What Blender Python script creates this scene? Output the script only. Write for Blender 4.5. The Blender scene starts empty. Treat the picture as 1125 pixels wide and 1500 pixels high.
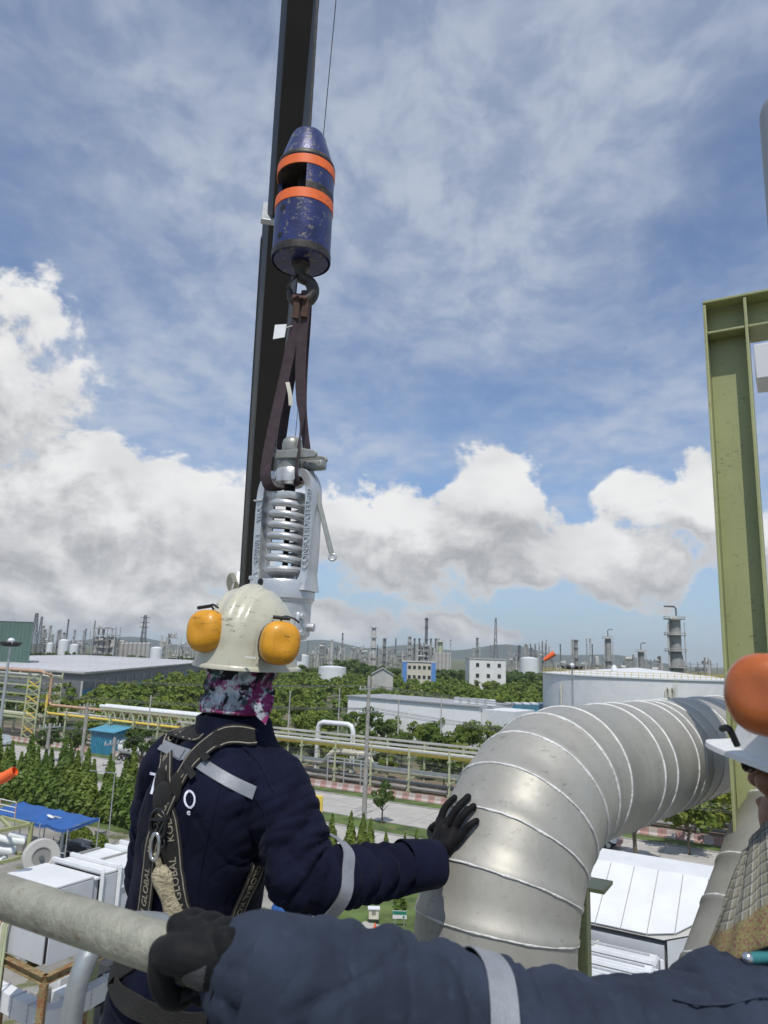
import bpy, math, random
import numpy as np
from math import sin, cos, pi, radians as rad, tan, atan2, sqrt
from mathutils import Vector, Matrix, noise as mnoise
from mathutils.bvhtree import BVHTree
random.seed(7); RNG = np.random.default_rng(7)
SC = bpy.context.scene
COL = SC.collection

# ------------------------------------------------------------------ camera
PITCH, ROLL, H, FPX = rad(11.26), rad(2.0), 20.0, 1040.0      # focal length in pixels of a 1125x1500 frame
FW = Vector((0, cos(PITCH), sin(PITCH)))
_R0 = Vector((1, 0, 0)); _U0 = Vector((0, -sin(PITCH), cos(PITCH)))
RT = _R0 * cos(ROLL) + _U0 * sin(ROLL)
UP = _U0 * cos(ROLL) - _R0 * sin(ROLL)
EYE = Vector((0, 0, H))
cam_data = bpy.data.cameras.new('camera')
cam = bpy.data.objects.new('camera', cam_data); COL.objects.link(cam)
m = Matrix.Identity(4)
for i in range(3):
    m[i][0] = RT[i]; m[i][1] = UP[i]; m[i][2] = -FW[i]; m[i][3] = EYE[i]
cam.matrix_world = m
cam_data.sensor_fit = 'VERTICAL'; cam_data.sensor_height = 36.0; cam_data.lens = 36.0 * FPX / 1500.0
cam_data.clip_start = 0.05; cam_data.clip_end = 60000
cam_data.dof.use_dof = True; cam_data.dof.focus_distance = 3.0; cam_data.dof.aperture_fstop = 9.0
SC.camera = cam

def ray(px, py):
    return FW + RT * ((px - 562.5) / FPX) - UP * ((py - 750.0) / FPX)
def at(px, py, t):            # point seen at a pixel, t metres along the optical axis
    return EYE + ray(px, py) * t
def atY(px, py, Y):           # point seen at a pixel on the plane y = Y
    d = ray(px, py); return EYE + d * (Y / d.y)
def gz(px, py, z=0.0):        # point seen at a pixel on the plane z
    d = ray(px, py); return EYE + d * ((z - H) / d.z)

# ------------------------------------------------------------------ light
SUN_EL, SUN_AZ = rad(60), rad(179)     # azimuth measured from +Y towards +X
sdir = Vector((sin(SUN_AZ) * cos(SUN_EL), cos(SUN_AZ) * cos(SUN_EL), sin(SUN_EL)))
sl = bpy.data.lights.new('sun', 'SUN'); sl.energy = 3.35; sl.angle = rad(0.53); sl.color = (1.0, 0.955, 0.88)
so = bpy.data.objects.new('sun', sl); COL.objects.link(so)
so.rotation_euler = sdir.to_track_quat('Z', 'Y').to_euler()
so.location = (0, -20, 80)

SC.view_settings.view_transform = 'Standard'; SC.view_settings.look = 'None'
SC.view_settings.exposure = 0.0; SC.view_settings.gamma = 1.0
SC.view_settings.use_curve_mapping = False
SC.render.engine = 'CYCLES'
SC.cycles.max_bounces = 6; SC.cycles.diffuse_bounces = 3; SC.cycles.glossy_bounces = 3
SC.cycles.transmission_bounces = 4; SC.cycles.transparent_max_bounces = 6; SC.cycles.volume_bounces = 0
SC.cycles.use_denoising = True
SC.cycles.use_adaptive_sampling = True; SC.cycles.adaptive_threshold = 0.015
SC.cycles.sample_clamp_indirect = 6.0
SC.cycles.caustics_reflective = False; SC.cycles.caustics_refractive = False

# ------------------------------------------------------------------ world: sky with clouds
world = bpy.data.worlds.new('World'); SC.world = world; world.use_nodes = True
class NT:
    """small wrapper to write node trees as expressions"""
    def __init__(s, tree): s.t = tree; s.n = tree.nodes; s.l = tree.links
    def node(s, typ, **kw):
        n = s.n.new(typ)
        for k, v in kw.items(): setattr(n, k, v)
        return n
    def put(s, sock, v):
        if v is None: return
        if hasattr(v, 'is_output') or isinstance(v, bpy.types.NodeSocket): s.l.new(v, sock)
        else: sock.default_value = v
    def math(s, op, a, b=None, c=None, clamp=False):
        n = s.node('ShaderNodeMath', operation=op, use_clamp=clamp)
        s.put(n.inputs[0], a); s.put(n.inputs[1], b)
        if c is not None: s.put(n.inputs[2], c)
        return n.outputs[0]
    def vmath(s, op, a, b=None):
        n = s.node('ShaderNodeVectorMath', operation=op); s.put(n.inputs[0], a); s.put(n.inputs[1], b)
        return n.outputs[0]
    def xyz(s, x, y, z):
        n = s.node('ShaderNodeCombineXYZ'); s.put(n.inputs[0], x); s.put(n.inputs[1], y); s.put(n.inputs[2], z); return n.outputs[0]
    def sep(s, v):
        n = s.node('ShaderNodeSeparateXYZ'); s.put(n.inputs[0], v); return n.outputs
    def noise(s, vec, scale, detail=4, rough=.5, dist=0.0, lac=2.0):
        n = s.node('ShaderNodeTexNoise'); s.put(n.inputs['Vector'], vec); n.inputs['Scale'].default_value = scale
        n.inputs['Detail'].default_value = detail; n.inputs['Roughness'].default_value = rough
        n.inputs['Distortion'].default_value = dist; n.inputs['Lacunarity'].default_value = lac
        return n.outputs[0]
    def step(s, v, lo, hi, a=0.0, b=1.0, smooth=True):
        n = s.node('ShaderNodeMapRange'); n.interpolation_type = 'SMOOTHSTEP' if smooth else 'LINEAR'
        s.put(n.inputs[0], v); n.inputs[1].default_value = lo; n.inputs[2].default_value = hi
        n.inputs[3].default_value = a; n.inputs[4].default_value = b
        return n.outputs[0]
    def mix(s, f, a, b, mode='MIX'):
        n = s.node('ShaderNodeMix', data_type='RGBA', blend_type=mode)
        s.put(n.inputs[0], f); s.put(n.inputs[6], a if not isinstance(a, tuple) else (*a[:3], 1)); s.put(n.inputs[7], b if not isinstance(b, tuple) else (*b[:3], 1))
        return n.outputs[2]

def azel(px, py):
    d = ray(px, py).normalized(); return atan2(d.x, d.y), math.asin(d.z)

# cumulus banks: where they stand in the sky (azimuth, elevation, half widths, weight)
def bank(px, py, wx, wy, k=1.0):
    a, e = azel(px, py); return (a, e, wx / FPX, wy / FPX, k)
BANKS = [bank(-60, 560, 180, 140, .85), bank(60, 720, 230, 120, .9), bank(250, 760, 190, 90, .9), bank(130, 850, 340, 95, 1.05), bank(260, 905, 330, 48, .95), bank(150, 770, 160, 80, 1.0),
         bank(520, 780, 130, 85, .95), bank(640, 790, 200, 92, 1.15), bank(730, 735, 108, 95, 1.2), bank(850, 815, 190, 62, 1.1),
         bank(1000, 760, 110, 75, .9), bank(930, 840, 120, 38, .8),
         bank(645, 918, 75, 42, .95), bank(510, 915, 70, 38, .8), bank(740, 928, 50, 22, .7),
         bank(-420, 700, 260, 170, 1.0), bank(1420, 800, 260, 110, 1.0), bank(1900, 760, 360, 140, .9)]

def bank_field(g, vec):
    """smooth union of the banks at a point of the sky (azimuth, elevation)"""
    acc = None
    for (a, e, ra, re, k) in BANKS:
        n = g.node('ShaderNodeVectorMath', operation='MULTIPLY_ADD')
        g.put(n.inputs[0], vec); n.inputs[1].default_value = (1 / ra, 1 / re, 0); n.inputs[2].default_value = (-a / ra, -e / re, 0)
        dn = g.node('ShaderNodeVectorMath', operation='DOT_PRODUCT'); g.put(dn.inputs[0], n.outputs[0]); g.put(dn.inputs[1], n.outputs[0])
        b = g.math('MULTIPLY_ADD', dn.outputs['Value'], -k, k)
        acc = b if acc is None else g.math('SMOOTH_MAX', acc, b, 0.25)
    return g.math('MAXIMUM', acc, -1.1)

w = NT(world.node_tree); w.n.clear()
out = w.node('ShaderNodeOutputWorld'); bg = w.node('ShaderNodeBackground')
tc = w.node('ShaderNodeTexCoord')
dx, dy, dz = w.sep(tc.outputs['Generated'])
sky = w.node('ShaderNodeTexSky'); sky.sky_type = 'NISHITA'; sky.sun_disc = False
sky.sun_elevation = SUN_EL; sky.sun_rotation = SUN_AZ; sky.altitude = 20; sky.air_density = 1.0; sky.dust_density = 0.3; sky.ozone_density = 2.0
az = w.math('ARCTAN2', dx, dy); el = w.math('ARCSINE', dz)
V0 = w.xyz(az, el, 0.0)
wn = w.node('ShaderNodeTexNoise'); w.put(wn.inputs['Vector'], V0); wn.inputs['Scale'].default_value = 7.0; wn.inputs['Detail'].default_value = 1.0
wob = w.vmath('SUBTRACT', wn.outputs['Color'], (.5, .5, .5))
Vw = w.vmath('ADD', V0, w.vmath('MULTIPLY', wob, (.16, .11, 0)))
Vn = w.vmath('ADD', V0, w.vmath('MULTIPLY', wob, (.05, .05, 0)))
f0 = bank_field(w, Vw)
f1 = bank_field(w, w.vmath('ADD', Vw, (0.02, 0.075, 0)))
# the same kind of clouds go on round the horizon behind the camera
lown = w.noise(w.xyz(az, el, 3.7), 1.6, 2, .5)
band = w.math('MULTIPLY', w.step(w.math('ABSOLUTE', az), .95, 1.3), w.step(el, .12, .5, 1.0, 0.0))
gen = w.math('SUBTRACT', w.math('MULTIPLY', w.math('MULTIPLY', w.step(lown, .42, .66), 1.5), band), 1.1)
f0 = w.math('MAXIMUM', f0, gen)
n1 = w.noise(w.vmath('MULTIPLY', Vn, (1, 1.3, 1)), 11.0, 9, .60)
n2 = w.noise(w.vmath('MULTIPLY', w.vmath('ADD', Vn, (0.010, 0.026, 0)), (1, 1.3, 1)), 11.0, 5, .60)
na = w.math('SUBTRACT', n1, .5); nb = w.math('SUBTRACT', n2, .5)
d0 = w.math('ADD', w.math('MULTIPLY', f0, .60), w.math('MULTIPLY', na, 2.2))
alpha = w.math('MULTIPLY', w.step(d0, 0.0, 0.27), w.step(el, 0.0, 0.03))
lit = w.math('ADD', w.math('MULTIPLY', w.math('SUBTRACT', na, nb), 1.9), w.math('MULTIPLY', w.math('SUBTRACT', f0, f1), .60))
lit = w.step(lit, -.50, .62)
lit = w.math('MAXIMUM', lit, w.step(d0, .05, .6, .62, 0.0))     # thin rims pass more light
lit = w.math('MULTIPLY', lit, w.step(w.noise(w.vmath('MULTIPLY', V0, (1, 1.8, 1)), 5.0, 3, .55), .34, .56, .70, 1.0))
CL = 8.2
cum = w.mix(lit, (.455 * CL, .47 * CL, .50 * CL), (1.07 * CL, 1.07 * CL, 1.07 * CL))
# high veil of altocumulus and cirrus on a flat layer
zz = w.math('ADD', w.math('MAXIMUM', dz, 0.0), 0.16)
q = w.vmath('ADD', w.xyz(w.math('DIVIDE', dx, zz), w.math('DIVIDE', dy, zz), 0.0), w.vmath('MULTIPLY', wob, (.10, .10, 0)))
h1 = w.noise(w.vmath('ADD', q, (1.9, .35, 0)), 1.1, 6, .58)
h2 = w.noise(w.vmath('MULTIPLY', q, (1.0, .8, 1.0)), 9.0, 4, .6)
patch = w.step(h1, .30, .62)
mott = w.step(h2, .30, .68)
veil = w.math('MULTIPLY', patch, w.math('MULTIPLY_ADD', mott, .50, .42))
veil = w.math('MULTIPLY_ADD', veil, .80, .10)
veil = w.math('MULTIPLY', veil, w.step(el, .03, .30, .45, 1.0))
hi = (.66 * CL, .73 * CL, .85 * CL)
base = w.mix(1.0, sky.outputs[0], (.84, 1.03, 1.24), 'MULTIPLY')
hz = w.step(el, -.01, .17, 1.0, 0.0)
base = w.mix(w.math('MULTIPLY', hz, .75), base, (.40 * CL, .52 * CL, .66 * CL))
c1 = w.mix(veil, base, hi)
c2 = w.mix(alpha, c1, cum)
w.put(bg.inputs[0], c2); bg.inputs[1].default_value = 0.10
w.l.new(bg.outputs[0], out.inputs[0])
world.cycles.sampling_method = 'MANUAL'; world.cycles.sample_map_resolution = 1024

# ------------------------------------------------------------------ helpers
def V3(*a): return Vector(a)
class MB:
    """collects shapes; build() links them as one mesh object"""
    def __init__(s): s.v = []; s.f = []; s.mi = []; s.m = 0
    def add(s, vs, fs):
        o = len(s.v); s.v.extend([tuple(p) for p in vs]); s.f.extend([tuple(i + o for i in f) for f in fs]); s.mi.extend([s.m] * len(fs)); return s
    def box(s, c, size, ax=None, top=None):
        """box centred on c; ax = 3 unit axes; top = scale of the top face"""
        c = Vector(c); X, Y, Z = ax if ax else (V3(1, 0, 0), V3(0, 1, 0), V3(0, 0, 1))
        hx, hy, hz = size[0] / 2, size[1] / 2, size[2] / 2; vs = []
        for k in (-1, 1):
            sc = top if (top and k == 1) else 1
            for (i, j) in ((-1, -1), (1, -1), (1, 1), (-1, 1)):
                vs.append(c + X * (i * hx * sc) + Y * (j * hy * sc) + Z * (k * hz))
        return s.add(vs, [(3, 2, 1, 0), (4, 5, 6, 7), (0, 1, 5, 4), (1, 2, 6, 5), (2, 3, 7, 6), (3, 0, 4, 7)])
    def bar(s, a, b, w, h, up=None):
        """square bar from a to b, w across and h along up"""
        a, b = Vector(a), Vector(b); d = b - a; L = d.length
        if L < 1e-6: return s
        d /= L; u = Vector(up) if up else (V3(0, 0, 1) if abs(d.z) < .95 else V3(1, 0, 0))
        x = d.cross(u).normalized(); u = x.cross(d).normalized()
        return s.box((a + b) / 2, (w, L, h), (x, d, u))
    def tube(s, pts, r, n=12, cap=True, closed=False):
        """tube along points, r one radius or one for each point"""
        P = [Vector(p) for p in pts]; k = len(P); rs = r if hasattr(r, '__len__') else [r] * k
        vs = []; fs = []; u = None
        for i in range(k):
            if closed: d = P[(i + 1) % k] - P[i - 1]
            else: d = (P[min(i + 1, k - 1)] - P[max(i - 1, 0)])
            d.normalize()
            if u is None: u = d.orthogonal().normalized()
            u = (u - d * u.dot(d)).normalized(); w_ = d.cross(u)
            for j in range(n):
                a = 2 * pi * j / n; vs.append(P[i] + (u * cos(a) + w_ * sin(a)) * rs[i])
        for i in range(k if closed else k - 1):
            i2 = (i + 1) % k
            for j in range(n):
                j2 = (j + 1) % n; fs.append((i * n + j, i * n + j2, i2 * n + j2, i2 * n + j))
        if cap and not closed: fs.append(tuple(range(n - 1, -1, -1))); fs.append(tuple((k - 1) * n + j for j in range(n)))
        return s.add(vs, fs)
    def cyl(s, a, b, r, r2=None, n=16): return s.tube([a, b], [r, r if r2 is None else r2], n)
    def lathe(s, c, prof, n=24, ax=None, a0=0., a1=2 * pi):
        """profile [(radius, height)...] turned round the axis at c"""
        c = Vector(c); X, Y, Z = ax if ax else (V3(1, 0, 0), V3(0, 1, 0), V3(0, 0, 1)); full = abs(a1 - a0 - 2 * pi) < 1e-6
        vs = []; fs = []; m_ = n if full else n + 1
        for (r, h) in prof:
            for j in range(m_):
                a = a0 + (a1 - a0) * j / n; vs.append(c + (X * cos(a) + Y * sin(a)) * max(r, 1e-5) + Z * h)
        for i in range(len(prof) - 1):
            for j in range(n):
                j2 = (j + 1) % m_; fs.append((i * m_ + j, i * m_ + j2, (i + 1) * m_ + j2, (i + 1) * m_ + j))
        return s.add(vs, fs)
    def loft(s, rings, cap=True, closed_ring=True):
        n = len(rings[0]); vs = [p for r in rings for p in r]; fs = []
        for i in range(len(rings) - 1):
            for j in range(n if closed_ring else n - 1):
                j2 = (j + 1) % n; fs.append((i * n + j, i * n + j2, (i + 1) * n + j2, (i + 1) * n + j))
        if cap and closed_ring: fs.append(tuple(range(n - 1, -1, -1))); fs.append(tuple((len(rings) - 1) * n + j for j in range(n)))
        return s.add(vs, fs)
    def ball(s, c, r, ax=None, nu=20, nv=12, v0=-pi / 2, v1=pi / 2):
        """ellipsoid, r = (rx, ry, rz)"""
        c = Vector(c); X, Y, Z = ax if ax else (V3(1, 0, 0), V3(0, 1, 0), V3(0, 0, 1)); r = r if hasattr(r, '__len__') else (r, r, r)
        rings = []
        for i in range(nv + 1):
            t = v0 + (v1 - v0) * i / nv; k = max(cos(t), 1e-4)
            rings.append([c + X * (r[0] * k * cos(2 * pi * j / nu)) + Y * (r[1] * k * sin(2 * pi * j / nu)) + Z * (r[2] * sin(t)) for j in range(nu)])
        return s.loft(rings)
    def poly(s, pts, thick=None, nrm=None):
        pts = [Vector(p) for p in pts]; n = len(pts)
        if thick is None: return s.add(pts, [tuple(range(n))])
        nn = Vector(nrm) if nrm else (pts[1] - pts[0]).cross(pts[2] - pts[0]).normalized()
        lo = [p - nn * thick for p in pts]
        fs = [tuple(range(n)), tuple(range(2 * n - 1, n - 1, -1))] + [(i, i + n, (i + 1) % n + n, (i + 1) % n) for i in range(n)]
        return s.add(pts + lo, fs)
    def build(s, name, mat, parent=None, smooth=35, bevel=None, weld=False, loc=None):
        me = bpy.data.meshes.new(name)
        off = Vector(loc) if loc is not None else None
        vs = s.v if off is None else [tuple(Vector(p) - off) for p in s.v]
        me.from_pydata(vs, [], s.f); me.update()
        for mm in (mat if isinstance(mat, (list, tuple)) else [mat]): me.materials.append(mm)
        if s.m or any(s.mi): me.polygons.foreach_set('material_index', s.mi)
        o = link(name, me, parent)
        if off is not None: o.location = off
        fin(o, smooth, bevel, weld)
        return o
def link(name, data, parent=None):
    o = bpy.data.objects.new(name, data); COL.objects.link(o)
    if parent is not None:
        o.parent = parent
        o.matrix_parent_inverse = parent_inv(parent)
    return o
def parent_inv(p):
    M = Matrix.Identity(4)
    while p is not None:
        M = p.matrix_parent_inverse @ p.matrix_basis if False else (p.matrix_parent_inverse @ Matrix.LocRotScale(p.location, p.rotation_euler, p.scale)) @ M if False else M
        break
    return world_mat(p).inverted() if p is not None else M
def world_mat(p):
    M = Matrix.LocRotScale(p.location, p.rotation_euler, p.scale)
    if p.parent is not None: M = world_mat(p.parent) @ p.matrix_parent_inverse @ M
    return M
def fin(o, smooth=35, bevel=None, weld=False):
    me = o.data
    import bmesh
    if weld or smooth:
        bm = bmesh.new(); bm.from_mesh(me)
        if weld: bmesh.ops.remove_doubles(bm, verts=bm.verts, dist=1e-5)
        bmesh.ops.recalc_face_normals(bm, faces=bm.faces)
        bm.to_mesh(me); bm.free()
    if smooth:
        me.polygons.foreach_set('use_smooth', [True] * len(me.polygons)); me.set_sharp_from_angle(angle=rad(smooth))
    if bevel:
        b = o.modifiers.new('bevel', 'BEVEL'); b.width = bevel; b.segments = 2; b.limit_method = 'ANGLE'; b.angle_limit = rad(40)
def tag(o, label=None, cat=None, group=None, kind=None):
    if label: o['label'] = label
    if cat: o['category'] = cat
    if group: o['group'] = group
    if kind: o['kind'] = kind
    return o
def thing(name, loc, label, cat, group=None, rz=0.0):
    o = bpy.data.objects.new(name, None); COL.objects.link(o); o.empty_display_size = .2
    o.location = loc; o.rotation_euler = (0, 0, rz); return tag(o, label, cat, group)
def kids(o): return [c for c in bpy.data.objects if c.parent is o]
def copy_tree(o, parent=None, ch=None):
    c = o.copy(); COL.objects.link(c)
    if parent is not None: c.parent = parent
    for k in (kids(o) if ch is None else ch): copy_tree(k, c)
    return c

# ------------------------------------------------------------------ procedural materials
MATS = {}
def pm(name, base, rough=.6, metal=0.0, var=.12, scale=3.0, bump=0.0, bscale=30.0, spots=None, spot_scale=6.0, spot_at=.62, coat=0.0, rvar=.1, streak=0.0, spec=None):
    """principled surface with noise colour variation, optional stains / chips and fine relief"""
    if name in MATS: return MATS[name]
    mt = bpy.data.materials.new(name); mt.use_nodes = True; t = NT(mt.node_tree); b = t.n['Principled BSDF']
    tc = t.node('ShaderNodeTexCoord').outputs['Object']
    if streak: tc2 = t.vmath('MULTIPLY', tc, (1, 1, streak))
    else: tc2 = tc
    n = t.noise(tc2, scale, 5, .6)
    c0 = tuple(max(0, x * (1 - var)) for x in base); c1 = tuple(min(1, x * (1 + var)) for x in base)
    col = t.mix(t.step(n, .3, .7), c0, c1)
    r = t.math('MULTIPLY_ADD', t.math('SUBTRACT', n, .5), rvar * 2, rough, clamp=True)
    if spots:
        sn = t.noise(t.vmath('ADD', tc2, (7.3, 1.1, 3.9)), spot_scale, 6, .65)
        k = t.step(sn, spot_at, spot_at + .07)
        col = t.mix(k, col, spots)
        r = t.math('ADD', r, t.math('MULTIPLY', k, .2), clamp=True)
    t.put(b.inputs['Base Color'], col); t.put(b.inputs['Roughness'], r); b.inputs['Metallic'].default_value = metal
    if coat: b.inputs['Coat Weight'].default_value = coat; b.inputs['Coat Roughness'].default_value = .15
    if spec is not None: b.inputs['Specular IOR Level'].default_value = spec
    if bump:
        bn = t.node('ShaderNodeBump'); bn.inputs['Strength'].default_value = bump; bn.inputs['Distance'].default_value = .02
        t.put(bn.inputs['Height'], t.noise(tc, bscale, 5, .6)); t.put(b.inputs['Normal'], bn.outputs[0])
    MATS[name] = mt; return mt
def leafm(name, c0, c1, trans=.25):
    if name in MATS: return MATS[name]
    mt = bpy.data.materials.new(name); mt.use_nodes = True; t = NT(mt.node_tree); b = t.n['Principled BSDF']
    g = t.node('ShaderNodeNewGeometry'); oi = t.node('ShaderNodeObjectInfo')
    k = t.math('ADD', t.math('MULTIPLY', g.outputs['Random Per Island'], .55), t.math('MULTIPLY', oi.outputs['Random'], .45))
    col = t.mix(k, c0, c1); pn = t.noise(g.outputs['Position'], .085, 3, .6); col = t.mix(t.math('MULTIPLY', t.step(pn, .48, .64), .55), col, (c1[0] * 1.25, c1[1] * 1.02, c1[2])); col = t.mix(t.math('MULTIPLY', t.step(pn, .44, .32), .5), col, c0); t.put(b.inputs['Base Color'], col); b.inputs['Roughness'].default_value = .55
    b.inputs['Specular IOR Level'].default_value = .35
    tr = t.node('ShaderNodeBsdfTranslucent'); t.put(tr.inputs[0], t.mix(.5, col, (.22, .30, .03)))
    mx = t.node('ShaderNodeMixShader'); mx.inputs[0].default_value = trans
    t.l.new(b.outputs[0], mx.inputs[1]); t.l.new(tr.outputs[0], mx.inputs[2]); t.l.new(mx.outputs[0], t.n['Material Output'].inputs[0])
    MATS[name] = mt; return mt

M_white = pm('white_cladding', (.70, .71, .715), .45, 0, .05, .6, spots=(.58, .59, .58), spot_scale=1.3, spot_at=.66)
M_wwall = pm('white_wall', (.86, .87, .88), .5, 0, .03, .2)
M_whited = pm('white_painted_steel', (.70, .72, .73), .5, 0, .06, 1.5)
M_grass = pm('grass', (.085, .125, .032), .9, 0, .45, .35, spots=(.17, .15, .07), spot_scale=.5, spot_at=.58)
M_soil = pm('bare_soil', (.20, .155, .11), .95, 0, .3, .5, bump=.5, bscale=3)
M_conc = pm('concrete_road', (.44, .42, .385), .85, 0, .10, .4, spots=(.33, .32, .30), spot_scale=.9, spot_at=.60)
M_concp = pm('concrete_post', (.33, .32, .30), .85, 0, .12, 1.0)
M_asph = pm('asphalt', (.12, .12, .12), .9, 0, .2, .6)
M_galv = pm('galvanised_steel', (.48, .50, .51), .45, .6, .12, 8)
M_olive = pm('olive_green_paint', (.345, .365, .175), .42, 0, .10, 2.0, spots=(.27, .285, .14), spot_scale=3, spot_at=.62, bump=.05, bscale=60)
M_pgreen = pm('pale_green_steel', (.40, .43, .27), .55, 0, .1, 1.5)
M_yellow = pm('yellow_pipe_paint', (.70, .52, .10), .5, 0, .08, 1.0)
M_salmon = pm('salmon_pipe_paint', (.52, .33, .22), .6, 0, .1, 1.0)
M_creamp = pm('cream_pipe', (.62, .60, .50), .5, 0, .08, 1.0)
M_dark = pm('dark_steel', (.055, .055, .06), .6, .3, .2, 2)
M_plant = pm('weathered_plant_steel', (.30, .295, .275), .6, .25, .25, .15)
M_plantd = pm('dark_plant_steel', (.15, .155, .16), .6, .2, .3, .15)
M_plantl = pm('pale_plant_steel', (.50, .49, .46), .6, .1, .15, .15)
M_bark = pm('bark', (.16, .125, .09), .9, 0, .3, 3, bump=.4, bscale=20)
M_glassd = pm('dark_window', (.03, .035, .04), .15, 0, .1, 2)
M_red = pm('red_barrier', (.44, .26, .235), .6, 0, .15, 2)
M_pink = pm('faded_white_barrier', (.53, .455, .43), .6, 0, .1, 2)
M_blue = pm('blue_sheet', (.02, .10, .33), .55, 0, .12, .8)
M_bluec = pm('blue_container', (.05, .24, .38), .5, 0, .15, .8)
M_orange = pm('windsock_orange', (.85, .14, .03), .7, 0, .08, 3)

# ------------------------------------------------------------------ ground, road, hills
RA = Vector((cos(rad(-30)), sin(rad(-30)), 0)); RN = Vector((-RA.y, RA.x, 0))     # along the road / away from us
def rd(s_, t_, z=0.0): return RA * s_ + RN * t_ + V3(0, 0, z)
def strip(name, t0, t1, z, mat, s0=-600, s1=400, kind='structure', parent=None):
    mb = MB(); mb.poly([rd(s0, t0, z), rd(s1, t0, z), rd(s1, t1, z), rd(s0, t1, z)])
    o = mb.build(name, mat, parent, smooth=None)
    if parent is None: tag(o, kind=kind)
    return o
def groundmat():
    mt = bpy.data.materials.new('ground_cover'); mt.use_nodes = True; t = NT(mt.node_tree); b = t.n['Principled BSDF']
    tc = t.node('ShaderNodeTexCoord').outputs['Object']
    n = t.noise(tc, .06, 6, .6); n2 = t.noise(tc, .9, 5, .6)
    c = t.mix(t.step(n, .45, .6), (.06, .085, .028), (.21, .175, .12)); c = t.mix(t.math('MULTIPLY', n2, .6), c, (.10, .12, .05))
    t.put(b.inputs['Base Color'], c); b.inputs['Roughness'].default_value = .95
    return mt
mb = MB(); mb.poly([(-7000, -1500, 0), (7000, -1500, 0), (7000, 6200, 0), (-7000, 6200, 0)])
tag(mb.build('ground', groundmat(), smooth=None), kind='structure')
# plant yard on our side of the road
mb = MB(); mb.poly([rd(-300, -60, .004), rd(300, -60, .004), rd(300, 58.5, .004), rd(-300, 58.5, .004)])
M_yard = pm('yard_concrete', (.27, .255, .225), .9, 0, .25, .25, spots=(.13, .14, .06), spot_scale=.35, spot_at=.56)
tag(mb.build('plant_yard', M_yard, smooth=None), kind='structure')
strip('hedge_bed', 57.5, 63.4, .008, M_grass)
strip('road', 63.8, 75.0, .008, M_conc)
strip('median', 75.3, 79.6, .10, M_grass)
strip('road', 79.9, 90.2, .008, M_conc)
strip('verge', 90.5, 93.6, .06, M_grass)
strip('pipe_yard', 94.0, 110, .010, M_soil)
for t_ in (63.6, 75.15, 79.75, 90.35):
    mb = MB(); a, b = rd(-600, t_, .065), rd(400, t_, .065); mb.bar(a, b, .28, .14); tag(mb.build('kerb', M_concp, smooth=None), kind='structure')
def paint():
    M = pm('road_paint', (.62, .61, .57), .8, 0, .12, 2)
    for (t_) in (69.4, 85.0):
        mb = MB()
        for k in range(-60, 60): mb.poly([rd(k * 6, t_ - .06, .013), rd(k * 6 + 2.6, t_ - .06, .013), rd(k * 6 + 2.6, t_ + .06, .013), rd(k * 6, t_ + .06, .013)])
        tag(mb.build('road_marking', M, smooth=None), kind='structure')
    # expansion joints between the slabs
    J = pm('slab_joint', (.20, .19, .18), .9, 0, .1, 2)
    mb = MB()
    for (t0, t1) in ((63.8, 75.0), (79.9, 90.2)):
        for k in range(-50, 40): mb.poly([rd(k * 7, t0, .011), rd(k * 7 + .08, t0, .011), rd(k * 7 + .08, t1, .011), rd(k * 7, t1, .011)])
    tag(mb.build('road_joint', J, smooth=None), kind='structure')
paint()
def hills():
    """far blue hills: real ridges kilometres away"""
    M = pm('hill_forest', (.060, .080, .055), .95, 0, .3, .002)
    specs = [((-330, 930, 4900), 600), ((190, 930, 5000), 380), ((470, 934, 5100), 330), ((600, 942, 4900), 300), ((740, 940, 5100), 360), ((900, 956, 5000), 320), ((1300, 950, 5000), 500)]
    nx, ny = 160, 16
    mb = MB(); vs = []; fs = []
    for j in range(ny):
        for i in range(nx):
            x = -5200 + 10400 * i / (nx - 1); y = 4400 + 1300 * j / (ny - 1); z = -5.0
            for (p, wd) in specs:
                c = atY(p[0], p[1], p[2]); z += (c.z) * .9 * math.exp(-((x - c.x) / wd) ** 2 - ((y - c.y) / 260) ** 2)
            z += (mnoise.fractal(Vector((x / 300, y / 300, 0)), 1.0, 2.0, 5)) * 9 * sin(pi * j / (ny - 1))
            vs.append((x, y, z))
    for j in range(ny - 1):
        for i in range(nx - 1):
            a = j * nx + i; fs.append((a, a + 1, a + nx + 1, a + nx))
    mb.add(vs, fs); tag(mb.build('hills', M, smooth=80), kind='structure')
hills()

# ------------------------------------------------------------------ trees
M_leafA = leafm('leaf_mid_green', (.055, .105, .014), (.180, .255, .036))
M_leafB = leafm('leaf_light_green', (.095, .155, .020), (.270, .330, .050))
M_leafC = leafm('leaf_dark_green', (.034, .075, .014), (.110, .170, .030))
M_cyp = leafm('cypress_green', (.040, .090, .014), (.150, .225, .034), .15)
def leaf_quads(C, N, size, rng, aspect=1.6, jit=.6):
    """quads of about size at centres C facing roughly N -> verts, faces"""
    n = len(C); N = N + rng.normal(0, jit, (n, 3)); N /= np.linalg.norm(N, axis=1)[:, None] + 1e-9
    a = np.cross(N, rng.normal(0, 1, (n, 3))); a /= np.linalg.norm(a, axis=1)[:, None] + 1e-9; b = np.cross(N, a)
    s_ = (size * rng.uniform(.6, 1.25, n))[:, None]; a = a * s_ * aspect * .5; b = b * s_ * .5
    v = np.stack([C - a, C - a * .1 - b, C + a, C - a * .1 + b], 1).reshape(-1, 3)
    return v
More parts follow.
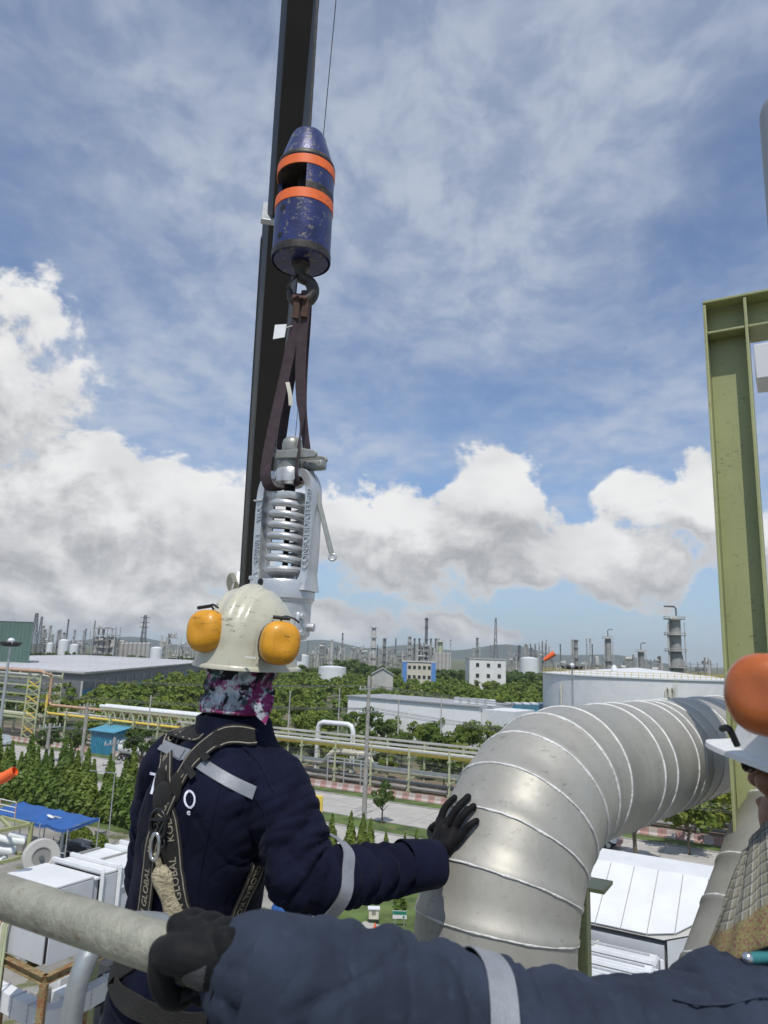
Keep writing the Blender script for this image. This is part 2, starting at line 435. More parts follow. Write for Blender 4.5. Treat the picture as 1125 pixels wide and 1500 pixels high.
def np_mesh(name, v, quads=4):
    n = len(v) // quads; me = bpy.data.meshes.new(name)
    me.vertices.add(len(v)); me.vertices.foreach_set('co', v.astype(np.float32).ravel())
    me.loops.add(len(v)); me.loops.foreach_set('vertex_index', np.arange(len(v), dtype=np.int32))
    me.polygons.add(n); me.polygons.foreach_set('loop_start', np.arange(0, len(v), quads, dtype=np.int32)); me.polygons.foreach_set('loop_total', np.full(n, quads, dtype=np.int32))
    me.update(); me.validate(); return me
def crown_pts(rng, c, r, clusters, per, crad):
    """leaf centres on the shells of clusters spread through an ellipsoid"""
    Cs = []; Ns = []
    for k in range(clusters):
        d = rng.normal(0, 1, 3); d /= np.linalg.norm(d); q = d * rng.uniform(.35, .92) ** .7
        q[2] = q[2] * .9
        cc = np.array(c) + q * np.array(r); rr = crad * rng.uniform(.65, 1.3)
        dd = rng.normal(0, 1, (per, 3)); dd /= np.linalg.norm(dd, axis=1)[:, None]
        dd[:, 2] = np.where(rng.random(per) < .6, np.abs(dd[:, 2]), dd[:, 2])
        Cs.append(cc + dd * rr * rng.uniform(.55, 1.05, (per, 1)) * np.array([1, 1, .72])); Ns.append(dd + np.array([0, 0, .35]))
    return np.concatenate(Cs), np.concatenate(Ns)
def make_tree_mesh(seed, h=8.0, w=3.0, trunk=2.2, clusters=22, per=95, leaf=.36, crad=1.05):
    rng = np.random.default_rng(seed)
    C, N = crown_pts(rng, (0, 0, trunk + (h - trunk) * .5), (w, w, (h - trunk) * .47), clusters, per, crad)
    crown = np_mesh('crown', leaf_quads(C, N, leaf, rng))
    mb = MB(); mb.tube([(0, 0, -.1), (.05, .03, trunk * .6), (.1, -.05, trunk * 1.2), (.05, .1, h * .6)], [.16, .13, .11, .05], 8)
    for k in range(6):
        a = k * 1.05 + seed; z0 = trunk * rng.uniform(.85, 1.35); L = w * rng.uniform(.5, .8)
        mb.tube([(.07, 0, z0), (cos(a) * L * .5, sin(a) * L * .5, z0 + L * .55), (cos(a) * L, sin(a) * L, z0 + L * .95)], [.07, .05, .02], 6)
    me = bpy.data.meshes.new('trunk'); me.from_pydata(mb.v, [], mb.f); me.materials.append(M_bark)
    return crown, me
TREES = []
for k, (h, w_, tr, mat) in enumerate([(8.2, 3.3, 2.0, M_leafA), (9.0, 3.6, 2.2, M_leafB), (7.2, 2.9, 1.9, M_leafA), (9.5, 3.2, 2.4, M_leafC), (8.0, 4.0, 1.8, M_leafB)]):
    c, t_ = make_tree_mesh(40 + k, h, w_, tr, 26, 90, .40, 1.1); c.materials.append(mat); TREES.append((c, t_))
YOUNG = []
for k in range(3):
    c, t_ = make_tree_mesh(70 + k, 6.2, 1.9, 1.9, 20, 105, .24, .62); c.materials.append(M_leafC if k != 1 else M_leafA); YOUNG.append((c, t_))
def plant_tree(name, meshes, loc, sc, label, group=None, rz=None):
    o = thing(name, loc, label, 'tree', group, rz if rz is not None else random.uniform(0, 6.28)); o.scale = (sc * random.uniform(.9, 1.1), sc * random.uniform(.9, 1.1), sc)
    for nm, me in zip(('crown', 'trunk'), meshes):
        c = bpy.data.objects.new(nm, me); COL.objects.link(c); c.parent = o
    return o
plant_tree('roadside_tree', YOUNG[0], gz(66, 1117), 1.05, 'young dark green roadside tree, left of a close pair on the far road', 'young trees along the road')
plant_tree('roadside_tree', YOUNG[1], gz(106, 1122), 1.15, 'young roadside tree with round crown, nearer the blue container of the pair', 'young trees along the road')
plant_tree('roadside_tree', YOUNG[2], gz(203, 1140), 1.35, 'bushy roadside tree partly hidden by the worker, beside the tanker truck', 'young trees along the road')
plant_tree('roadside_tree', YOUNG[0], gz(560, 1207), .80, 'small lone young tree on the median beside the concrete power pole', 'young trees along the road')
plant_tree('roadside_tree', YOUNG[2], gz(932, 1262), 1.45, 'dark leafy tree beside the parked truck under the silver duct', 'young trees along the road')
plant_tree('broad_tree', TREES[0], gz(1010, 1252), .98, 'broad light green tree below the silver duct next to the green column', 'trees right of the duct')
plant_tree('broad_tree', TREES[4], gz(1075, 1245), .9, 'broad tree behind the green column, partly hidden by the nearest worker', 'trees right of the duct')
# woodland beyond the pipe rack
def in_building(x, y):
    p = Vector((x, y, 0))
    if WH_POLY(x, y): return True
    return False
_whc = gz(121, 988, 10); _whl = gz(-10, 979, 10)
_e1 = (Vector((_whl.x - _whc.x, _whl.y - _whc.y, 0))).normalized(); _e2 = Vector((gz(320, 969, 10).x - _whc.x, gz(320, 969, 10).y - _whc.y, 0)).normalized()
def WH_POLY(x, y):
    d = Vector((x - _whc.x, y - _whc.y, 0)); det = _e1.x * _e2.y - _e1.y * _e2.x
    a = (d.x * _e2.y - d.y * _e2.x) / det; b = (_e1.x * d.y - _e1.y * d.x) / det
    return a > -3 and b > -3 and a < 260 and b < 330
WHITE_C = gz(605, 1026, 9); 
cands = []
_rng = random.Random(3)
for i in range(5200):
    s_ = _rng.uniform(-420, 120); t_ = _rng.uniform(108, 430)
    p = rd(s_, t_)
    u = p.x / p.y
    if p.y < 60 or abs(u + .02) > .62: continue
    if WH_POLY(p.x, p.y): continue
    if -14 < p.x < 44 and 158 < p.y < 232: continue           # white warehouse
    if (p - V3(69, 193, 0)).length < 34: continue               # storage tank
    if _rng.random() > (1.0 if t_ < 170 else .75): continue
    if any((p.x - q.x) ** 2 + (p.y - q.y) ** 2 < (4.6 + t_ * .006) ** 2 for q in cands[-900:]): continue
    cands.append(p)
cands += [gz(x_, y_) for (x_, y_) in ((590, 1108), (630, 1104), (665, 1118), (692, 1108), (655, 1088), (610, 1092), (560, 1098), (520, 1092), (480, 1084), (440, 1090), (420, 1102), (400, 1084), (700, 1128), (680, 1140), (575, 1085), (540, 1082), (640, 1080), (720, 1100))]
cands += [rd(-128 + i * 4.3 + _rng.uniform(-1.5, 1.5), _rng.choice([104.5, 106, 110, 114]) + _rng.uniform(-.8, .8)) for i in range(38)]
NEAR = [p for p in cands if p.length < 215][:290]; FAR = [p for p in cands if p not in NEAR]
for p in NEAR:
    near_left = p.x < -20
    k = _rng.choice([0, 1, 1, 2, 4, 4] if near_left else [0, 1, 2, 3, 4])
    big = _rng.uniform(.62, 1.0) * (.75 if (p.x > -25 and p.dot(RN) < 128) else 1.0)
    plant_tree('woodland_tree', TREES[k], p, big, 'leafy green tree in the woodland between the pipe rack and the warehouses', 'woodland trees beyond the pipe rack')
vs = []; rng = np.random.default_rng(11)
for p in FAR:
    h = rng.uniform(5.5, 9.0); w_ = rng.uniform(2.6, 4.2)
    C, N = crown_pts(rng, (p.x, p.y, h * .55), (w_, w_, h * .42), 9, 34, 1.25)
    vs.append(leaf_quads(C, N, .95, rng))
wm = np_mesh('woodland', np.concatenate(vs)); wm.materials.append(M_leafA)
o = bpy.data.objects.new('woodland', wm); COL.objects.link(o); tag(o, 'dense green woodland stretching to the refinery skyline', 'woodland', kind='stuff')
# dark tree belts in front of the skyline
def belt(name, px0, px1, py, Y, h, label, n=130, mat=None, w_=6.0):
    vs = []
    for i in range(n):
        x = px0 + (px1 - px0) * (i + rng.uniform(-.4, .4)) / n; q = atY(x, py, Y); yy = Y + rng.uniform(-14, 14)
        hh = h * rng.uniform(.65, 1.1)
        C, N = crown_pts(rng, (q.x * yy / Y, yy, hh * .5), (w_, w_, hh * .5), 8, 30, 2.2)
        vs.append(leaf_quads(C, N, 1.9, rng))
    me = np_mesh(name, np.concatenate(vs)); me.materials.append(mat or M_leafC)
    o = bpy.data.objects.new(name, me); COL.objects.link(o); tag(o, label, 'woodland', kind='stuff')
belt('tree_belt', -60, 330, 955, 640, 11, 'dark green tree belt behind the large grey warehouse', 130)
belt('tree_belt', 425, 800, 968, 520, 10, 'dark green tree belt below the distant refinery', 140)
belt('tree_belt', 488, 545, 958, 500, 15, 'raised dark wooded knoll in front of the refinery columns', 36)
belt('tree_belt', 730, 1130, 975, 560, 10, 'dark tree belt behind the white storage tank', 110)

# cypress hedge
def cypress_mesh(seed, h=7.6, r=.95, n=2300):
    rng = np.random.default_rng(seed); z = rng.beta(1.15, 1.5, n) * h; k = z / h
    rad_ = r * np.minimum(1.0, (1 - k) * 1.55 + .02) * (.72 + .28 * np.minimum(1, k * 6)); ang = rng.uniform(0, 2 * pi, n)
    lump = 1 + .22 * np.sin(ang * 3 + z * 2.1 + seed) + .14 * np.sin(ang * 5 - z * 3.7)
    rr = rad_ * lump * rng.uniform(.72, 1.08, n)
    C = np.stack([rr * np.cos(ang), rr * np.sin(ang), z + .15], 1); N = np.stack([np.cos(ang), np.sin(ang), np.full(n, .8)], 1)
    me = np_mesh('crown', leaf_quads(C, N, .30, rng, 1.9, .45)); me.materials.append(M_cyp)
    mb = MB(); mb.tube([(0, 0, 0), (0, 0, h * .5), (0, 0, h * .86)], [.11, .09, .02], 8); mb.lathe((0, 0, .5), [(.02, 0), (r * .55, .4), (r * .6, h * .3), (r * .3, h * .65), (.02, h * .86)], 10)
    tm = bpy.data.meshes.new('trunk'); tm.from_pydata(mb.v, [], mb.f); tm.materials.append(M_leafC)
    return me, tm
CYP = [cypress_mesh(k) for k in range(4)]
k = 0
for i in range(20):
    s_ = -92 + i * 1.62
    p = rd(s_ + random.uniform(-.2, .2), 60.0 + random.uniform(-.4, .4))
    plant_tree('cypress', CYP[i % 4], p, random.uniform(.78, 1.12), 'narrow cypress in the dense hedge row behind the blue canopy', 'cypress hedge row')
for (x, y, ytop, lab) in [(193, 1215, 1140, 'single cypress standing apart right of the hedge row, by the worker'),
                          (415, 1262, 1195, 'cypress just right of the worker, beside the yellow post'), (440, 1262, 1198, 'cypress under the worker outstretched sleeve, left of the gap'),
                          (484, 1262, 1190, 'leftmost tall cypress of the cluster above the worker forearm'), (512, 1262, 1187, 'second cypress of the cluster above the forearm, tallest of it'),
                          (530, 1264, 1190, 'third cypress of the cluster in line with the concrete pole'), (541, 1268, 1197, 'right end cypress of the cluster above the forearm'),
                          (564, 1270, 1216, 'short lone cypress between the cluster and the black glove'), (592, 1270, 1219, 'slim cypress left of the black glove'),
                          (609, 1275, 1214, 'cypress nearest the black glove, partly behind the silver duct'), (585, 1345, 1268, 'low cypress below the outstretched sleeve beside the duct')]:
    b_ = gz(x, y); top = atY(x, ytop, b_.y).z
    k += 1; plant_tree('cypress', CYP[k % 4], b_, top / 7.9, lab)
for (x, y, r_, lab) in [(100, 1237, .9, 'round clipped bush beside the blue canopy'), (119, 1238, 1.15, 'egg shaped clipped bush right of the blue canopy'), (143, 1245, 1.0, 'clipped bush beside the grey equipment box'), (575, 1382, .7, 'low bush beside the green sign board')]:
    rng2 = np.random.default_rng(int(x)); d = rng2.normal(0, 1, (900, 3)); d /= np.linalg.norm(d, axis=1)[:, None]; d[:, 2] = np.abs(d[:, 2])
    me = np_mesh('bush', leaf_quads(d * r_ * np.array([1, 1, 1.5]) * rng2.uniform(.85, 1.02, (900, 1)), d, .2, rng2)); me.materials.append(M_leafA)
    o = bpy.data.objects.new('bush', me); COL.objects.link(o); o.location = gz(x, y); tag(o, lab, 'bush')

# ------------------------------------------------------------------ far refinery skyline
def skyh(px, ytop, Y): return max(2.0, atY(px, ytop, Y).z)
def skyx(px, Y): return atY(px, 955, Y).x
def far_column(px, ytop, Y, w_px, lab, group=None, plats=5, mat=None, neck=False, flame=False, name='process_column'):
    x = skyx(px, Y); h = skyh(px, ytop, Y); r = w_px * Y / FPX / 2
    o = thing(name, (x, Y, 0), lab, 'tower', group)
    mb = MB(); mb.lathe((x, Y, 0), [(r * 1.15, 0), (r * 1.15, h * .05), (r, h * .08), (r, h * .55), (r * .86, h * .6), (r * .86, h * .95), (r * .45, h * .99), (0, h)], 18); mb.build('shell', mat or M_plant, o)
    for k in range(plats):
        z = h * (.28 + .70 * k / max(1, plats - 1)) - h * .02; a0 = random.uniform(0, 3)
        mb = MB(); mb.lathe((x, Y, z), [(r * .9, 0), (r * 1.6, 0), (r * 1.6, r * .12), (r * .9, r * .12)], 14)
        for j in range(10):
            a = 2 * pi * j / 10; mb.bar((x + cos(a) * r * 1.55, Y + sin(a) * r * 1.55, z), (x + cos(a) * r * 1.55, Y + sin(a) * r * 1.55, z + 1.2), .12, .12)
        mb.lathe((x, Y, z + 1.15), [(r * 1.5, 0), (r * 1.6, 0), (r * 1.6, .12), (r * 1.5, .12)], 14)
        mb.build('platform', M_plantl, o)
    mb = MB(); mb.tube([(x - r * 1.25, Y - r * .5, 1), (x - r * 1.25, Y - r * .5, h * .9), (x - r * .4, Y - r * .2, h * .99)], r * .14, 8); mb.build('riser_pipe', M_plantl, o)
    mb = MB(); mb.bar((x + r * 1.1, Y - r * .9, 1), (x + r * 1.1, Y - r * .9, h * .93), .5, .25); mb.build('ladder', M_plantl, o)
    if neck:
        mb = MB(); mb.tube([(x, Y, h), (x, Y, h + r * 1.6), (x + r * .4, Y, h + r * 2.0), (x + r * 1.5, Y, h + r * 2.0)] if not flame else [(x + r * .3, Y, h), (x + r * .3, Y, h + r * 1.1), (x, Y, h + r * 1.4), (x - r * 1.5, Y, h + r * 1.4)], r * .14, 8); mb.build('vent_pipe', M_plantd, o)
    return o
def far_stack(px, ytop, Y, w_px, lab, group=None, mat=None):
    x = skyx(px, Y); h = skyh(px, ytop, Y); r = w_px * Y / FPX / 2
    o = thing('chimney_stack', (x, Y, 0), lab, 'chimney', group)
    mb = MB(); mb.lathe((x, Y, 0), [(r * 1.3, 0), (r * 1.05, h * .4), (r, h), (r * .7, h), (r * .7, h - 2)], 16); mb.build('shaft', mat or M_plantl, o)
    for k in (.6, .82, .97):
        mb = MB(); mb.lathe((x, Y, h * k), [(r * .9, 0), (r * 1.7, 0), (r * 1.7, .5), (r * .9, .5)], 14); mb.build('platform', M_plantd, o)
def far_mast(px, ytop, Y, w_px, lab, arms=False, cat='pylon', name='lattice_mast'):
    x = skyx(px, Y); h = skyh(px, ytop, Y); b = w_px * Y / FPX / 2; q = max(.16, b * .13)
    o = thing(name, (x, Y, 0), lab, cat)
    n = 9
    for (i, j) in ((-1, -1), (1, -1), (1, 1), (-1, 1)):
        mb = MB(); mb.bar((x + i * b, Y + j * b, 0), (x + i * b * .3, Y + j * b * .3, h), q, q); mb.build('leg', M_plantd, o)
    mb = MB()
    for k in range(n):
        z0, z1 = h * k / n, h * (k + 1) / n; b0, b1 = b * (1 - .7 * k / n), b * (1 - .7 * (k + 1) / n)
        for (i, j, i2, j2) in ((-1, -1, 1, -1), (1, -1, 1, 1), (1, 1, -1, 1), (-1, 1, -1, -1)):
            mb.bar((x + i * b0, Y + j * b0, z0), (x + i2 * b1, Y + j2 * b1, z1), q * .7, q * .7); mb.bar((x + i2 * b0, Y + j2 * b0, z0), (x + i * b1, Y + j * b1, z1), q * .7, q * .7)
            mb.bar((x + i * b1, Y + j * b1, z1), (x + i2 * b1, Y + j2 * b1, z1), q * .7, q * .7)
    mb.build('bracing', M_plantd, o)
    if arms:
        for z in (.74, .84, .95):
            mb = MB(); mb.bar((x - b * 1.5, Y, h * z), (x + b * 1.5, Y, h * z), q * 1.3, q * 1.6); mb.build('cross_arm', M_plantd, o)
def plant_block(px0, px1, ytop, Y, lab, mat=None, group=None, dense=1.0, seed=0, cat='plant'):
    """open steel process structure with decks, vessels and pipes"""
    r_ = random.Random(seed); x0, x1 = skyx(px0, Y), skyx(px1, Y); h = skyh((px0 + px1) / 2, ytop, Y); W = x1 - x0; D = max(6, W * .5)
    o = thing('process_unit', ((x0 + x1) / 2, Y, 0), lab, cat, group)
    nx = max(2, int(W / 7)); floors = max(2, int(h / 5.5)); q = .45
    for i in range(nx + 1):
        xx = x0 + W * i / nx; hh = h * r_.uniform(.6, 1.0)
        for yy in (Y - D / 2, Y + D / 2):
            mb = MB(); mb.bar((xx, yy, 0), (xx, yy, hh), q, q); mb.build('column', mat or M_plant, o)
    for k in range(1, floors + 1):
        z = h * k / (floors + .5); a, b = sorted((r_.uniform(0, .3), r_.uniform(.65, 1)))
        mb = MB(); mb.box((x0 + W * (a + b) / 2, Y, z), (W * (b - a), D, .4)); mb.build('deck', mat or M_plant, o)
        mb = MB(); mb.bar((x0 + W * a, Y - D / 2, z + 1.1), (x0 + W * b, Y - D / 2, z + 1.1), .12, .12); mb.build('railing', M_plantl, o)
        for j in range(int(2 * dense * max(1, W / 12))):
            xx = x0 + W * r_.uniform(a, b); rr = r_.uniform(.7, 1.6); hh = r_.uniform(2, 5)
            mb = MB(); yv = Y - D * .3
            if r_.random() < .5: mb.lathe((xx, yv, z + .2), [(0, 0), (rr, .3), (rr, hh), (0, hh + rr * .5)], 12)
            else: mb.tube([(xx - hh * .6, yv, z + 1.5), (xx + hh * .6, yv, z + 1.5)], rr * .8, 12)
            mb.build('vessel', r_.choice([M_plantl, M_plant, M_plantd]), o)
    for j in range(int(3 * dense)):
        xx = x0 + W * r_.random(); mb = MB(); mb.tube([(xx, Y - D * .55, 0), (xx, Y - D * .55, h * r_.uniform(.6, 1.12))], r_.uniform(.3, .8), 8); mb.build('riser_pipe', r_.choice([M_plantl, M_plant]), o)
    return o
# right hand columns beyond the tank
far_column(990, 902, 330, 19, 'tall grey distillation column with five railed platforms beside the green column', plats=5, neck=True, flame=True)
far_column(891, 932, 380, 10, 'slim process column with bent vent pipe on top, behind the storage tank', plats=3, neck=True)
far_column(939, 952, 400, 10, 'short wide process column between the two taller ones behind the tank', plats=3, neck=True)
for i, (a, b, y, Yd) in enumerate([(868, 884, 968, 420), (906, 926, 962, 430), (950, 970, 965, 420), (1006, 1045, 968, 520), (800, 838, 968, 640), (848, 866, 970, 600)]):
    plant_block(a, b, y, Yd, 'low steel process structure among the columns behind the white tank', seed=20 + i, group='low process structures behind the tank')
far_stack(844, 937, 520, 5, 'thin square stack left of the bent vent column', mat=M_plant)
# centre
far_column(547, 917, 900, 6.5, 'pale tall column left of centre on the refinery skyline', plats=4, mat=M_plantl)
far_column(563, 934, 950, 5, 'dark slim column just right of the pale tall column', plats=4, mat=M_plantd)
far_column(600, 931, 980, 5, 'slender column left of the dark heater block', plats=5)
far_stack(501, 927, 1000, 2.2, 'needle thin flare stack right of the hanging valve', mat=M_plant)
plant_block(608, 641, 944, 820, 'dark dense heater block under the tallest chimney', M_plantd, seed=3, dense=3)
far_stack(624, 905, 822, 4.2, 'tallest dark chimney rising from the heater block', mat=M_plantd)
for k, px in enumerate((607, 614, 631, 638)): far_stack(px, 935, 824, 2.4, 'short furnace stack around the tallest chimney', 'short furnace stacks on the heater block', M_plantd)
far_stack(699, 934, 900, 3.2, 'plain grey stack above the white office building', mat=M_plant)
far_mast(726, 905, 800, 6, 'tall lattice derrick between the white building and the tank')
far_stack(761, 945, 900, 3.0, 'short dark stack right of the lattice derrick', mat=M_plantd)
for i, (a, b, y, Yd) in enumerate([(446, 470, 956, 900), (462, 482, 945, 1000), (484, 506, 950, 1050), (508, 536, 948, 1000), (520, 548, 953, 900), (566, 604, 954, 860), (742, 760, 958, 900), (764, 800, 957, 1000), (556, 584, 950, 1050)]):
    plant_block(a, b, y, Yd, 'grey process structure along the central refinery skyline', seed=40 + i, group='central skyline process structures', dense=1.5)
for i in range(22):
    px = random.choice([random.uniform(440, 606), random.uniform(745, 860)]); far_column(px, random.uniform(936, 955), random.uniform(950, 1150), random.uniform(2.2, 3.8), 'small far column on the central refinery skyline', 'small far columns at the centre', plats=2, mat=random.choice([M_plant, M_plantl, M_plantd]))
# left
far_mast(47, 898, 900, 9, 'left lattice tower of a pair beside the green building'); far_mast(55, 903, 930, 6, 'slimmer right lattice tower of the pair beside the green building')
far_stack(95, 907, 1000, 2.2, 'thin flare stack above the white tanks on the left skyline', mat=M_plantd)
far_mast(208, 901, 900, 9, 'power pylon with three cross arms above the left silos', arms=True, name='power_pylon')
for i in range(16):
    px = random.uniform(58, 128); far_column(px, random.uniform(914, 934), random.uniform(950, 1100), random.uniform(2.4, 4), 'small far column on the left refinery skyline', 'small far columns at the left', plats=2, mat=random.choice([M_plant, M_plantd]))
for i, (a, b, y, Yd) in enumerate([(60, 90, 936, 950), (92, 130, 940, 900), (168, 178, 938, 800), (235, 262, 930, 620), (262, 285, 942, 900)]):
    plant_block(a, b, y, Yd, 'grey process structure along the left skyline', M_plantl if i == 3 else None, seed=60 + i, group='left skyline process structures', dense=2)
for i in range(34):
    px_ = random.choice([random.uniform(440, 600), random.uniform(745, 870), random.uniform(58, 260), random.uniform(640, 740)]); far_stack(px_, random.uniform(934, 952), random.uniform(900, 1150), random.uniform(1.2, 2.0), 'thin far stack or mast along the refinery skyline', 'thin far stacks on the skyline', random.choice([M_plant, M_plantl, M_plantd]))
M_silo = pm('silo_concrete', (.42, .40, .38), .8, 0, .12, .2)
for k in range(4):
    Yd = 640; px = 139 + k * 8.6; x = skyx(px, Yd); h = skyh(px, 932, Yd); r = 4.1 * Yd / FPX
    mb = MB(); mb.lathe((x, Yd, 0), [(r, 0), (r, h - 1.5), (r * .5, h), (0, h)], 20); tag(mb.build('silo', M_silo, loc=(x, Yd, 0)), 'tall grey silo in the row of four carrying a head frame', 'silo', 'row of four tall silos')
for k in range(7):
    Yd = 660; px = 178 + k * 6.4; x = skyx(px, Yd); h = skyh(px, 941, Yd); r = 3.2 * Yd / FPX
    mb = MB(); mb.lathe((x, Yd, 0), [(r, 0), (r, h - 1), (r * .4, h), (0, h)], 20); tag(mb.build('silo', M_silo, loc=(x, Yd, 0)), 'shorter grey silo in the row right of the head frame', 'silo', 'row of shorter silos')
plant_block(133, 170, 916, 641, 'open head frame gantry standing on the four tall silos', M_plant, seed=5, dense=1)
for (px, y, w_, Yd, lab) in [(72, 941, 9, 800, 'small white round tank at far left below the columns'), (92, 936, 14, 780, 'white tank with block on top below the flare stack'), (108, 943, 12, 760, 'low white tank right of the flare stack'), (229, 947, 17, 600, 'white round tank right of the shorter silos'), (488, 975, 40, 420, 'long low white tank below the hanging valve'), (775, 962, 26, 700, 'low white tank left of the storage tank'), (440, 958, 26, 700, 'white tank right of the worker helmet')]:
    x = skyx(px, Yd); h = skyh(px, y, Yd); r = w_ * Yd / FPX / 2
    mb = MB(); mb.lathe((x, Yd, 0), [(r, 0), (r, h * .93), (r * .5, h * .98), (0, h)], 28); o = mb.build('storage_tank', M_whited, loc=(x, Yd, 0)); tag(o, lab, 'tank')
M_creamw = pm('cream_plaster', (.58, .54, .44), .8, 0, .06, .3); M_bluew = pm('blue_plaster', (.10, .25, .55), .8, 0, .06, .3); M_wplas = pm('white_plaster', (.72, .72, .70), .8, 0, .06, .3)
M_ggrey = pm('grey_roof_sheet', (.36, .37, .38), .6, .2, .1, .3)
def office(px0, px1, ytop, Y, dep, lab, wall, accent=None, floors=3, nwin=5):
    x0, x1 = skyx(px0, Y), skyx(px1, Y); h = skyh((px0 + px1) / 2, ytop, Y); W = x1 - x0
    o = thing('office_building', ((x0 + x1) / 2, Y, 0), lab, 'building')
    mb = MB(); mb.box(((x0 + x1) / 2, Y + dep / 2, h / 2), (W, dep, h)); mb.build('wall', wall, o)
    mb = MB(); mb.box(((x0 + x1) / 2, Y + dep / 2, h + .25), (W + .8, dep + .8, .5)); mb.build('roof', M_plantl, o)
    if accent:
        for xx in (x0 + W * .07, x1 - W * .05):
            mb = MB(); mb.box((xx, Y - .3, h / 2), (W * .14, .6, h - .1)); mb.build('accent_panel', accent, o)
    for f in range(floors):
        for k in range(nwin):
            xx = x0 + W * (.22 + .60 * k / max(1, nwin - 1)); z = h * (1 - (f + .55) / (floors + .1)) if floors > 1 else h * .6
            mb = MB(); mb.box((xx, Y - .02, z), (W * .10, .2, h / floors * .40)); wv = mb.build('window', M_plantl, o)
            mb = MB(); mb.box((xx, Y - .14, z), (W * .085, .1, h / floors * .32)); mb.build('pane', M_glassd, wv)
office(590, 638, 970, 400, 18, 'cream office building with blue end panels in the tree line', M_creamw, M_bluew, 3, 5)
office(688, 741, 966, 420, 20, 'white flat roofed building with dark windows left of the tank', M_wplas, None, 3, 3)
# cream silo block
Yd = 600
for k in range(4):
    px = 639 + k * 5.6; x = skyx(px, Yd); h = skyh(px, 957, Yd)
    mb = MB(); mb.lathe((x, Yd, 0), [(1.7, 0), (1.7, h), (0, h + .6)], 16); tag(mb.build('silo', M_silo, loc=(x, Yd, 0)), 'pale silo in the tight block behind the cream building', 'silo', 'block of pale silos')
far_column(645, 938, 605, 8, 'pale green topped tower above the block of pale silos', plats=2, mat=M_pgreen)
# green clad building and the large grey warehouse
def clad_building():
    Y = 330.; p0, p1 = atY(-90, 955, Y), atY(44, 955, Y); h = skyh(40, 911, Y); e = Vector((p1.x, Y, 0)).normalized(); D = 34
    A, B = Vector((p0.x, Y, 0)), Vector((p1.x, Y, 0)); C_, D_ = B + e * D, A + e * D
    o = thing('clad_building', (A + B) / 2, 'green sheet clad building at the left edge behind the warehouse', 'building'); gm = pm('green_sheet', (.085, .15, .125), .6, .1, .1, .1); U = V3(0, 0, h)
    mb = MB(); mb.add([A, B, C_, D_, A + U, B + U, C_ + U, D_ + U], [(0, 1, 5, 4), (1, 2, 6, 5), (2, 3, 7, 6), (3, 0, 4, 7)]); mb.build('wall', gm, o)
    mb = MB(); mb.poly([A + U, B + U, C_ + U, D_ + U], .3, (0, 0, 1)); mb.build('roof', M_ggrey, o)
    for k in range(1, 24):
        q = A.lerp(B, k / 24) - V3(0, .05, 0); mb = MB(); mb.bar(q, q + U * .99, .12, .1); mb.build('cladding_rib', gm, o)
clad_building()
def warehouse():
    c = Vector((_whc.x, _whc.y, 0)); e1, e2 = _e1, _e2; L1, L2 = 150, 290; h = 10.0
    o = thing('warehouse', c, 'very long grey warehouse with pale ribbed low roof beyond the woodland', 'building')
    P = lambda a, b, z: c + e1 * a + e2 * b + V3(0, 0, z)
    wallm = pm('grey_wall_sheet', (.20, .205, .215), .65, .1, .06, .1)
    mb = MB(); mb.add([P(0, 0, 0), P(L1, 0, 0), P(L1, L2, 0), P(0, L2, 0), P(0, 0, h), P(L1, 0, h), P(L1, L2, h), P(0, L2, h)], [(0, 1, 5, 4), (0, 3, 7, 4), (1, 2, 6, 5), (2, 3, 7, 6)]); mb.build('wall', wallm, o)
    roofm = pm('pale_roof_sheet', (.60, .60, .61), .55, 0, .08, .05)
    mb = MB(); mb.poly([P(-1, -1, h + .3), P(L1, -1, h + .3), P(L1, L2, h + .3), P(-1, L2, h + .3)], .28, (0, 0, 1)); rf = mb.build('roof', roofm, o)
    dk = pm('roof_gutter_strip', (.22, .22, .24), .6, .1, .1, .1)
    for k in range(1, 26):
        b = L2 * (k / 26.0) ** 1.25
        mb = MB(); mb.bar(P(0, b, h + .33), P(L1, b, h + .33), .55, .08); mb.build('roof_rib', dk, o)
    for k in range(22):
        mb = MB(); b = L2 * k / 22.0; mb.bar(P(-.3, b, 0), P(-.3, b, h - 2), .5, .5); mb.build('wall_post', M_plantl, o)
    mb = MB(); mb.bar(P(-1.1, -1, h + .55), P(-1.1, L2, h + .55), .4, .5); mb.build('gutter', M_plantl, o)
    mb = MB(); mb.bar(P(-1, -1.1, h + .55), P(L1, -1.1, h + .55), .4, .5); mb.build('gutter', M_plantl, o)
    mb = MB(); mb.bar(P(-.35, 0, 4.2), P(-.35, L2, 4.2), .3, 1.6); mb.build('blue_window_band', M_bluec, o)
warehouse()
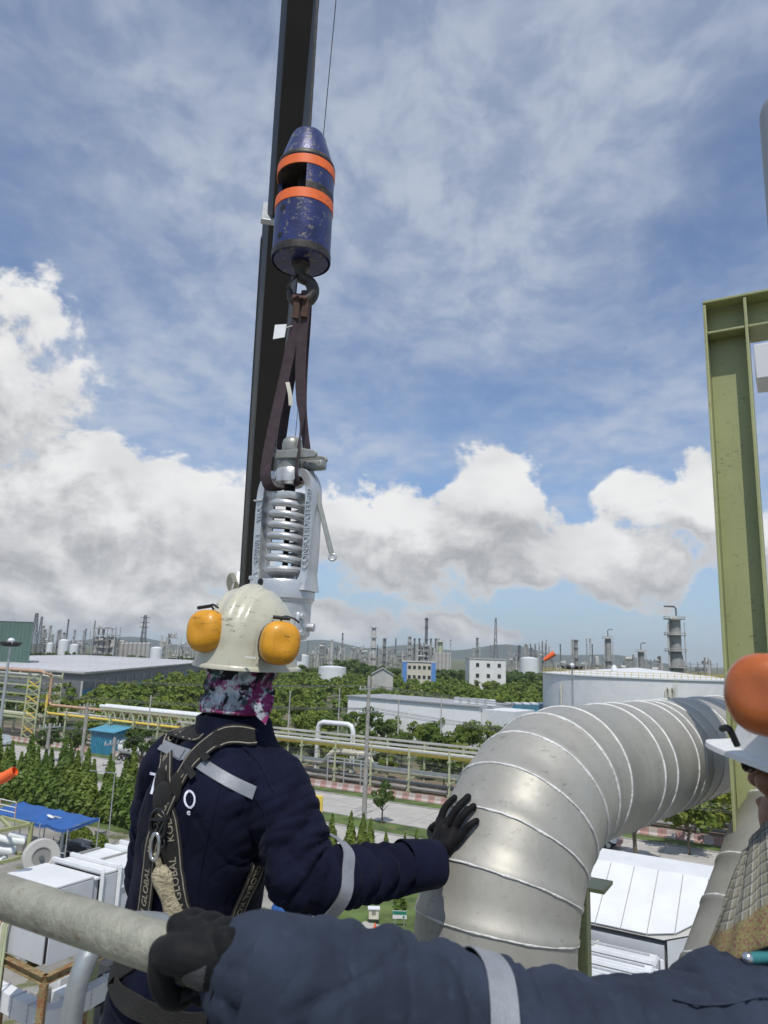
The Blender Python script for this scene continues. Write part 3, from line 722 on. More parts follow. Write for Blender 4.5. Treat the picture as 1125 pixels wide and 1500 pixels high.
def white_shed():
    a, b, cc = gz(510, 1019, 9), gz(702, 1035, 9), gz(735, 1036, 9); o = thing('white_warehouse', (a.x, a.y, 0), 'long white walled warehouse behind the pipe rack and power pole', 'building')
    d = Vector((b.x - a.x, b.y - a.y, 0)); L = d.length; e = d / L; nn = Vector((-e.y, e.x, 0)); nn = nn if nn.y > 0 else -nn
    P = lambda s_, t_, z: Vector((a.x, a.y, 0)) + e * s_ + nn * t_ + V3(0, 0, z)
    mb = MB(); mb.add([P(0, 0, 0), P(L, 0, 0), P(L, 16, 0), P(0, 16, 0), P(0, 0, 9), P(L, 0, 9), P(L, 16, 9), P(0, 16, 9)], [(0, 1, 5, 4), (1, 2, 6, 5), (2, 3, 7, 6), (3, 0, 4, 7)]); mb.build('wall', M_wwall, o)
    mb = MB(); mb.poly([P(-.4, -.4, 9.1), P(L + .4, -.4, 9.1), P(L + .4, 16, 9.1), P(-.4, 16, 9.1)], .3, (0, 0, 1)); mb.build('roof', M_ggrey, o)
    for k in range(1, 6):
        mb = MB(); mb.bar(P(L * k / 6, -.06, 0), P(L * k / 6, -.06, 8.8), .16, .12); mb.build('downpipe', M_whited, o)
    mb = MB(); mb.box(P(L + 4.2, 6, 4.2), (8, 10, 8.4), (e, nn, V3(0, 0, 1))); mb.build('annex_wall', M_whited, o)
    mb = MB(); mb.box(P(L + 3.0, .9, 2.6), (3, .3, 4.4), (e, nn, V3(0, 0, 1))); mb.build('roller_door', M_ggrey, o)
    for k in range(5):
        mb = MB(); mb.box(P(L - 8 + k * 2.2, 4, 9.8), (1.4, 1.6, 1.3), (e, nn, V3(0, 0, 1))); mb.build('roof_unit', M_whited, o)
    # blue cooler bank on the right
    p = gz(745, 1030, 8); o2 = thing('cooler_bank', (p.x, p.y, 0), 'row of blue and white air coolers between the white warehouse and the tank', 'cooler')
    for k in range(6):
        q = Vector((p.x + k * 2.5, p.y + k * 1.2, 0))
        mb = MB(); mb.box(q + V3(0, 0, 6.6), (2.2, 5, 2.4)); u = mb.build('cooler_unit', M_bluec, o2)
        mb = MB(); mb.box(q + V3(0, 0, 7.95), (1.8, 4.6, .3)); mb.build('fan_deck', M_whited, u)
        for sx in (-1, 1): mb = MB(); mb.bar(q + V3(sx, -2, 0), q + V3(sx, -2, 5.5), .25, .25); mb.build('leg', M_plantl, o2)
white_shed()
def shed():
    Yd = 330; x0, x1 = skyx(546, Yd), skyx(577, Yd); h = skyh(560, 979, Yd); e = h - 2.6; xm = (x0 + x1) / 2
    o = thing('gable_shed', (xm, Yd, 0), 'small grey gabled shed among trees left of the cream building', 'building')
    mb = MB(); mb.box((xm, Yd + 8, e / 2), (x1 - x0, 16, e)); mb.add([(x0, Yd, e), (x1, Yd, e), (xm, Yd, h)], [(0, 1, 2)]); mb.build('wall', M_plantl, o)
    for (xa, nm) in ((x0 - .4, 1), (x1 + .4, 2)):
        mb = MB(); mb.poly([(xa, Yd - .6, e - .2), (xm, Yd - .6, h + .15), (xm, Yd + 16.6, h + .15), (xa, Yd + 16.6, e - .2)], .15, (0, 0, 1)); mb.build('roof_slope', M_ggrey, o)
    mb = MB(); mb.box((xm, Yd - .06, 2), (3.2, .15, 4)); mb.build('door', M_bluec, o)
shed()
# white storage tank with railing
def big_tank():
    A = rad(19.6); D = 205.; c = V3(sin(A) * D, cos(A) * D, 0); R = 24.5; zr = 16.5
    o = thing('storage_tank', c, 'huge white storage tank with low conical roof and railing behind the duct', 'tank')
    mb = MB(); mb.lathe(c, [(R, 0), (R, zr)], 96); mb.build('shell', M_white, o)
    mb = MB(); mb.lathe(c, [(R + .05, zr), (R * .5, zr + 1.05), (0, zr + 2.1)], 96); mb.build('roof', M_white, o)
    for z in (zr - .25,):
        mb = MB(); mb.lathe(c, [(R, z), (R + .35, z), (R + .35, z + .18), (R, z + .18)], 96); mb.build('rim_girder', M_whited, o)
    for z in (.55, 1.1):
        mb = MB(); mb.lathe(c, [(R - .05, zr + z - .05), (R + .05, zr + z - .05), (R + .05, zr + z + .05), (R - .05, zr + z + .05)], 96); mb.build('hand_rail', M_yellow, o)
    for k in range(96):
        a = 2 * pi * k / 96; p = c + V3(cos(a) * R, sin(a) * R, zr)
        if p.y < c.y + 4: mb = MB(); mb.bar(p, p + V3(0, 0, 1.1), .1, .1); mb.build('rail_post', M_yellow, o)
    for px in (822, 975, 982):
        d = ray(px, 1005); d = Vector((d.x, d.y, 0)).normalized()
        b = -2 * d.dot(c); q = c.dot(c) - R * R; tt = (-b - sqrt(max(0, b * b - 4 * q))) / 2; p = d * (tt - .35)
        mb = MB(); mb.tube([p + V3(0, 0, 0), p + V3(0, 0, zr - 2.6), p + V3(.35, 0, zr - 1.9), p + V3(.7, 0, zr - 2.6), p + V3(.7, 0, zr - 4.2)], .22, 10); mb.build('vent_pipe', M_creamp, o)
    d = ray(990, 1005); p = Vector((d.x, d.y, 0)).normalized() * 181.3
    mb = MB()
    for sx in (-.3, .3): mb.bar(p + V3(sx, 0, 0), p + V3(sx, 0, zr), .08, .08)
    for k in range(20): mb.bar(p + V3(-.3, 0, .5 + k * .8), p + V3(.3, 0, .5 + k * .8), .05, .05)
    mb.build('ladder', M_creamp, o)
    mb = MB(); mb.lathe(c + V3(-9, -9, zr + 1.0), [(.7, 0), (.7, 1.0), (.4, 1.5), (0, 1.7)], 14); mb.build('roof_vent', M_whited, o)
big_tank()
def light_mast(px, ytop, Y, lab, w_px=30):
    x = atY(px, ytop, Y).x; h = atY(px, ytop, Y).z; k = w_px * Y / FPX / 2
    o = thing('floodlight_mast', (x, Y, 0), lab, 'floodlight mast')
    mb = MB(); mb.tube([(x, Y, 0), (x, Y, h)], [.30, .16], 12); mb.build('pole', M_galv, o)
    mb = MB(); mb.tube([(x + k * .62 * cos(a * pi / 8), Y + k * .62 * sin(a * pi / 8), h - .5) for a in range(16)], .08, 6, closed=True); mb.bar((x - k * .6, Y, h - .5), (x + k * .6, Y, h - .5), .12, .12); mb.bar((x, Y - k * .6, h - .5), (x, Y + k * .6, h - .5), .12, .12); mb.build('head_ring', M_dark, o)
    for j in range(8):
        a = 2 * pi * j / 8 + .2; d = V3(cos(a), sin(a), 0); p = V3(x, Y, h - .2) + d * k * .82
        mb = MB(); ax_ = (V3(-d.y, d.x, 0), (d * .8 + V3(0, 0, -.6)).normalized(), V3(0, 0, 1)); zz_ = ax_[0].cross(ax_[1]); mb.box(p, (.75, .25, .6), (ax_[0], ax_[1], zz_)); mb.build('floodlight', M_dark, o)
    mb = MB(); mb.lathe((x, Y, h), [(.45, -.1), (.5, .3), (.3, .6), (0, .65)], 12); mb.build('cap', M_whited, o)
light_mast(838, 976, 150, 'high mast with a ring of floodlights in front of the white tank', 34)
light_mast(16, 941, 105, 'tall floodlight mast at the left edge in front of the green building', 29)

# ------------------------------------------------------------------ barriers, pipe rack, poles
def barrier_mesh(mat):
    mb = MB(); prof = [(-.3, 0), (.3, 0), (.28, .22), (.14, .42), (.11, .9), (-.11, .9), (-.14, .42), (-.28, .22)]
    mb.loft([[V3(-.49, y, z) for (y, z) in prof], [V3(.49, y, z) for (y, z) in prof]])
    me = bpy.data.meshes.new('road_barrier'); me.from_pydata(mb.v, [], mb.f); me.materials.append(mat); return me
BR, BW = barrier_mesh(M_red), barrier_mesh(M_pink)
for i in range(190):
    s_ = -160 + i * 1.0
    o = bpy.data.objects.new('road_barrier', BR if i % 2 else BW); COL.objects.link(o); o.location = rd(s_, 93.85 + random.uniform(-.05, .05), .005); o.rotation_euler = (0, 0, rad(-30) + random.uniform(-.02, .02))
    tag(o, 'red plastic road barrier in the long alternating line beside the pipe rack' if i % 2 else 'faded white road barrier in the long alternating line beside the pipe rack', 'barrier', 'red road barriers' if i % 2 else 'white road barriers')
def pipe_rack():
    o = thing('pipe_rack', rd(-60, 97.5), 'long low pale green pipe rack with yellow and white pipes beyond the barriers', 'pipe rack')
    def part(nm, mat, f): mb = MB(); f(mb); return mb.build(nm, mat, o)
    for i in range(26):
        s_ = -133 + i * 6.4
        if s_ > 32: break
        for t_ in (96.0, 101.0):
            part('post', M_pgreen, lambda mb: mb.bar(rd(s_, t_), rd(s_, t_, 6.9), .28, .28))
        part('cross_beam', M_pgreen, lambda mb: mb.bar(rd(s_, 95.6, 5.3), rd(s_, 101.4, 5.3), .25, .3))
        part('cross_beam', M_pgreen, lambda mb: mb.bar(rd(s_, 95.6, 2.3), rd(s_, 101.4, 2.3), .25, .3))
        part('cross_beam', M_pgreen, lambda mb: mb.bar(rd(s_, 95.6, .75), rd(s_, 101.4, .75), .25, .3))
    part('walkway_rail', M_plantl, lambda mb: mb.bar(rd(-96, 96, 6.9), rd(34, 96, 6.9), .3, .3))
    part('walkway_rail', M_plantl, lambda mb: mb.bar(rd(-96, 101, 6.9), rd(34, 101, 6.9), .3, .3))
    part('yellow_pipe', M_yellow, lambda mb: mb.tube([rd(-134, 96.7, 9.5), rd(-134, 96.7, 6.2), rd(-133.2, 96.7, 5.75), rd(34, 96.7, 5.75)], .24, 10))
    part('salmon_pipe', M_salmon, lambda mb: mb.tube([rd(-134.5, 97.5, 13), rd(-134.5, 97.5, 7.9), rd(-133.6, 97.5, 7.3), rd(-98, 97.5, 7.3), rd(-97.4, 97.5, 6.9), rd(-97.4, 97.5, 4)], .26, 10))
    # large white line with an upward jog
    part('white_pipe', M_creamp, lambda mb: mb.tube([rd(-110, 98.2, 2.9), rd(-66.3, 98.2, 2.9), rd(-65.6, 98.2, 3.3), rd(-64.5, 98.2, 4.4), rd(-63.6, 98.2, 4.7), rd(-58.5, 98.2, 4.7), rd(-57.8, 98.2, 4.4), rd(-57.2, 98.2, 3.2), rd(-56.4, 98.2, 2.9), rd(34, 98.2, 2.9)], .46, 14))
    for (t_, z, r_, mt) in ((96.4, 1.1, .22, M_plant), (97.1, 1.05, .16, M_galv), (99.5, 1.15, .28, M_plant), (100.4, 1.1, .22, M_galv), (99.8, 2.75, .25, M_galv), (100.6, 2.7, .18, M_plant), (99.4, 5.7, .18, M_galv), (100.3, 5.7, .2, M_creamp)):
        part('process_pipe', mt, lambda mb: mb.tube([rd(-133, t_, z), rd(34, t_, z)], r_, 8))
    part('expansion_loop', M_whited, lambda mb: mb.tube([rd(-71.5, 104, 0), rd(-71.5, 104, 7.2), rd(-71.2, 104, 7.9), rd(-70.5, 104, 8.2), rd(-65.5, 104, 8.2), rd(-64.8, 104, 7.9), rd(-64.5, 104, 7.2), rd(-64.5, 104, 0)], .42, 14))
    for k in range(3):
        part('pipe_support_frame', M_galv, lambda mb: (mb.bar(rd(-64 + k * 3, 96.2), rd(-64 + k * 3, 96.2, 4.0), .2, .2), mb.bar(rd(-64 + k * 3, 96.2, 4.0), rd(-61 + k * 3, 96.2, 4.0), .2, .2)))
    # trussed bridge section at the left
    s0, s1 = -118, -88
    for t_ in (97, 100.5):
        for z in (5.0, 7.6): part('truss_chord', M_pgreen, lambda mb: mb.bar(rd(s0, t_, z), rd(s1, t_, z), .3, .3))
        for k in range(12):
            a, b = s0 + (s1 - s0) * k / 12, s0 + (s1 - s0) * (k + 1) / 12
            part('truss_web', M_pgreen, lambda mb: (mb.bar(rd(a, t_, 5.0), rd((a + b) / 2, t_, 7.6), .2, .2), mb.bar(rd((a + b) / 2, t_, 7.6), rd(b, t_, 5.0), .2, .2)))
    for (t_, r_) in ((97.8, .35), (99.2, .4)): part('white_pipe', M_whited, lambda mb: mb.tube([rd(s0 - 1, t_, 8.0), rd(s1 + 1, t_, 8.0)], r_, 10))
pipe_rack()
def pipe_tower():
    o = thing('pipe_bridge_tower', rd(-138, 97), 'tall pale green braced pipe bridge tower at the left edge', 'pipe rack')
    def part(nm, mat, f): mb = MB(); f(mb); return mb.build(nm, mat, o)
    for s_ in (-135.5, -139.5, -150, -154): 
        for t_ in (95.8, 100.8): part('column', M_pgreen, lambda mb: mb.bar(rd(s_, t_), rd(s_, t_, 13.6), .32, .32))
    for z in (4.5, 7.5, 9.2, 11, 12.6):
        for t_ in (95.8, 100.8): part('beam', M_pgreen, lambda mb: mb.bar(rd(-158, t_, z), rd(-135.4, t_, z), .28, .3))
        for k in range(5): part('process_pipe', random.choice([M_galv, M_creamp, M_pgreen]), lambda mb: mb.tube([rd(-158, 96.5 + k * .9, z + .35), rd(-135, 96.5 + k * .9, z + .35)], .18, 8))
    for k in range(9):
        z = k * 1.5; part('brace', M_yellow if k % 2 else M_pgreen, lambda mb: (mb.bar(rd(-135.5, 95.7, z), rd(-139.5, 95.7, z + 1.5), .16, .16), mb.bar(rd(-139.5, 95.7, z), rd(-135.5, 95.7, z + 1.5), .16, .16)))
    part('salmon_pipe', M_salmon, lambda mb: mb.tube([rd(-158, 95.5, 14.0), rd(-135, 95.5, 14.0), rd(-134.5, 95.7, 13.7), rd(-134.5, 97.5, 13.2)], .28, 10))
pipe_tower()
M_wire = pm('cable', (.10, .10, .11), .6, 0, .1, 2)
def power_pole(p, h, lab, arms=(16.2, 14.4), arm=1.5, lamp=False):
    o = thing('power_pole', p, lab, 'power pole'); p = Vector(p)
    mb = MB(); mb.tube([p, p + V3(0, 0, h)], [.30, .20], 8); mb.build('shaft', M_concp, o)
    for z in arms:
        mb = MB(); mb.bar(p + RN * -arm + V3(0, 0, z), p + RN * arm + V3(0, 0, z), .14, .16); a = mb.build('cross_arm', M_galv, o)
        for k in (-arm * .92, -arm * .4, arm * .4, arm * .92):
            mb = MB(); q = p + RN * k + V3(0, 0, z); mb.lathe(q, [(.05, 0), (.10, .12), (.05, .2), (.10, .28), (.04, .42)], 8); mb.build('insulator', M_plantl, a)
    return o
pb = gz(533, 1204); hp = atY(539, 990, pb.y).z
power_pole(pb, hp, 'tall plain concrete power pole on the median right of the worker', arms=(hp - 1.6, hp - 4.4, hp - 9.6), arm=2.2)
s_p = pb.dot(RA); t_p = pb.dot(RN)
pl = rd(s_p - 52, t_p); power_pole(pl, hp * .62, 'concrete power pole with cross arms left of the worker on the median', arms=(hp * .62 - .5, hp * .62 - 1.6))
p_ = gz(60, 1172); power_pole(p_, 9.5, 'short power pole with cross arm in front of the far road at left', arms=(9.0,), arm=1.6)
p_ = gz(156, 1198); power_pole(p_, 9.0, 'leaning grey pole with transformer arm behind the cypress hedge', arms=(8.3, 6.0), arm=1.4)
def wire(a, b, sag, lab, r=.022):
    pts = [Vector(a).lerp(Vector(b), k / 24) - V3(0, 0, sag * 4 * (k / 24) * (1 - k / 24)) for k in range(25)]
    mb = MB(); mb.tube(pts, r, 5); tag(mb.build('power_line', M_wire), lab, 'cable', 'overhead power lines')
for z in (hp - 1.2, hp - 4.0, hp - 9.2):
    for k in (-2.0, -.9, .9, 2.0):
        wire(rd(s_p, t_p + k, z), rd(s_p + 60, t_p + k, z - .5), 1.1, 'overhead power line running right from the concrete power pole')
        wire(rd(s_p - 110, t_p + k, z - .5), rd(s_p, t_p + k, z), 1.6, 'overhead power line running left from the concrete power pole')
for (px, y0, y1, Yd) in [(423, 1012, 1052, 150), (496, 1008, 1048, 150), (583, 1024, 1066, 140), (646, 1020, 1060, 145), (216, 1018, 1075, 125), (388, 1000, 1030, 180)]:
    b_ = atY(px, y1, Yd); h = atY(px, y0, Yd).z
    mb = MB(); mb.tube([(b_.x, Yd, 0), (b_.x, Yd, h)], [.16, .10], 8); tag(mb.build('slim_pole', M_plantl, loc=(b_.x, Yd, 0)), 'slim pale utility pole rising from the woodland', 'pole', 'slim poles in the woodland')
# yellow gate post by the road
p_ = gz(466, 1232); 
o = thing('height_gate', p_, 'yellow height gate post beside the road right of the worker', 'gate'); 
ptop = atY(466, 1166, p_.y).z
mb = MB(); mb.bar(p_, p_ + V3(0, 0, ptop), .62, .62); mb.build('post', M_yellow, o)
mb = MB(); mb.bar(p_ + V3(0, 0, ptop - .2), p_ + RA * -6.5 + V3(0, 0, ptop + .1), .4, .4); mb.build('cross_bar', M_yellow, o)
mb = MB(); mb.bar(p_ + RA * -6.5, p_ + RA * -6.5 + V3(0, 0, ptop), .62, .62); mb.build('post', M_yellow, o)
# container, tanker, truck, van
def container():
    p = gz(160, 1104); o = thing('shipping_container', p, 'blue cargo container shelter behind the tanker truck on the far road', 'container'); L, Wd, h = 6.4, 3.6, 4.3
    P = lambda a, b, z: Vector(p) + RA * a + RN * b + V3(0, 0, z)
    mb = MB(); mb.box(P(0, 0, h / 2), (L, Wd, h - .1), (RA, RN, V3(0, 0, 1))); mb.build('wall', M_bluec, o)
    mb = MB(); mb.poly([P(-L / 2 - .4, -Wd / 2 - .6, h - .1), P(L / 2 + .4, -Wd / 2 - .6, h - .1), P(L / 2 + .4, Wd / 2 + .4, h + .7), P(-L / 2 - .4, Wd / 2 + .4, h + .7)], .12, (0, 0, 1)); mb.build('roof', pm('blue_roof', (.10, .34, .48), .5, .1, .1, .5), o)
    for k in range(10):
        mb = MB(); mb.bar(P(-L / 2 + .3 + k * .6, -Wd / 2 - .05, .2), P(-L / 2 + .3 + k * .6, -Wd / 2 - .05, h - .3), .22, .1); mb.build('corrugation', M_bluec, o)
container()
M_tyre = pm('tyre_rubber', (.025, .025, .026), .85, 0, .2, 5)
def wheel(c, r, w_, parent, ax):
    mb = MB(); A = ax; X = V3(0, 0, 1); Yv = A.cross(X)
    mb.lathe(c, [(r * .55, -w_ / 2), (r * .92, -w_ / 2), (r, -w_ * .3), (r, w_ * .3), (r * .92, w_ / 2), (r * .55, w_ / 2)], 20, (X, Yv, A)); t_ = mb.build('tyre', M_tyre, parent)
    mb = MB(); mb.lathe(c, [(.02, w_ * .2), (r * .3, w_ * .3), (r * .56, w_ * .36), (r * .56, -w_ * .36), (.02, -w_ * .36)], 16, (X, Yv, A)); mb.build('rim', M_galv, t_)
def tanker():
    p = gz(200, 1116); o = thing('tanker_truck', p, 'white tanker truck partly hidden by a tree left of the worker', 'truck'); a = RA
    P = lambda s_, t_, z: Vector(p) + a * s_ + RN * t_ + V3(0, 0, z)
    mb = MB(); mb.lathe(P(-4.2, 0, 2.2), [(.1, 0), (.8, .1), (1.15, .4), (1.15, 7.4), (.8, 7.7), (.1, 7.8)], 24, (RN, V3(0, 0, 1), a)); mb.build('tank', M_white, o)
    mb = MB(); mb.box(P(0, 0, .95), (8.2, .9, .25), (a, RN, V3(0, 0, 1))); mb.build('chassis', M_dark, o)
    mb = MB(); mb.box(P(5.2, 0, 2.0), (2.0, 2.4, 2.4), (a, RN, V3(0, 0, 1)), top=.9); cb = mb.build('cab', M_white, o, bevel=.15)
    mb = MB(); mb.box(P(5.6, -1.16, 2.5), (.9, .06, .8), (a, RN, V3(0, 0, 1))); mb.build('side_window', M_glassd, cb)
    for s_ in (-3.2, -2.0, 2.2, 5.0):
        for t_ in (-1.0, 1.0): wheel(P(s_, t_, .52), .52, .34, o, RN)
tanker()
def truck():
    p = gz(893, 1242); o = thing('parked_truck', p, 'white truck cab parked below the silver duct beside the dark leafy tree', 'truck'); a = RA
    P = lambda s_, t_, z: Vector(p) + a * s_ + RN * t_ + V3(0, 0, z)
    prof = [(-1.05, .75), (1.0, .75), (1.08, 1.5), (.85, 1.75), (.6, 2.95), (.35, 3.1), (-1.05, 3.1)]
    mb = MB(); mb.loft([[P(s_, -1.15, z) for (s_, z) in prof], [P(s_, 1.15, z) for (s_, z) in prof]]); cb = mb.build('cab', M_white, o, bevel=.08)
    mb = MB(); mb.poly([P(-.5, -1.17, 1.8), P(.62, -1.17, 1.8), P(.42, -1.17, 2.75), P(-.5, -1.17, 2.75)], .03, RN); mb.build('side_window', M_glassd, cb)
    mb = MB(); mb.poly([P(.87, -1.0, 1.8), P(.87, 1.0, 1.8), P(.63, 1.0, 2.85), P(.63, -1.0, 2.85)], .03, -a); mb.build('windscreen', M_glassd, cb)
    mb = MB(); mb.box(P(1.1, 0, .7), (.25, 2.35, .4), (a, RN, V3(0, 0, 1))); mb.build('bumper', M_red, o)
    for t_ in (-.85, .85): mb = MB(); mb.box(P(1.13, t_, 1.12), (.08, .35, .22), (a, RN, V3(0, 0, 1))); mb.build('headlight', M_plantl, o)
    mb = MB(); mb.box(P(-4.2, 0, .9), (7, .9, .25), (a, RN, V3(0, 0, 1))); mb.build('chassis', M_dark, o)
    mb = MB(); mb.box(P(-4.4, 0, 2.0), (6.2, 2.4, 1.7), (a, RN, V3(0, 0, 1))); mb.build('cargo_body', M_salmon, o)
    for s_ in (.1, -5.0, -6.2):
        for t_ in (-1.0, 1.0): wheel(P(s_, t_, .5), .5, .32, o, RN)
truck()
def van():
    p = gz(2, 1092); o = thing('parked_van', p, 'pale van at the left edge on the far road below the pipe tower', 'van'); a = RA
    P = lambda s_, t_, z: Vector(p) + a * s_ + RN * t_ + V3(0, 0, z)
    prof = [(-2.3, .4), (2.3, .4), (2.35, 1.0), (1.5, 1.2), (.9, 2.0), (-2.2, 2.05)]
    mb = MB(); mb.loft([[P(s_, -.9, z) for (s_, z) in prof], [P(s_, .9, z) for (s_, z) in prof]]); b = mb.build('body', pm('silver_car_paint', (.5, .55, .58), .3, .4, .05, 1), o, bevel=.1)
    mb = MB(); mb.poly([P(-1.9, -.92, 1.25), P(1.2, -.92, 1.25), P(.75, -.92, 1.85), P(-1.9, -.92, 1.85)], .03, RN); mb.build('side_window', M_glassd, b)
    for s_ in (-1.4, 1.5):
        for t_ in (-.8, .8): wheel(P(s_, t_, .33), .33, .22, o, RN)
van()
# windsocks
def windsock(px0, py0, px1, py1, t_, r0, r1, lab, tip):
    a, b = at(px0, py0, t_), at(px1, py1, t_ * 1.0); o = thing('windsock', (a.x, a.y, 0), lab, 'windsock')
    mb = MB(); pts = [a.lerp(b, k / 6) + V3(0, 0, .05 * sin(k * 1.3)) for k in range(7)]; mb.tube(pts, [r0 + (r1 - r0) * k / 6 for k in range(7)], 16, cap=False); mb.build('sock', M_orange, o)
    mb = MB(); mb.tube([(a.x, a.y, tip), (a.x, a.y, a.z + .3)], [.06, .04], 8); mb.build('pole', M_galv, o)
windsock(-22, 1148, 22, 1131, 30, .30, .19, 'blurred orange windsock poking in at the left edge over the hedge', 0)
windsock(812, 957, 797, 967, 300, 1.3, .8, 'tiny orange windsock above the trees left of the white tank', 0)

# ------------------------------------------------------------------ plant yard below us
ZU = V3(0, 0, 1); GR = (RA, RN, ZU)
M_white_shaded = pm('white_duct_shaded', (.52, .54, .56), .5, 0, .06, .8, spots=(.42, .42, .41), spot_scale=1.6, spot_at=.64)  # upright duct walls: same white as the tops with shade painted in, plus stains
M_rust = pm('rusty_olive_steel', (.26, .21, .10), .7, .1, .3, 3, spots=(.25, .11, .05), spot_scale=4, spot_at=.5)
M_shade = pm('charcoal_cloth', (.03, .032, .035), .9, 0, .2, 2)
def duct_left():
    s0, s1, t0, zb, zt = -30.7, -27.4, 21.2, 7.0, 10.0
    o = thing('white_air_duct', rd((s0 + s1) / 2, t0, zb), 'big white box duct with ribbed panels below the rail, left of the worker', 'duct')
    cuts = [0, 2.0, 2.35, 3.3, 5.3, 6.2, 8.3, 9.2, 11.5, 12.4, 14]
    for a, b in zip(cuts[:-1], cuts[1:]):
        dz = .0 if b - a > .5 else -.12
        ta, tb = t0 + a + .03, t0 + b - .03
        mb = MB(); mb.box(rd((s0 + s1) / 2, (ta + tb) / 2, zt - .05 + dz), (s1 - s0, tb - ta, .1), GR); mb.build('top_panel', M_white, o, bevel=.02)
        mb = MB(); mb.box(rd(s1 - .04 + dz, (ta + tb) / 2, (zb + zt) / 2 - .06), (.08, tb - ta, zt - zb - .14), GR); mb.build('side_panel', M_white_shaded, o, bevel=.02)
        mb = MB(); mb.box(rd(s0 + .04, (ta + tb) / 2, (zb + zt) / 2 - .06), (.08, tb - ta, zt - zb - .14), GR); mb.build('side_panel', M_white_shaded, o)
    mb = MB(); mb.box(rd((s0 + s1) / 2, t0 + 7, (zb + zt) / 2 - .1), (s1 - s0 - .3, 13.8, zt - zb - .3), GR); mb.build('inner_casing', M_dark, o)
    mb = MB(); mb.box(rd((s0 + s1) / 2 - .1, t0 + .0, (zb + zt) / 2 - .06), (s1 - s0 - .25, .08, zt - zb - .14), GR); mb.build('end_panel', M_white_shaded, o, bevel=.02)
    for a in cuts[2:-1]:
        mb = MB(); mb.bar(rd(s0 - .05, t0 + a, zt + .09), rd(s1 + .1, t0 + a, zt + .09), .16, .16); mb.build('stiffener', M_whited, o, bevel=.015)
        mb = MB(); mb.bar(rd(s1 + .09, t0 + a, zb), rd(s1 + .09, t0 + a, zt + .1), .14, .16); mb.build('stiffener', M_whited, o, bevel=.015)
    for (a, b) in ((3.3, 5.3), (6.2, 8.3), (9.2, 11.5)):
        mb = MB(); mb.bar(rd(s0, t0 + (a + b) / 2 + .6, zt + .06), rd(s0 + .1, t0 + a, zt + .06), .1, .08); mb.bar(rd((s0 + s1) / 2, t0 + a, zt + .045), rd((s0 + s1) / 2, t0 + b, zt + .045), .1, .08); mb.build('stiffener', M_plant, o)
        mb = MB(); mb.bar(rd(s1 + .06, t0 + a, zb + 2.2), rd(s1 + .06, t0 + b, zb + 2.2), .06, .08); mb.build('stiffener', M_whited, o)
    # supports down to the yard
    for s_ in (s0 + .4, s1 - .4):
        for t_ in (t0 + 5, t0 + 13): mb = MB(); mb.bar(rd(s_, t_, 0), rd(s_, t_, zb), .3, .3); mb.build('support_leg', M_olive, o)
    o2 = thing('conduit_bundle', rd(-30.2, 20.9, 0), 'tan and green conduit pipes rising in front of the white box duct', 'pipe')
    for k, mt in enumerate((M_salmon, M_creamp, M_pgreen, M_pgreen)):
        mb = MB(); q = rd(-30.35 + k * .17, 20.95, 0); mb.tube([q, q + V3(0, 0, 8.1), q + V3(0, 0, 8.3) + RN * .15], .06, 8); mb.build('conduit', mt, o2)
duct_left()
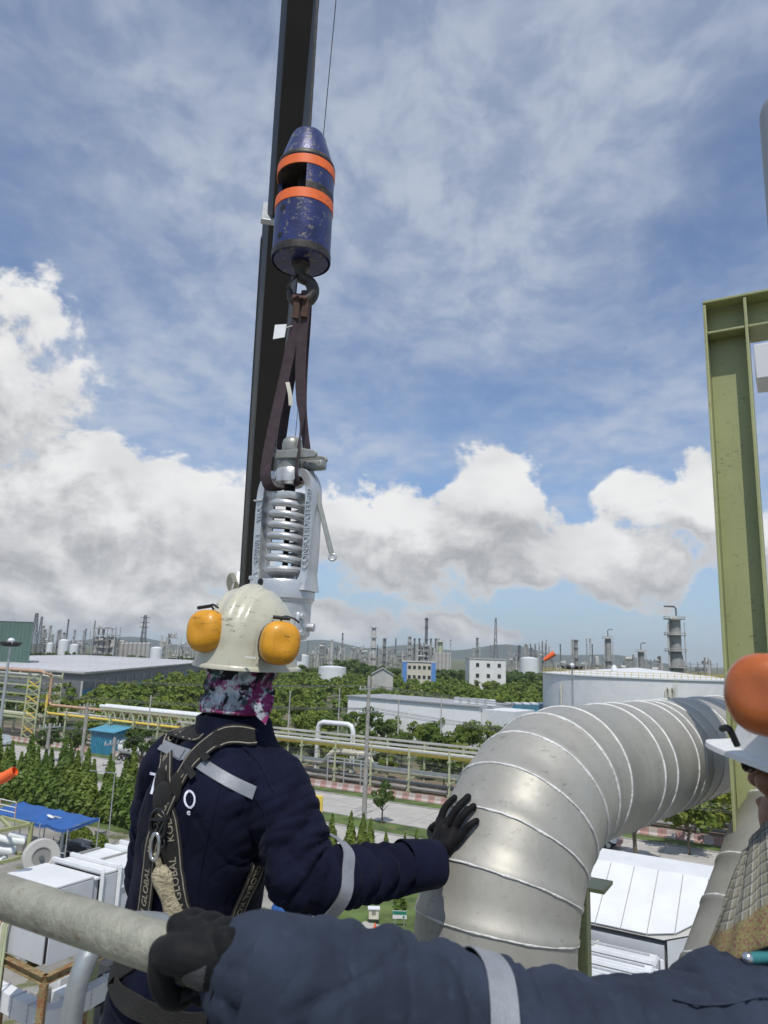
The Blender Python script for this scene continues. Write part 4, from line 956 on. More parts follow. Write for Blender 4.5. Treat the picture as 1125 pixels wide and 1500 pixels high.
def frame_left():
    o = thing('steel_support_frame', rd(-29, 18.6, 0), 'rusty olive beam frame under the white box duct', 'steel frame')
    z = 6.85
    A, B, C, D = gz(2, 1398, z), gz(66, 1430, z), gz(150, 1392, z), gz(40, 1408, z)
    E_, F_ = gz(110, 1382, z), gz(66, 1430, z)
    for (p, q) in ((A, B), (B, C), (D, E_)):
        d = (q - p).normalized(); 
        mb = MB(); mb.bar(p, q, .30, .025); mb.bar(p - V3(0, 0, .28), q - V3(0, 0, .28), .30, .025); mb.bar(p - V3(0, 0, .14), q - V3(0, 0, .14), .025, .27); mb.build('beam', M_rust, o)
    for p in (A, B, gz(120, 1405, z)):
        mb = MB(); mb.bar(p - V3(0, 0, .3), Vector((p.x, p.y, 0)), .28, .28); mb.build('post', M_rust, o)
    # lower flanged duct that bends away
    o = thing('flanged_white_duct', rd(-27, 15, 4), 'low white flanged duct with a rounded bend beside the grey hooped tube', 'duct')
    zt = 4.4; a, b, c = gz(5, 1445, zt), gz(70, 1478, zt), gz(160, 1430, zt)
    pts = [a.lerp(b, k / 4) for k in range(4)]
    bez = [((1 - k) ** 2) * a.lerp(b, .72) + 2 * k * (1 - k) * gz(82, 1484, zt) + k * k * b.lerp(c, .30) for k in [i / 8 for i in range(9)]]
    path = [a + (a - b) * .6, a, a.lerp(b, .36), a.lerp(b, .72)] + bez[1:-1] + [b.lerp(c, .30), b.lerp(c, .62), c, c + (c - b) * .5]
    path2 = path
    W_, h_ = .62, .80
    segs = [(0, 1), (1, 2), (2, 3), (3, 11), (11, 12), (12, 13), (13, 14)]
    def sect(i):
        p = path2[i]; d = (path2[min(i + 1, len(path2) - 1)] - path2[max(i - 1, 0)]); d.z = 0; d.normalize(); n = Vector((-d.y, d.x, 0))
        return p, n, d
    for (i0, i1) in segs:
        mb = MB(); rings = []
        for i in range(i0, i1 + 1):
            p, n, d = sect(i); e = .02 if i == i0 else (-.02 if i == i1 else 0); p = p + d * e
            rings.append([p + n * W_ / 2, p - n * W_ / 2, p - n * W_ / 2 - V3(0, 0, h_), p + n * W_ / 2 - V3(0, 0, h_)])
        mb.loft(rings); mb.build('duct_section', M_white, o, smooth=30)
    for i in (1, 2, 3, 11, 12, 13):
        p, n, d = sect(i); mb = MB(); mb.box(p - V3(0, 0, h_ / 2), (W_ + .10, .05, h_ + .10), (n, d, ZU)); f = mb.build('flange', M_whited, o)
        for k in range(5):
            for sd in (-1, 1):
                mb = MB(); q = p + n * sd * (W_ / 2 + .03) - V3(0, 0, h_ * k / 4); mb.cyl(q - d * .06, q + d * .06, .022, n=6); mb.build('bolt', M_galv, f)
    for i in (1, 12): p, n, d = sect(i); mb = MB(); mb.bar(p - V3(0, 0, h_), Vector((p.x, p.y, 0)), .2, .2); mb.build('support_leg', M_rust, o)
    # dark machinery below
    o = thing('machine_skid', gz(110, 1440, 2.5), 'dark machinery with white housings under the support frame', 'machinery')
    for (px, py, z, sz, mt) in ((130, 1420, 3.0, (2.2, 1.6, 1.5), M_shade), (90, 1425, 3.4, (1.0, .9, .9), M_white), (105, 1450, 3.2, (1.6, 1.1, .8), M_white), (60, 1448, 3.0, (.5, .9, 1.2), M_plant), (150, 1405, 2.4, (2, 2, 2.2), M_dark)):
        p = gz(px, py, z); mb = MB(); mb.box(p - V3(0, 0, sz[2] / 2), sz, GR); mb.build('housing', mt, o, bevel=.05)
        mb = MB(); mb.bar(p - V3(0, 0, sz[2]), Vector((p.x, p.y, 0)), sz[0] * .7, sz[1] * .7); mb.build('pedestal', M_plantd, o)
frame_left()
def yard_left():
    # blue canopy
    z = 3.3; c = [gz(18, 1180, z), gz(47, 1176, z), gz(141, 1198, z), gz(84, 1207, z - .35)]
    c = [rd(-70.5, 46.2, z), rd(-70.5, 49.6, z + .4), rd(-58.8, 49.6, z + .4), rd(-58.8, 46.2, z)]
    o = thing('shade_canopy', (c[0] + c[2]) / 2 - V3(0, 0, z), 'blue tarpaulin shade canopy with scalloped edge in front of the cypress hedge', 'canopy')
    n = 14; rings = []
    for i in range(n + 1):
        k = i / n; sg = -.16 * abs(sin(k * pi * 4)); a = c[0].lerp(c[3], k); b = c[1].lerp(c[2], k)
        rings.append([a + V3(0, 0, sg), a.lerp(b, .33) + V3(0, 0, sg * .7 + .05), a.lerp(b, .66) + V3(0, 0, sg * .7 + .05), b + V3(0, 0, sg)])
    mb = MB(); mb.loft(rings, closed_ring=False); sh = mb.build('tarpaulin', M_blue, o, smooth=60)
    mb = MB(); m_ = 44; tops = [c[0].lerp(c[3], i / m_) for i in range(m_ + 1)] + [c[3].lerp(c[2], i / 16) for i in range(1, 17)]
    for i in range(len(tops) - 1):
        p, q = tops[i], tops[i + 1]; sg = lambda k: -.16 * abs(sin(k * pi * 4)); za = sg(i / m_) if i < m_ else 0; zb_ = sg((i + 1) / m_) if i + 1 <= m_ else 0
        mid = (p + q) / 2; mb.add([p + V3(0, 0, za), q + V3(0, 0, zb_), q + V3(0, 0, zb_ - .22), mid + V3(0, 0, za - .36), p + V3(0, 0, za - .22)], [(0, 1, 2, 3, 4)])
    mb.build('valance', M_blue, o, smooth=None)
    for k in (0, .33, .66, 1):
        for (a, b) in ((c[0], c[3]), (c[1], c[2])):
            p = a.lerp(b, k); mb = MB(); mb.bar(Vector((p.x, p.y, 0)), p - V3(0, 0, .06), .09, .09); mb.build('post', M_galv, o)
    for k in range(5):
        p = c[0].lerp(c[2], .15 + .17 * k); mb = MB(); mb.box(Vector((p.x, p.y, .45)), (1.6, .9, .9), GR); tag(mb.build('storage_crate', random.choice([M_plantd, M_shade, M_plant]), loc=(p.x, p.y, 0), bevel=.03), 'dark crate standing in the shade under the blue canopy', 'crate', 'crates under the canopy')
    # street lamp
    p = gz(88, 1256); o = thing('street_lamp', p, 'grey street lamp with curved arm in front of the blue canopy', 'street lamp'); h = atY(94, 1212, p.y).z; tip = atY(74, 1196, p.y)
    a = Vector((p.x, p.y, h)); mb = MB(); mb.tube([p, Vector((p.x, p.y, h * .55)), a, a.lerp(tip, .25) + V3(0, 0, .55), a.lerp(tip, .6) + V3(0, 0, .35), tip], [.19, .16, .14, .11, .09, .08], 10); mb.build('pole', M_galv, o)
    mb = MB(); mb.ball(tip, (.42, .20, .12), (Vector((-.9, .3, .25)).normalized(), Vector((.3, .9, 0)).normalized(), ZU)); mb.build('lamp_head', M_whited, o)
    # thin lighting pole at the hedge
    p = gz(157, 1242); o = thing('lighting_pole', p, 'thin tall grey pole with a cross arm in front of the hedge end', 'pole'); h = atY(165, 1131, p.y).z
    mb = MB(); mb.tube([p, Vector((p.x, p.y, h))], [.07, .05], 8); mb.build('shaft', M_galv, o)
    mb = MB(); mb.bar(Vector((p.x - 2.6, p.y, h + .1)), Vector((p.x + .2, p.y, h - .1)), .07, .07); mb.build('cross_arm', M_galv, o)
    # blower wheel
    c_ = at(60, 1256, 46); ax = Vector((.55, -.80, .15)).normalized(); X = ax.cross(ZU).normalized(); Yv = X.cross(ax)
    o = thing('blower_casing', (c_.x, c_.y, 0), 'round grey blower casing behind the white box duct', 'blower')
    mb = MB(); mb.lathe(c_, [(.55, .22), (.62, .30), (1.1, .32), (1.13, .25), (1.13, -.3), (.4, -.3)], 40, (X, Yv, ax)); mb.build('casing', M_plantl, o, bevel=.02)
    mb = MB(); mb.lathe(c_, [(.02, .18), (.62, .2)], 30, (X, Yv, ax)); mb.build('inlet_disc', M_plant, o)
    mb = MB(); mb.lathe(c_, [(.02, .34), (.15, .34), (.15, .15)], 16, (X, Yv, ax)); mb.build('hub', M_plantd, o)
    mb = MB(); mb.box(Vector((c_.x, c_.y, (c_.z - .9) / 2)), (.9, .7, c_.z - .9), GR); mb.build('pedestal', M_plant, o)
    # green frame with white pipes
    p = gz(37, 1283, 3.0); o = thing('steel_pipe_rack', (p.x, p.y, 0), 'olive green steel frame with white pipes at the left edge', 'steel frame')
    top = atY(37, 1205, p.y).z
    for (ds, dt) in ((0, 0), (-5, 0), (0, -3.2), (-5, -3.2)):
        q = Vector((p.x, p.y, 0)) + RA * ds + RN * dt; mb = MB(); mb.bar(q, q + V3(0, 0, top), .26, .26); mb.build('column', M_olive, o)
    for z in (top - .12, top - 2.3):
        for (a, b) in (((0, 0), (-7, 0)), ((0, -3.2), (-7, -3.2)), ((0, 0), (0, -3.2)), ((-5, 0), (-5, -3.2))):
            mb = MB(); mb.bar(Vector((p.x, p.y, z)) + RA * a[0] + RN * a[1], Vector((p.x, p.y, z)) + RA * b[0] + RN * b[1], .2, .24); mb.build('beam', M_olive, o)
    mb = MB(); mb.bar(Vector((p.x, p.y, top - .1)) + RN * -1.6 + RA * -.1, Vector((p.x, p.y, top - .1)) + RA * -4, .2, .2); mb.build('brace', M_olive, o)
    for k in range(3):
        q = Vector((p.x, p.y, top - 1.4 - k * .55)) + RN * (-.5 - .7 * k); mb = MB(); mb.tube([q + RA * -7, q + RA * -1.4, q + RA * -.8 + RN * .5, q + RA * -1.4 + RN * 1.0, q + RA * -3 + RN * 1.0], .26, 12); mb.build('white_pipe', M_whited, o)
    for k in range(3):
        mb = MB(); z = top + .35 + k * .38; mb.tube([Vector((p.x, p.y, z)) + RA * -7 + RN * .2, Vector((p.x, p.y, z)) + RA * -2.4 + RN * .2], .04, 6); mb.build('hand_rail', M_whited, o)
    for k in range(3):
        mb = MB(); q = Vector((p.x, p.y, top)) + RA * (-2.4 - k * 2) + RN * .2; mb.bar(q, q + V3(0, 0, 1.15), .06, .06); mb.build('rail_post', M_salmon, o)
    # small yard equipment
    for (px, py, sz, mt, nm, lab) in ((118, 1247, (1.9, 1.2, .9), M_plant, 'equipment_box', 'grey flat equipment box in front of the clipped bushes'), (146, 1236, (.9, .8, 1.2), M_plant, 'equipment_cabinet', 'small grey cabinet beside the hedge end'), (70, 1243, (1.4, .5, .3), M_creamp, 'timber_pallet', 'pale timber stack beside the blower casing')):
        q = gz(px, py); mb = MB(); mb.box(q + V3(0, 0, sz[2] / 2), sz, GR); mb.box(q + V3(0, 0, sz[2] + .04), (sz[0] + .1, sz[1] + .1, .08), GR); tag(mb.build(nm, mt, loc=q, bevel=.03), lab, 'equipment')
    for k in range(14):
        q = gz(random.uniform(45, 130), random.uniform(1240, 1262)); mb = MB(); mb.bar(q, q + V3(0, 0, random.uniform(.8, 1.2)), .06, .06); mb.bar(q + V3(0, 0, .8), q + RA * 1.2 + V3(0, 0, .8), .05, .05)
        tag(mb.build('yard_railing', random.choice([M_galv, M_red, M_whited]), loc=q), 'low railing piece in the cluttered yard beyond the white duct', 'railing', 'yard railings')
yard_left()
def yard_centre():
    # white roofed shelter seen between the sleeve and the near arm
    z = 5.0; A, B, C, D = gz(405, 1345, z), gz(492, 1340, z), gz(455, 1314, z + .9), gz(408, 1316, z + .9)
    o = thing('white_shelter', Vector((A.x, A.y, 0)), 'white sheet roof on slim frame seen below the outstretched sleeve', 'shelter')
    mb = MB(); mb.poly([A, B, C, D], .12, (0, 0, 1)); mb.build('roof_sheet', M_white, o)
    for k in range(1, 5):
        mb = MB(); mb.bar(A.lerp(B, k / 5) + V3(0, 0, .05), D.lerp(C, k / 5) + V3(0, 0, .05), .07, .06); mb.build('roof_rib', M_whited, o)
    q = (A + B) / 2
    for k in range(6):
        p = A.lerp(B, k / 5) - V3(0, 0, .1); mb = MB(); mb.bar(p, Vector((p.x, p.y, 0)), .09, .09); mb.build('post', M_whited, o)
    for zz in (1.2, 2.4, 3.6):
        mb = MB(); mb.bar(Vector((A.x, A.y, zz)), Vector((B.x, B.y, zz)), .06, .06); mb.build('rail', M_galv, o)
    mb = MB(); p = (A + B + C + D) / 4; mb.box(Vector((p.x, p.y + .4, 2.0)), (3.2, 2.0, 3.6), GR); mb.build('machine', M_plantd, o)
    p = gz(425, 1318, 6.0); o = thing('blue_tarpaulin_heap', Vector((p.x, p.y, 0)), 'crumpled blue tarpaulin behind the white shelter roof', 'tarpaulin')
    mb = MB(); mb.ball(p - V3(0, 0, .6), (1.1, .9, .9), nu=14, nv=9); mb.v = [(x + .12 * sin(7 * y), y, z_ + .12 * sin(6 * x)) for (x, y, z_) in mb.v]; mb.build('tarpaulin', M_blue, o)
    mb = MB(); mb.box(Vector((p.x, p.y, (p.z - 1) / 2)), (1.8, 1.5, p.z - 1), GR); mb.build('pallet_rack', M_plantd, o)
    p = gz(547, 1354); o = thing('control_cabinet', p, 'pale control cabinet on legs in the yard below the sleeve', 'cabinet'); h = atY(547, 1330, p.y).z
    mb = MB(); mb.box(Vector((p.x, p.y, h * .68)), (.75, .5, h * .62)); mb.build('body', M_creamp, o, bevel=.02)
    mb = MB(); mb.box(Vector((p.x, p.y, h * 1.0)), (.9, .65, .08)); mb.build('rain_hood', M_whited, o)
    mb = MB(); mb.box(Vector((p.x, p.y - .26, h * .78)), (.3, .03, .3)); mb.build('gauge_window', M_plant, o)
    for sx in (-.28, .28): mb = MB(); mb.bar(Vector((p.x + sx, p.y, 0)), Vector((p.x + sx, p.y, h * .4)), .08, .08); mb.build('leg', M_dark, o)
    p = gz(585, 1358); o = thing('sign_board', p, 'small green and white sign board on two posts beside the duct', 'sign'); h = atY(585, 1334, p.y).z
    mb = MB(); mb.box(Vector((p.x, p.y, h - .28)), (1.05, .05, .55)); bd = mb.build('board', M_whited, o)
    mb = MB(); mb.box(Vector((p.x, p.y - .03, h - .14)), (1.03, .02, .24)); mb.build('green_band', pm('sign_green', (.02, .20, .14), .5), bd)
    mb = MB(); mb.box(Vector((p.x + .3, p.y - .03, h - .42)), (.14, .02, .16)); mb.build('symbol', pm('sign_green', (.02, .20, .14), .5), bd)
    for sx in (-.35, .35): mb = MB(); mb.bar(Vector((p.x + sx, p.y + .04, 0)), Vector((p.x + sx, p.y + .04, h)), .06, .06); mb.build('post', M_galv, o)
    for (px, py) in ((526, 1374), (549, 1368)):
        p = gz(px, py); o = thing('traffic_cone', p, 'orange traffic cone on the grass below the control cabinet', 'cone', 'traffic cones in the yard')
        mb = MB(); mb.lathe(p, [(.22, .03), (.20, .05), (.04, .72), (0, .73)], 14); mb.build('cone', M_orange, o)
        mb = MB(); mb.box(p + V3(0, 0, .02), (.5, .5, .04)); mb.build('foot', M_orange, o)
    p = gz(547, 1360); mb = MB(); mb.box(p + V3(0, 0, .06), (2.2, 1.2, .12), GR); tag(mb.build('concrete_plinth', M_conc, loc=p), kind='structure')
    mb = MB(); mb.poly([gz(470, 1300, .012), gz(620, 1300, .012), gz(640, 1420, .012), gz(470, 1420, .012)]); tag(mb.build('lawn', M_grass, smooth=None), kind='structure')
    # post of the gate and utility cover on the verge
yard_centre()
def duct_right():
    zt = 10.0
    o = thing('white_inlet_hood', rd(-8, 40, 0), 'white panelled inlet hood with sloping face below the silver duct on the right', 'duct')
    s0, s1 = -14.5, 1.5; tb, tf = 42.2, 39.7; tl, zl = 36.1, 8.15
    mb = MB(); mb.box(rd((s0 + s1) / 2, (tb + tf) / 2, zt - .06), (s1 - s0, tb - tf, .12), GR); mb.build('top_panel', M_white, o, bevel=.02)
    seams = [s0 + i * 1.13 for i in range(15)]
    for a, b in zip(seams[:-1], seams[1:]):
        lo = lambda s_: min(s_, -6.0 + (s_ + 6.0) * .25)
        g_ = .018
        mb = MB(); mb.poly([rd(a + g_, tf, zt - .03), rd(b - g_, tf, zt - .03), rd(b - g_, tl, zl), rd(a + g_, tl, zl)] if b < -5.8 else [rd(a + g_, tf, zt - .03), rd(b - g_, tf, zt - .03), rd(b - g_, tl + max(0, (b + 5.8)) * .9 if tl + max(0, (b + 5.8)) * .9 < tf - .2 else tf - .2, zl + (zt - zl) * min(.95, max(0, (b + 5.8)) * .25)), rd(a + g_, tl + min(tf - tl - .2, max(0, a + 5.8) * .9), zl + (zt - zl) * min(.95, max(0, (a + 5.8)) * .25))], .05); mb.build('sloped_panel', M_white, o, smooth=None)
    mb = MB(); mb.poly([rd(s0, tf - .02, zt - .12), rd(s1, tf - .02, zt - .12), rd(-5.9, tl, zl - .09), rd(s0, tl, zl - .09)]); mb.build('backing_sheet', M_plantl, o, smooth=None)
    mb = MB(); mb.poly([rd(-5.75, tl, zl - .1), rd(s1, tf, zt - .1), rd(s1, tf, 3), rd(-5.75, tl, 3)]); mb.build('hopper_side', M_white_shaded, o, smooth=None)
    mb = MB(); mb.box(rd((s0 + s1) / 2, 41.2, 5), (s1 - s0 - .2, 1.9, 9.7), GR); mb.build('body', M_white_shaded, o)
    mb = MB(); mb.box(rd((s0 - 5.9) / 2, tl + .5, zl / 2 - .2), (-5.9 - s0, .9, zl - .3), GR); mb.build('body', M_white_shaded, o)
    for k in range(6):
        mb = MB(); q = rd(-12.5 + k * 2.1, 40.9, zt + .004); mb.lathe(q, [(.02, .002), (.24, .002)], 18); mb.build('roof_patch', M_whited, o)
    # stepped lower roof with pipe rails
    o = thing('white_stepped_roof', rd(-9, 32, 0), 'white stepped roof with pipe rails under the sloping inlet hood', 'roof')
    z = 7.55; t = 35.7
    for k in range(6):
        t1 = t - 1.15
        mb = MB(); mb.box(rd(-10.4, (t + t1) / 2, z - .05), (8.6, t - t1 - .05, .1), GR); mb.build('roof_panel', M_white, o, bevel=.015)
        mb = MB(); mb.bar(rd(-14.6, t1 + .02, z + .07), rd(-6.1, t1 + .02, z + .07), .14, .14); mb.build('stiffener', M_whited, o)
        mb = MB(); mb.tube([rd(-14.6, t1 + .35, z + .2), rd(-6.3, t1 + .35, z + .2)], .045, 8); mb.build('pipe_rail', M_galv, o)
        mb = MB(); mb.box(rd(-6.05, (t + t1) / 2, z - 1.5), (.1, t - t1 - .06, 2.9), GR); mb.build('side_panel', M_white_shaded, o)
        t = t1; z -= .06
    mb = MB(); mb.bar(rd(-8.6, 35.6, 7.63), rd(-10.6, 29, 7.3), .06, .05); mb.build('seam_strip', M_creamp, o)
    mb = MB(); mb.box(rd(-10.4, 32.2, 3.5), (8.5, 6.7, 7), GR); mb.build('body', M_white_shaded, o)
    for k in range(5):
        mb = MB(); mb.bar(rd(-5.9, 35.4 - k * 1.2, 0), rd(-5.9, 35.4 - k * 1.2, 7.5), .16, .16); mb.build('post', M_whited, o)
duct_right()

# ------------------------------------------------------------------ our platform, rail, silver pipework, green steel
def alu():
    mt = bpy.data.materials.new('aluminium_cladding'); mt.use_nodes = True; t = NT(mt.node_tree); b = t.n['Principled BSDF']
    tc = t.node('ShaderNodeTexCoord').outputs['Object']
    n = t.noise(tc, 3.0, 5, .6); n2 = t.noise(t.vmath('ADD', tc, (3, 5, 1)), 26, 4, .6); n3 = t.noise(t.vmath('MULTIPLY', tc, (9, 9, 1.2)), 3.5, 4, .6)
    oi = t.node('ShaderNodeObjectInfo').outputs['Random']
    c = t.mix(t.step(n, .3, .7), (.345, .336, .300), (.425, .415, .375)); c = t.mix(t.math('MULTIPLY', t.step(n2, .52, .72), .35), c, (.28, .27, .24)); c = t.mix(t.math('MULTIPLY', t.step(n3, .55, .7), .3), c, (.50, .49, .445))
    c = t.mix(t.math('MULTIPLY', oi, .22), c, (.38, .372, .335))
    t.put(b.inputs['Base Color'], c); b.inputs['Metallic'].default_value = .34
    t.put(b.inputs['Roughness'], t.math('MULTIPLY_ADD', n, .18, .43))
    bp = t.node('ShaderNodeBump'); bp.inputs['Strength'].default_value = .10; bp.inputs['Distance'].default_value = .01
    t.put(bp.inputs['Height'], t.math('ADD', t.noise(tc, 5, 3, .5), t.math('MULTIPLY', n2, .15))); t.put(b.inputs['Normal'], bp.outputs[0])
    return mt
M_alu = alu()
M_seal = pm('white_sealant', (.72, .72, .70), .55, 0, .12, 30, bump=.4, bscale=90)
M_rail = pm('weathered_scaffold_tube', (.34, .335, .27), .55, .35, .22, 14, spots=(.27, .23, .17), spot_scale=34, spot_at=.60, bump=.3, bscale=90)
M_tube = pm('galvanised_hoop', (.42, .45, .47), .42, .5, .1, 12, bump=.1, bscale=60)
R_ = .199
def silver_pipe(name, lab, path_rings, bands, parent_loc, seal_r=.0023):
    o = thing(name, parent_loc, lab, 'pipe')
    n = 72
    def ring(c, d, r, ref): 
        u = (ref - d * ref.dot(d)).normalized(); w_ = d.cross(u)
        return [c + (u * cos(2 * pi * j / n) + w_ * sin(2 * pi * j / n)) * r for j in range(n)]
    for (a, b) in zip(path_rings[:-1], path_rings[1:]):
        (ca, da, ref), (cb, db, ref2) = a, b; L = (cb - ca).length
        mb = MB(); rr = []
        steps = [(0.0, .0035), (min(.45, .012 / L), .0035), (min(.45, .016 / L), .0), (.5, .0), (1.0, 0.0)]
        for k, e in steps: rr.append(ring(ca.lerp(cb, k), da.lerp(db, k).normalized(), R_ + e, ref))
        mb.loft(rr, cap=False); mb.build('cladding_segment', M_alu, o, smooth=50)
    for (c, d, ref) in path_rings[1:-1]:
        u = (ref - d * ref.dot(d)).normalized(); w_ = d.cross(u); N_ = 150
        pts = []; rs = []; ph = random.uniform(0, 9)
        for j in range(N_):
            a = 2 * pi * j / N_; wv = .0005 * sin(a * 7 + ph) + .0003 * sin(a * 19 + ph * 2); pts.append(c + (u * cos(a) + w_ * sin(a)) * (R_ + .003) + d * wv)
            rs.append(seal_r * (1 + .25 * sin(a * 11 + ph) + .2 * sin(a * 29 + ph * 3)) * bands)
        mb = MB(); rr = []
        for j in range(N_):
            a = 2 * pi * j / N_; dr = u * cos(a) + w_ * sin(a); q = pts[j] - dr * .003; w2 = rs[j] * 1.25
            rr.append([q - d * w2, q - d * w2 * .6 + dr * .0036, q + d * w2 * .6 + dr * .0036, q + d * w2])
        rr.append(rr[0]); mb.loft(rr, cap=False, closed_ring=False); mb.build('sealant_bead', M_seal, o, smooth=80, weld=True)
    return o
Hd = Vector((.657, .754, 0)).normalized(); SD = Vector((Hd.y, -Hd.x, 0))
A0 = V3(.305, 1.916, 0); Rb = .40; zc = H - .3385
rings = [(A0 + V3(0, 0, zc - Rb - z), ZU, SD) for z in (2.3, 1.5, .75, .30)]
NG = 7
for k in range(NG + 1):
    a = (pi / 2) * k / NG; c = A0 + Hd * (Rb - Rb * cos(a)) + V3(0, 0, zc - Rb + Rb * sin(a)); rings.append((c, (ZU * cos(a) + Hd * sin(a)).normalized(), SD))
for d in (.66, .77, .98, 1.06, 1.15, 1.27, 1.44, 1.67, 1.91, 2.4, 3.2, 4.2): rings.append((A0 + Hd * d + V3(0, 0, zc), Hd, SD))
DUCT = silver_pipe('insulated_pipe', 'large silver clad pipe elbow with white sealed seams under the black glove', rings, 1.0, (A0.x, A0.y, zc - Rb - 2.3))
# a lengthwise lock seam along the elbow
# second, slanting pipe at the lower right
P2, Q2 = at(1152, 1300, 2.2), at(1105, 1450, 2.05); d2 = (Q2 - P2).normalized(); ref2 = d2.cross(ZU).normalized()
r2 = [(P2 + d2 * k, d2, ref2) for k in (-.42, -.20, .02, .16, .34, .60, 1.1)]
pe = r2[-1][0]
r2 += [(pe + (d2 * .25 + V3(0, 0, -.06)), (d2 * .8 + V3(0, 0, -.35)).normalized(), ref2), (pe + d2 * .42 + V3(0, 0, -.25), (d2 * .4 + V3(0, 0, -.7)).normalized(), ref2), (pe + d2 * .5 + V3(0, 0, -.6), V3(0, 0, -1), ref2)]
silver_pipe('insulated_pipe', 'second silver clad pipe slanting down at lower right beside the plaid scarf', r2, 1.5, tuple(r2[-1][0]))
# H section column with a top beam
def hsec(mb, a, b, w_, h_, tf, tw, side, up=None):
    """H profile from a to b: flanges across 'side', web between"""
    d = (b - a).normalized(); fn = side.normalized(); wn = d.cross(fn).normalized()
    for sg in (-1, 1): mb.box((a + b) / 2 + fn * sg * (h_ / 2 - tf / 2), (w_, (b - a).length, tf), (wn, d, fn))
    mb.box((a + b) / 2, (tw, (b - a).length, h_ - 2 * tf - .002), (wn, d, fn))
def column():
    fl = atY(1032, 455, 2.474); hw = .143; tf = .010
    c = fl + RA * (hw / 2); c.z = 0; zt = fl.z
    o = thing('steel_column', c, 'olive green steel H column with capped corner at the right edge', 'steel column')
    mb = MB(); hsec(mb, c + V3(0, 0, 14), c + V3(0, 0, zt - .012), .15, hw, tf, .008, RA); mb.build('column', M_olive, o, bevel=.002)
    mb = MB(); mb.box(c + V3(0, 0, zt - .004) + RA * .479, (1.1, .156, .010), GR); mb.build('cap_plate', M_olive, o, bevel=.002)
    zs = zt - .125
    for sg in (-1, 1):
        mb = MB(); mb.box(c - RN * (sg * .040) + V3(0, 0, zs), (hw - 2 * tf - .002, .070, .009), GR); mb.build('stiffener', M_olive, o, bevel=.002)
    a = c + RA * (hw / 2 + .001); b = a + RA * .85
    mb = MB(); mb.box((a + b) / 2 + V3(0, 0, zt - .067), (.85, .008, .112), GR); mb.build('beam_web', M_olive, o)
    mb = MB(); mb.box((a + b) / 2 + V3(0, 0, zs), (.85, .15, .010), GR); mb.build('beam_flange', M_olive, o, bevel=.002)
    # grey equipment carried beyond the column
    q = at(1135, 537, 3.3); o2 = thing('grey_equipment_box', q, 'pale grey box hung beyond the green column top', 'equipment')
    mb = MB(); mb.box(q, (.16, .2, .17), GR); mb.build('box', M_white, o2, bevel=.006)
    mb = MB(); mb.bar(q + V3(0, 0, .08), q + V3(0, 0, .17), .02, .02); mb.build('hanger', M_dark, o2)
column()
def post_bracket():
    p = at(866, 1293, 2.75); o = thing('support_post', (p.x, p.y, 14), 'short olive green support post with flat cap plate behind the pipe elbow', 'steel post')
    c = at(852, 1330, 2.75); c = Vector((c.x, c.y, 0))
    mb = MB(); mb.box(V3(c.x, c.y, p.z - .006) + RA * .02, (.17, .15, .014), GR); mb.build('cap_plate', M_olive, o, bevel=.002)
    mb = MB(); hsec(mb, c + V3(0, 0, 14), c + V3(0, 0, p.z - .014), .055, .055, .006, .006, RA); mb.build('post', M_olive, o)
post_bracket()
def stack_right():
    p = at(1160, 235, 3.6); r = .13
    o = thing('vent_stack', (p.x, p.y, 16), 'smooth grey vent stack with rounded top cut by the right edge', 'stack')
    zt = atY(1160, 140, p.y).z
    mb = MB(); mb.lathe((p.x, p.y, 0), [(r, 15), (r, zt - .10), (r * .92, zt - .05), (r * .7, zt - .015), (0, zt)], 40); mb.build('shell', pm('stack_grey', (.30, .32, .34), .45, .3, .08, 4), o, smooth=60)
    mb = MB(); mb.lathe((p.x, p.y, 0), [(r, 16.2), (r * 1.5, 16.2), (r * 1.5, 16.25), (r, 16.25)], 40); mb.build('flange', M_galv, o)
stack_right()
PLAT = H - 1.58
def platform():
    o = thing('work_platform', (0, 1.0, PLAT), 'steel grating work platform under the workers', 'platform')
    mb = MB()
    for k in range(60): x = -1.6 + k * .055; mb.bar((x, -.9, PLAT - .02), (x, 1.95, PLAT - .02), .005, .035)
    for k in range(27): y = -.9 + k * .11; mb.bar((-1.6, y, PLAT - .014), (1.64, y, PLAT - .014), .006, .010)
    tag(mb.build('grating', M_galv, o, smooth=None), kind='stuff')
    for x in (-1.6, 0, 1.64): mb = MB(); mb.bar((x, -.9, PLAT - .12), (x, 1.95, PLAT - .12), .06, .12); mb.build('joist', M_olive, o)
    for y in (-.9, 1.95): mb = MB(); mb.bar((-1.6, y, PLAT - .25), (1.64, y, PLAT - .25), .08, .14); mb.build('beam', M_olive, o)
    for (x, y) in ((-1.6, -.9), (1.64, -.9), (1.64, 1.95), (-1.6, 1.95)): mb = MB(); mb.bar((x, y, 0), (x, y, PLAT - .3), .14, .14); mb.build('leg', M_olive, o)
platform()
def guard_rail():
    a, b = at(0, 1312, .88), at(240, 1389, .743); z = (a.z + b.z) / 2; a.z = b.z = z; d = (b - a).normalized()
    o = thing('guard_rail', (a.x, a.y, PLAT), 'weathered round scaffold tube rail held by the gloved hand at lower left', 'guard rail')
    s0, s1 = a - d * .55, b + d * .135
    mb = MB(); mb.tube([s0.lerp(s1, k / 20) for k in range(21)], .0242, 32); mb.build('top_rail', M_rail, o, smooth=60)
    q0 = Vector((s0.x, s0.y, PLAT + .5)); q1 = Vector((s1.x, s1.y, PLAT + .5)); mb = MB(); mb.tube([q0, q1], .0242, 24); mb.build('mid_rail', M_rail, o, smooth=60)
    for p in (s0 + d * .05, s1 - d * .03): mb = MB(); mb.tube([Vector((p.x, p.y, PLAT)), Vector((p.x, p.y, z))], .0242, 24); mb.build('post', M_rail, o, smooth=60)
    return o, z, a, d
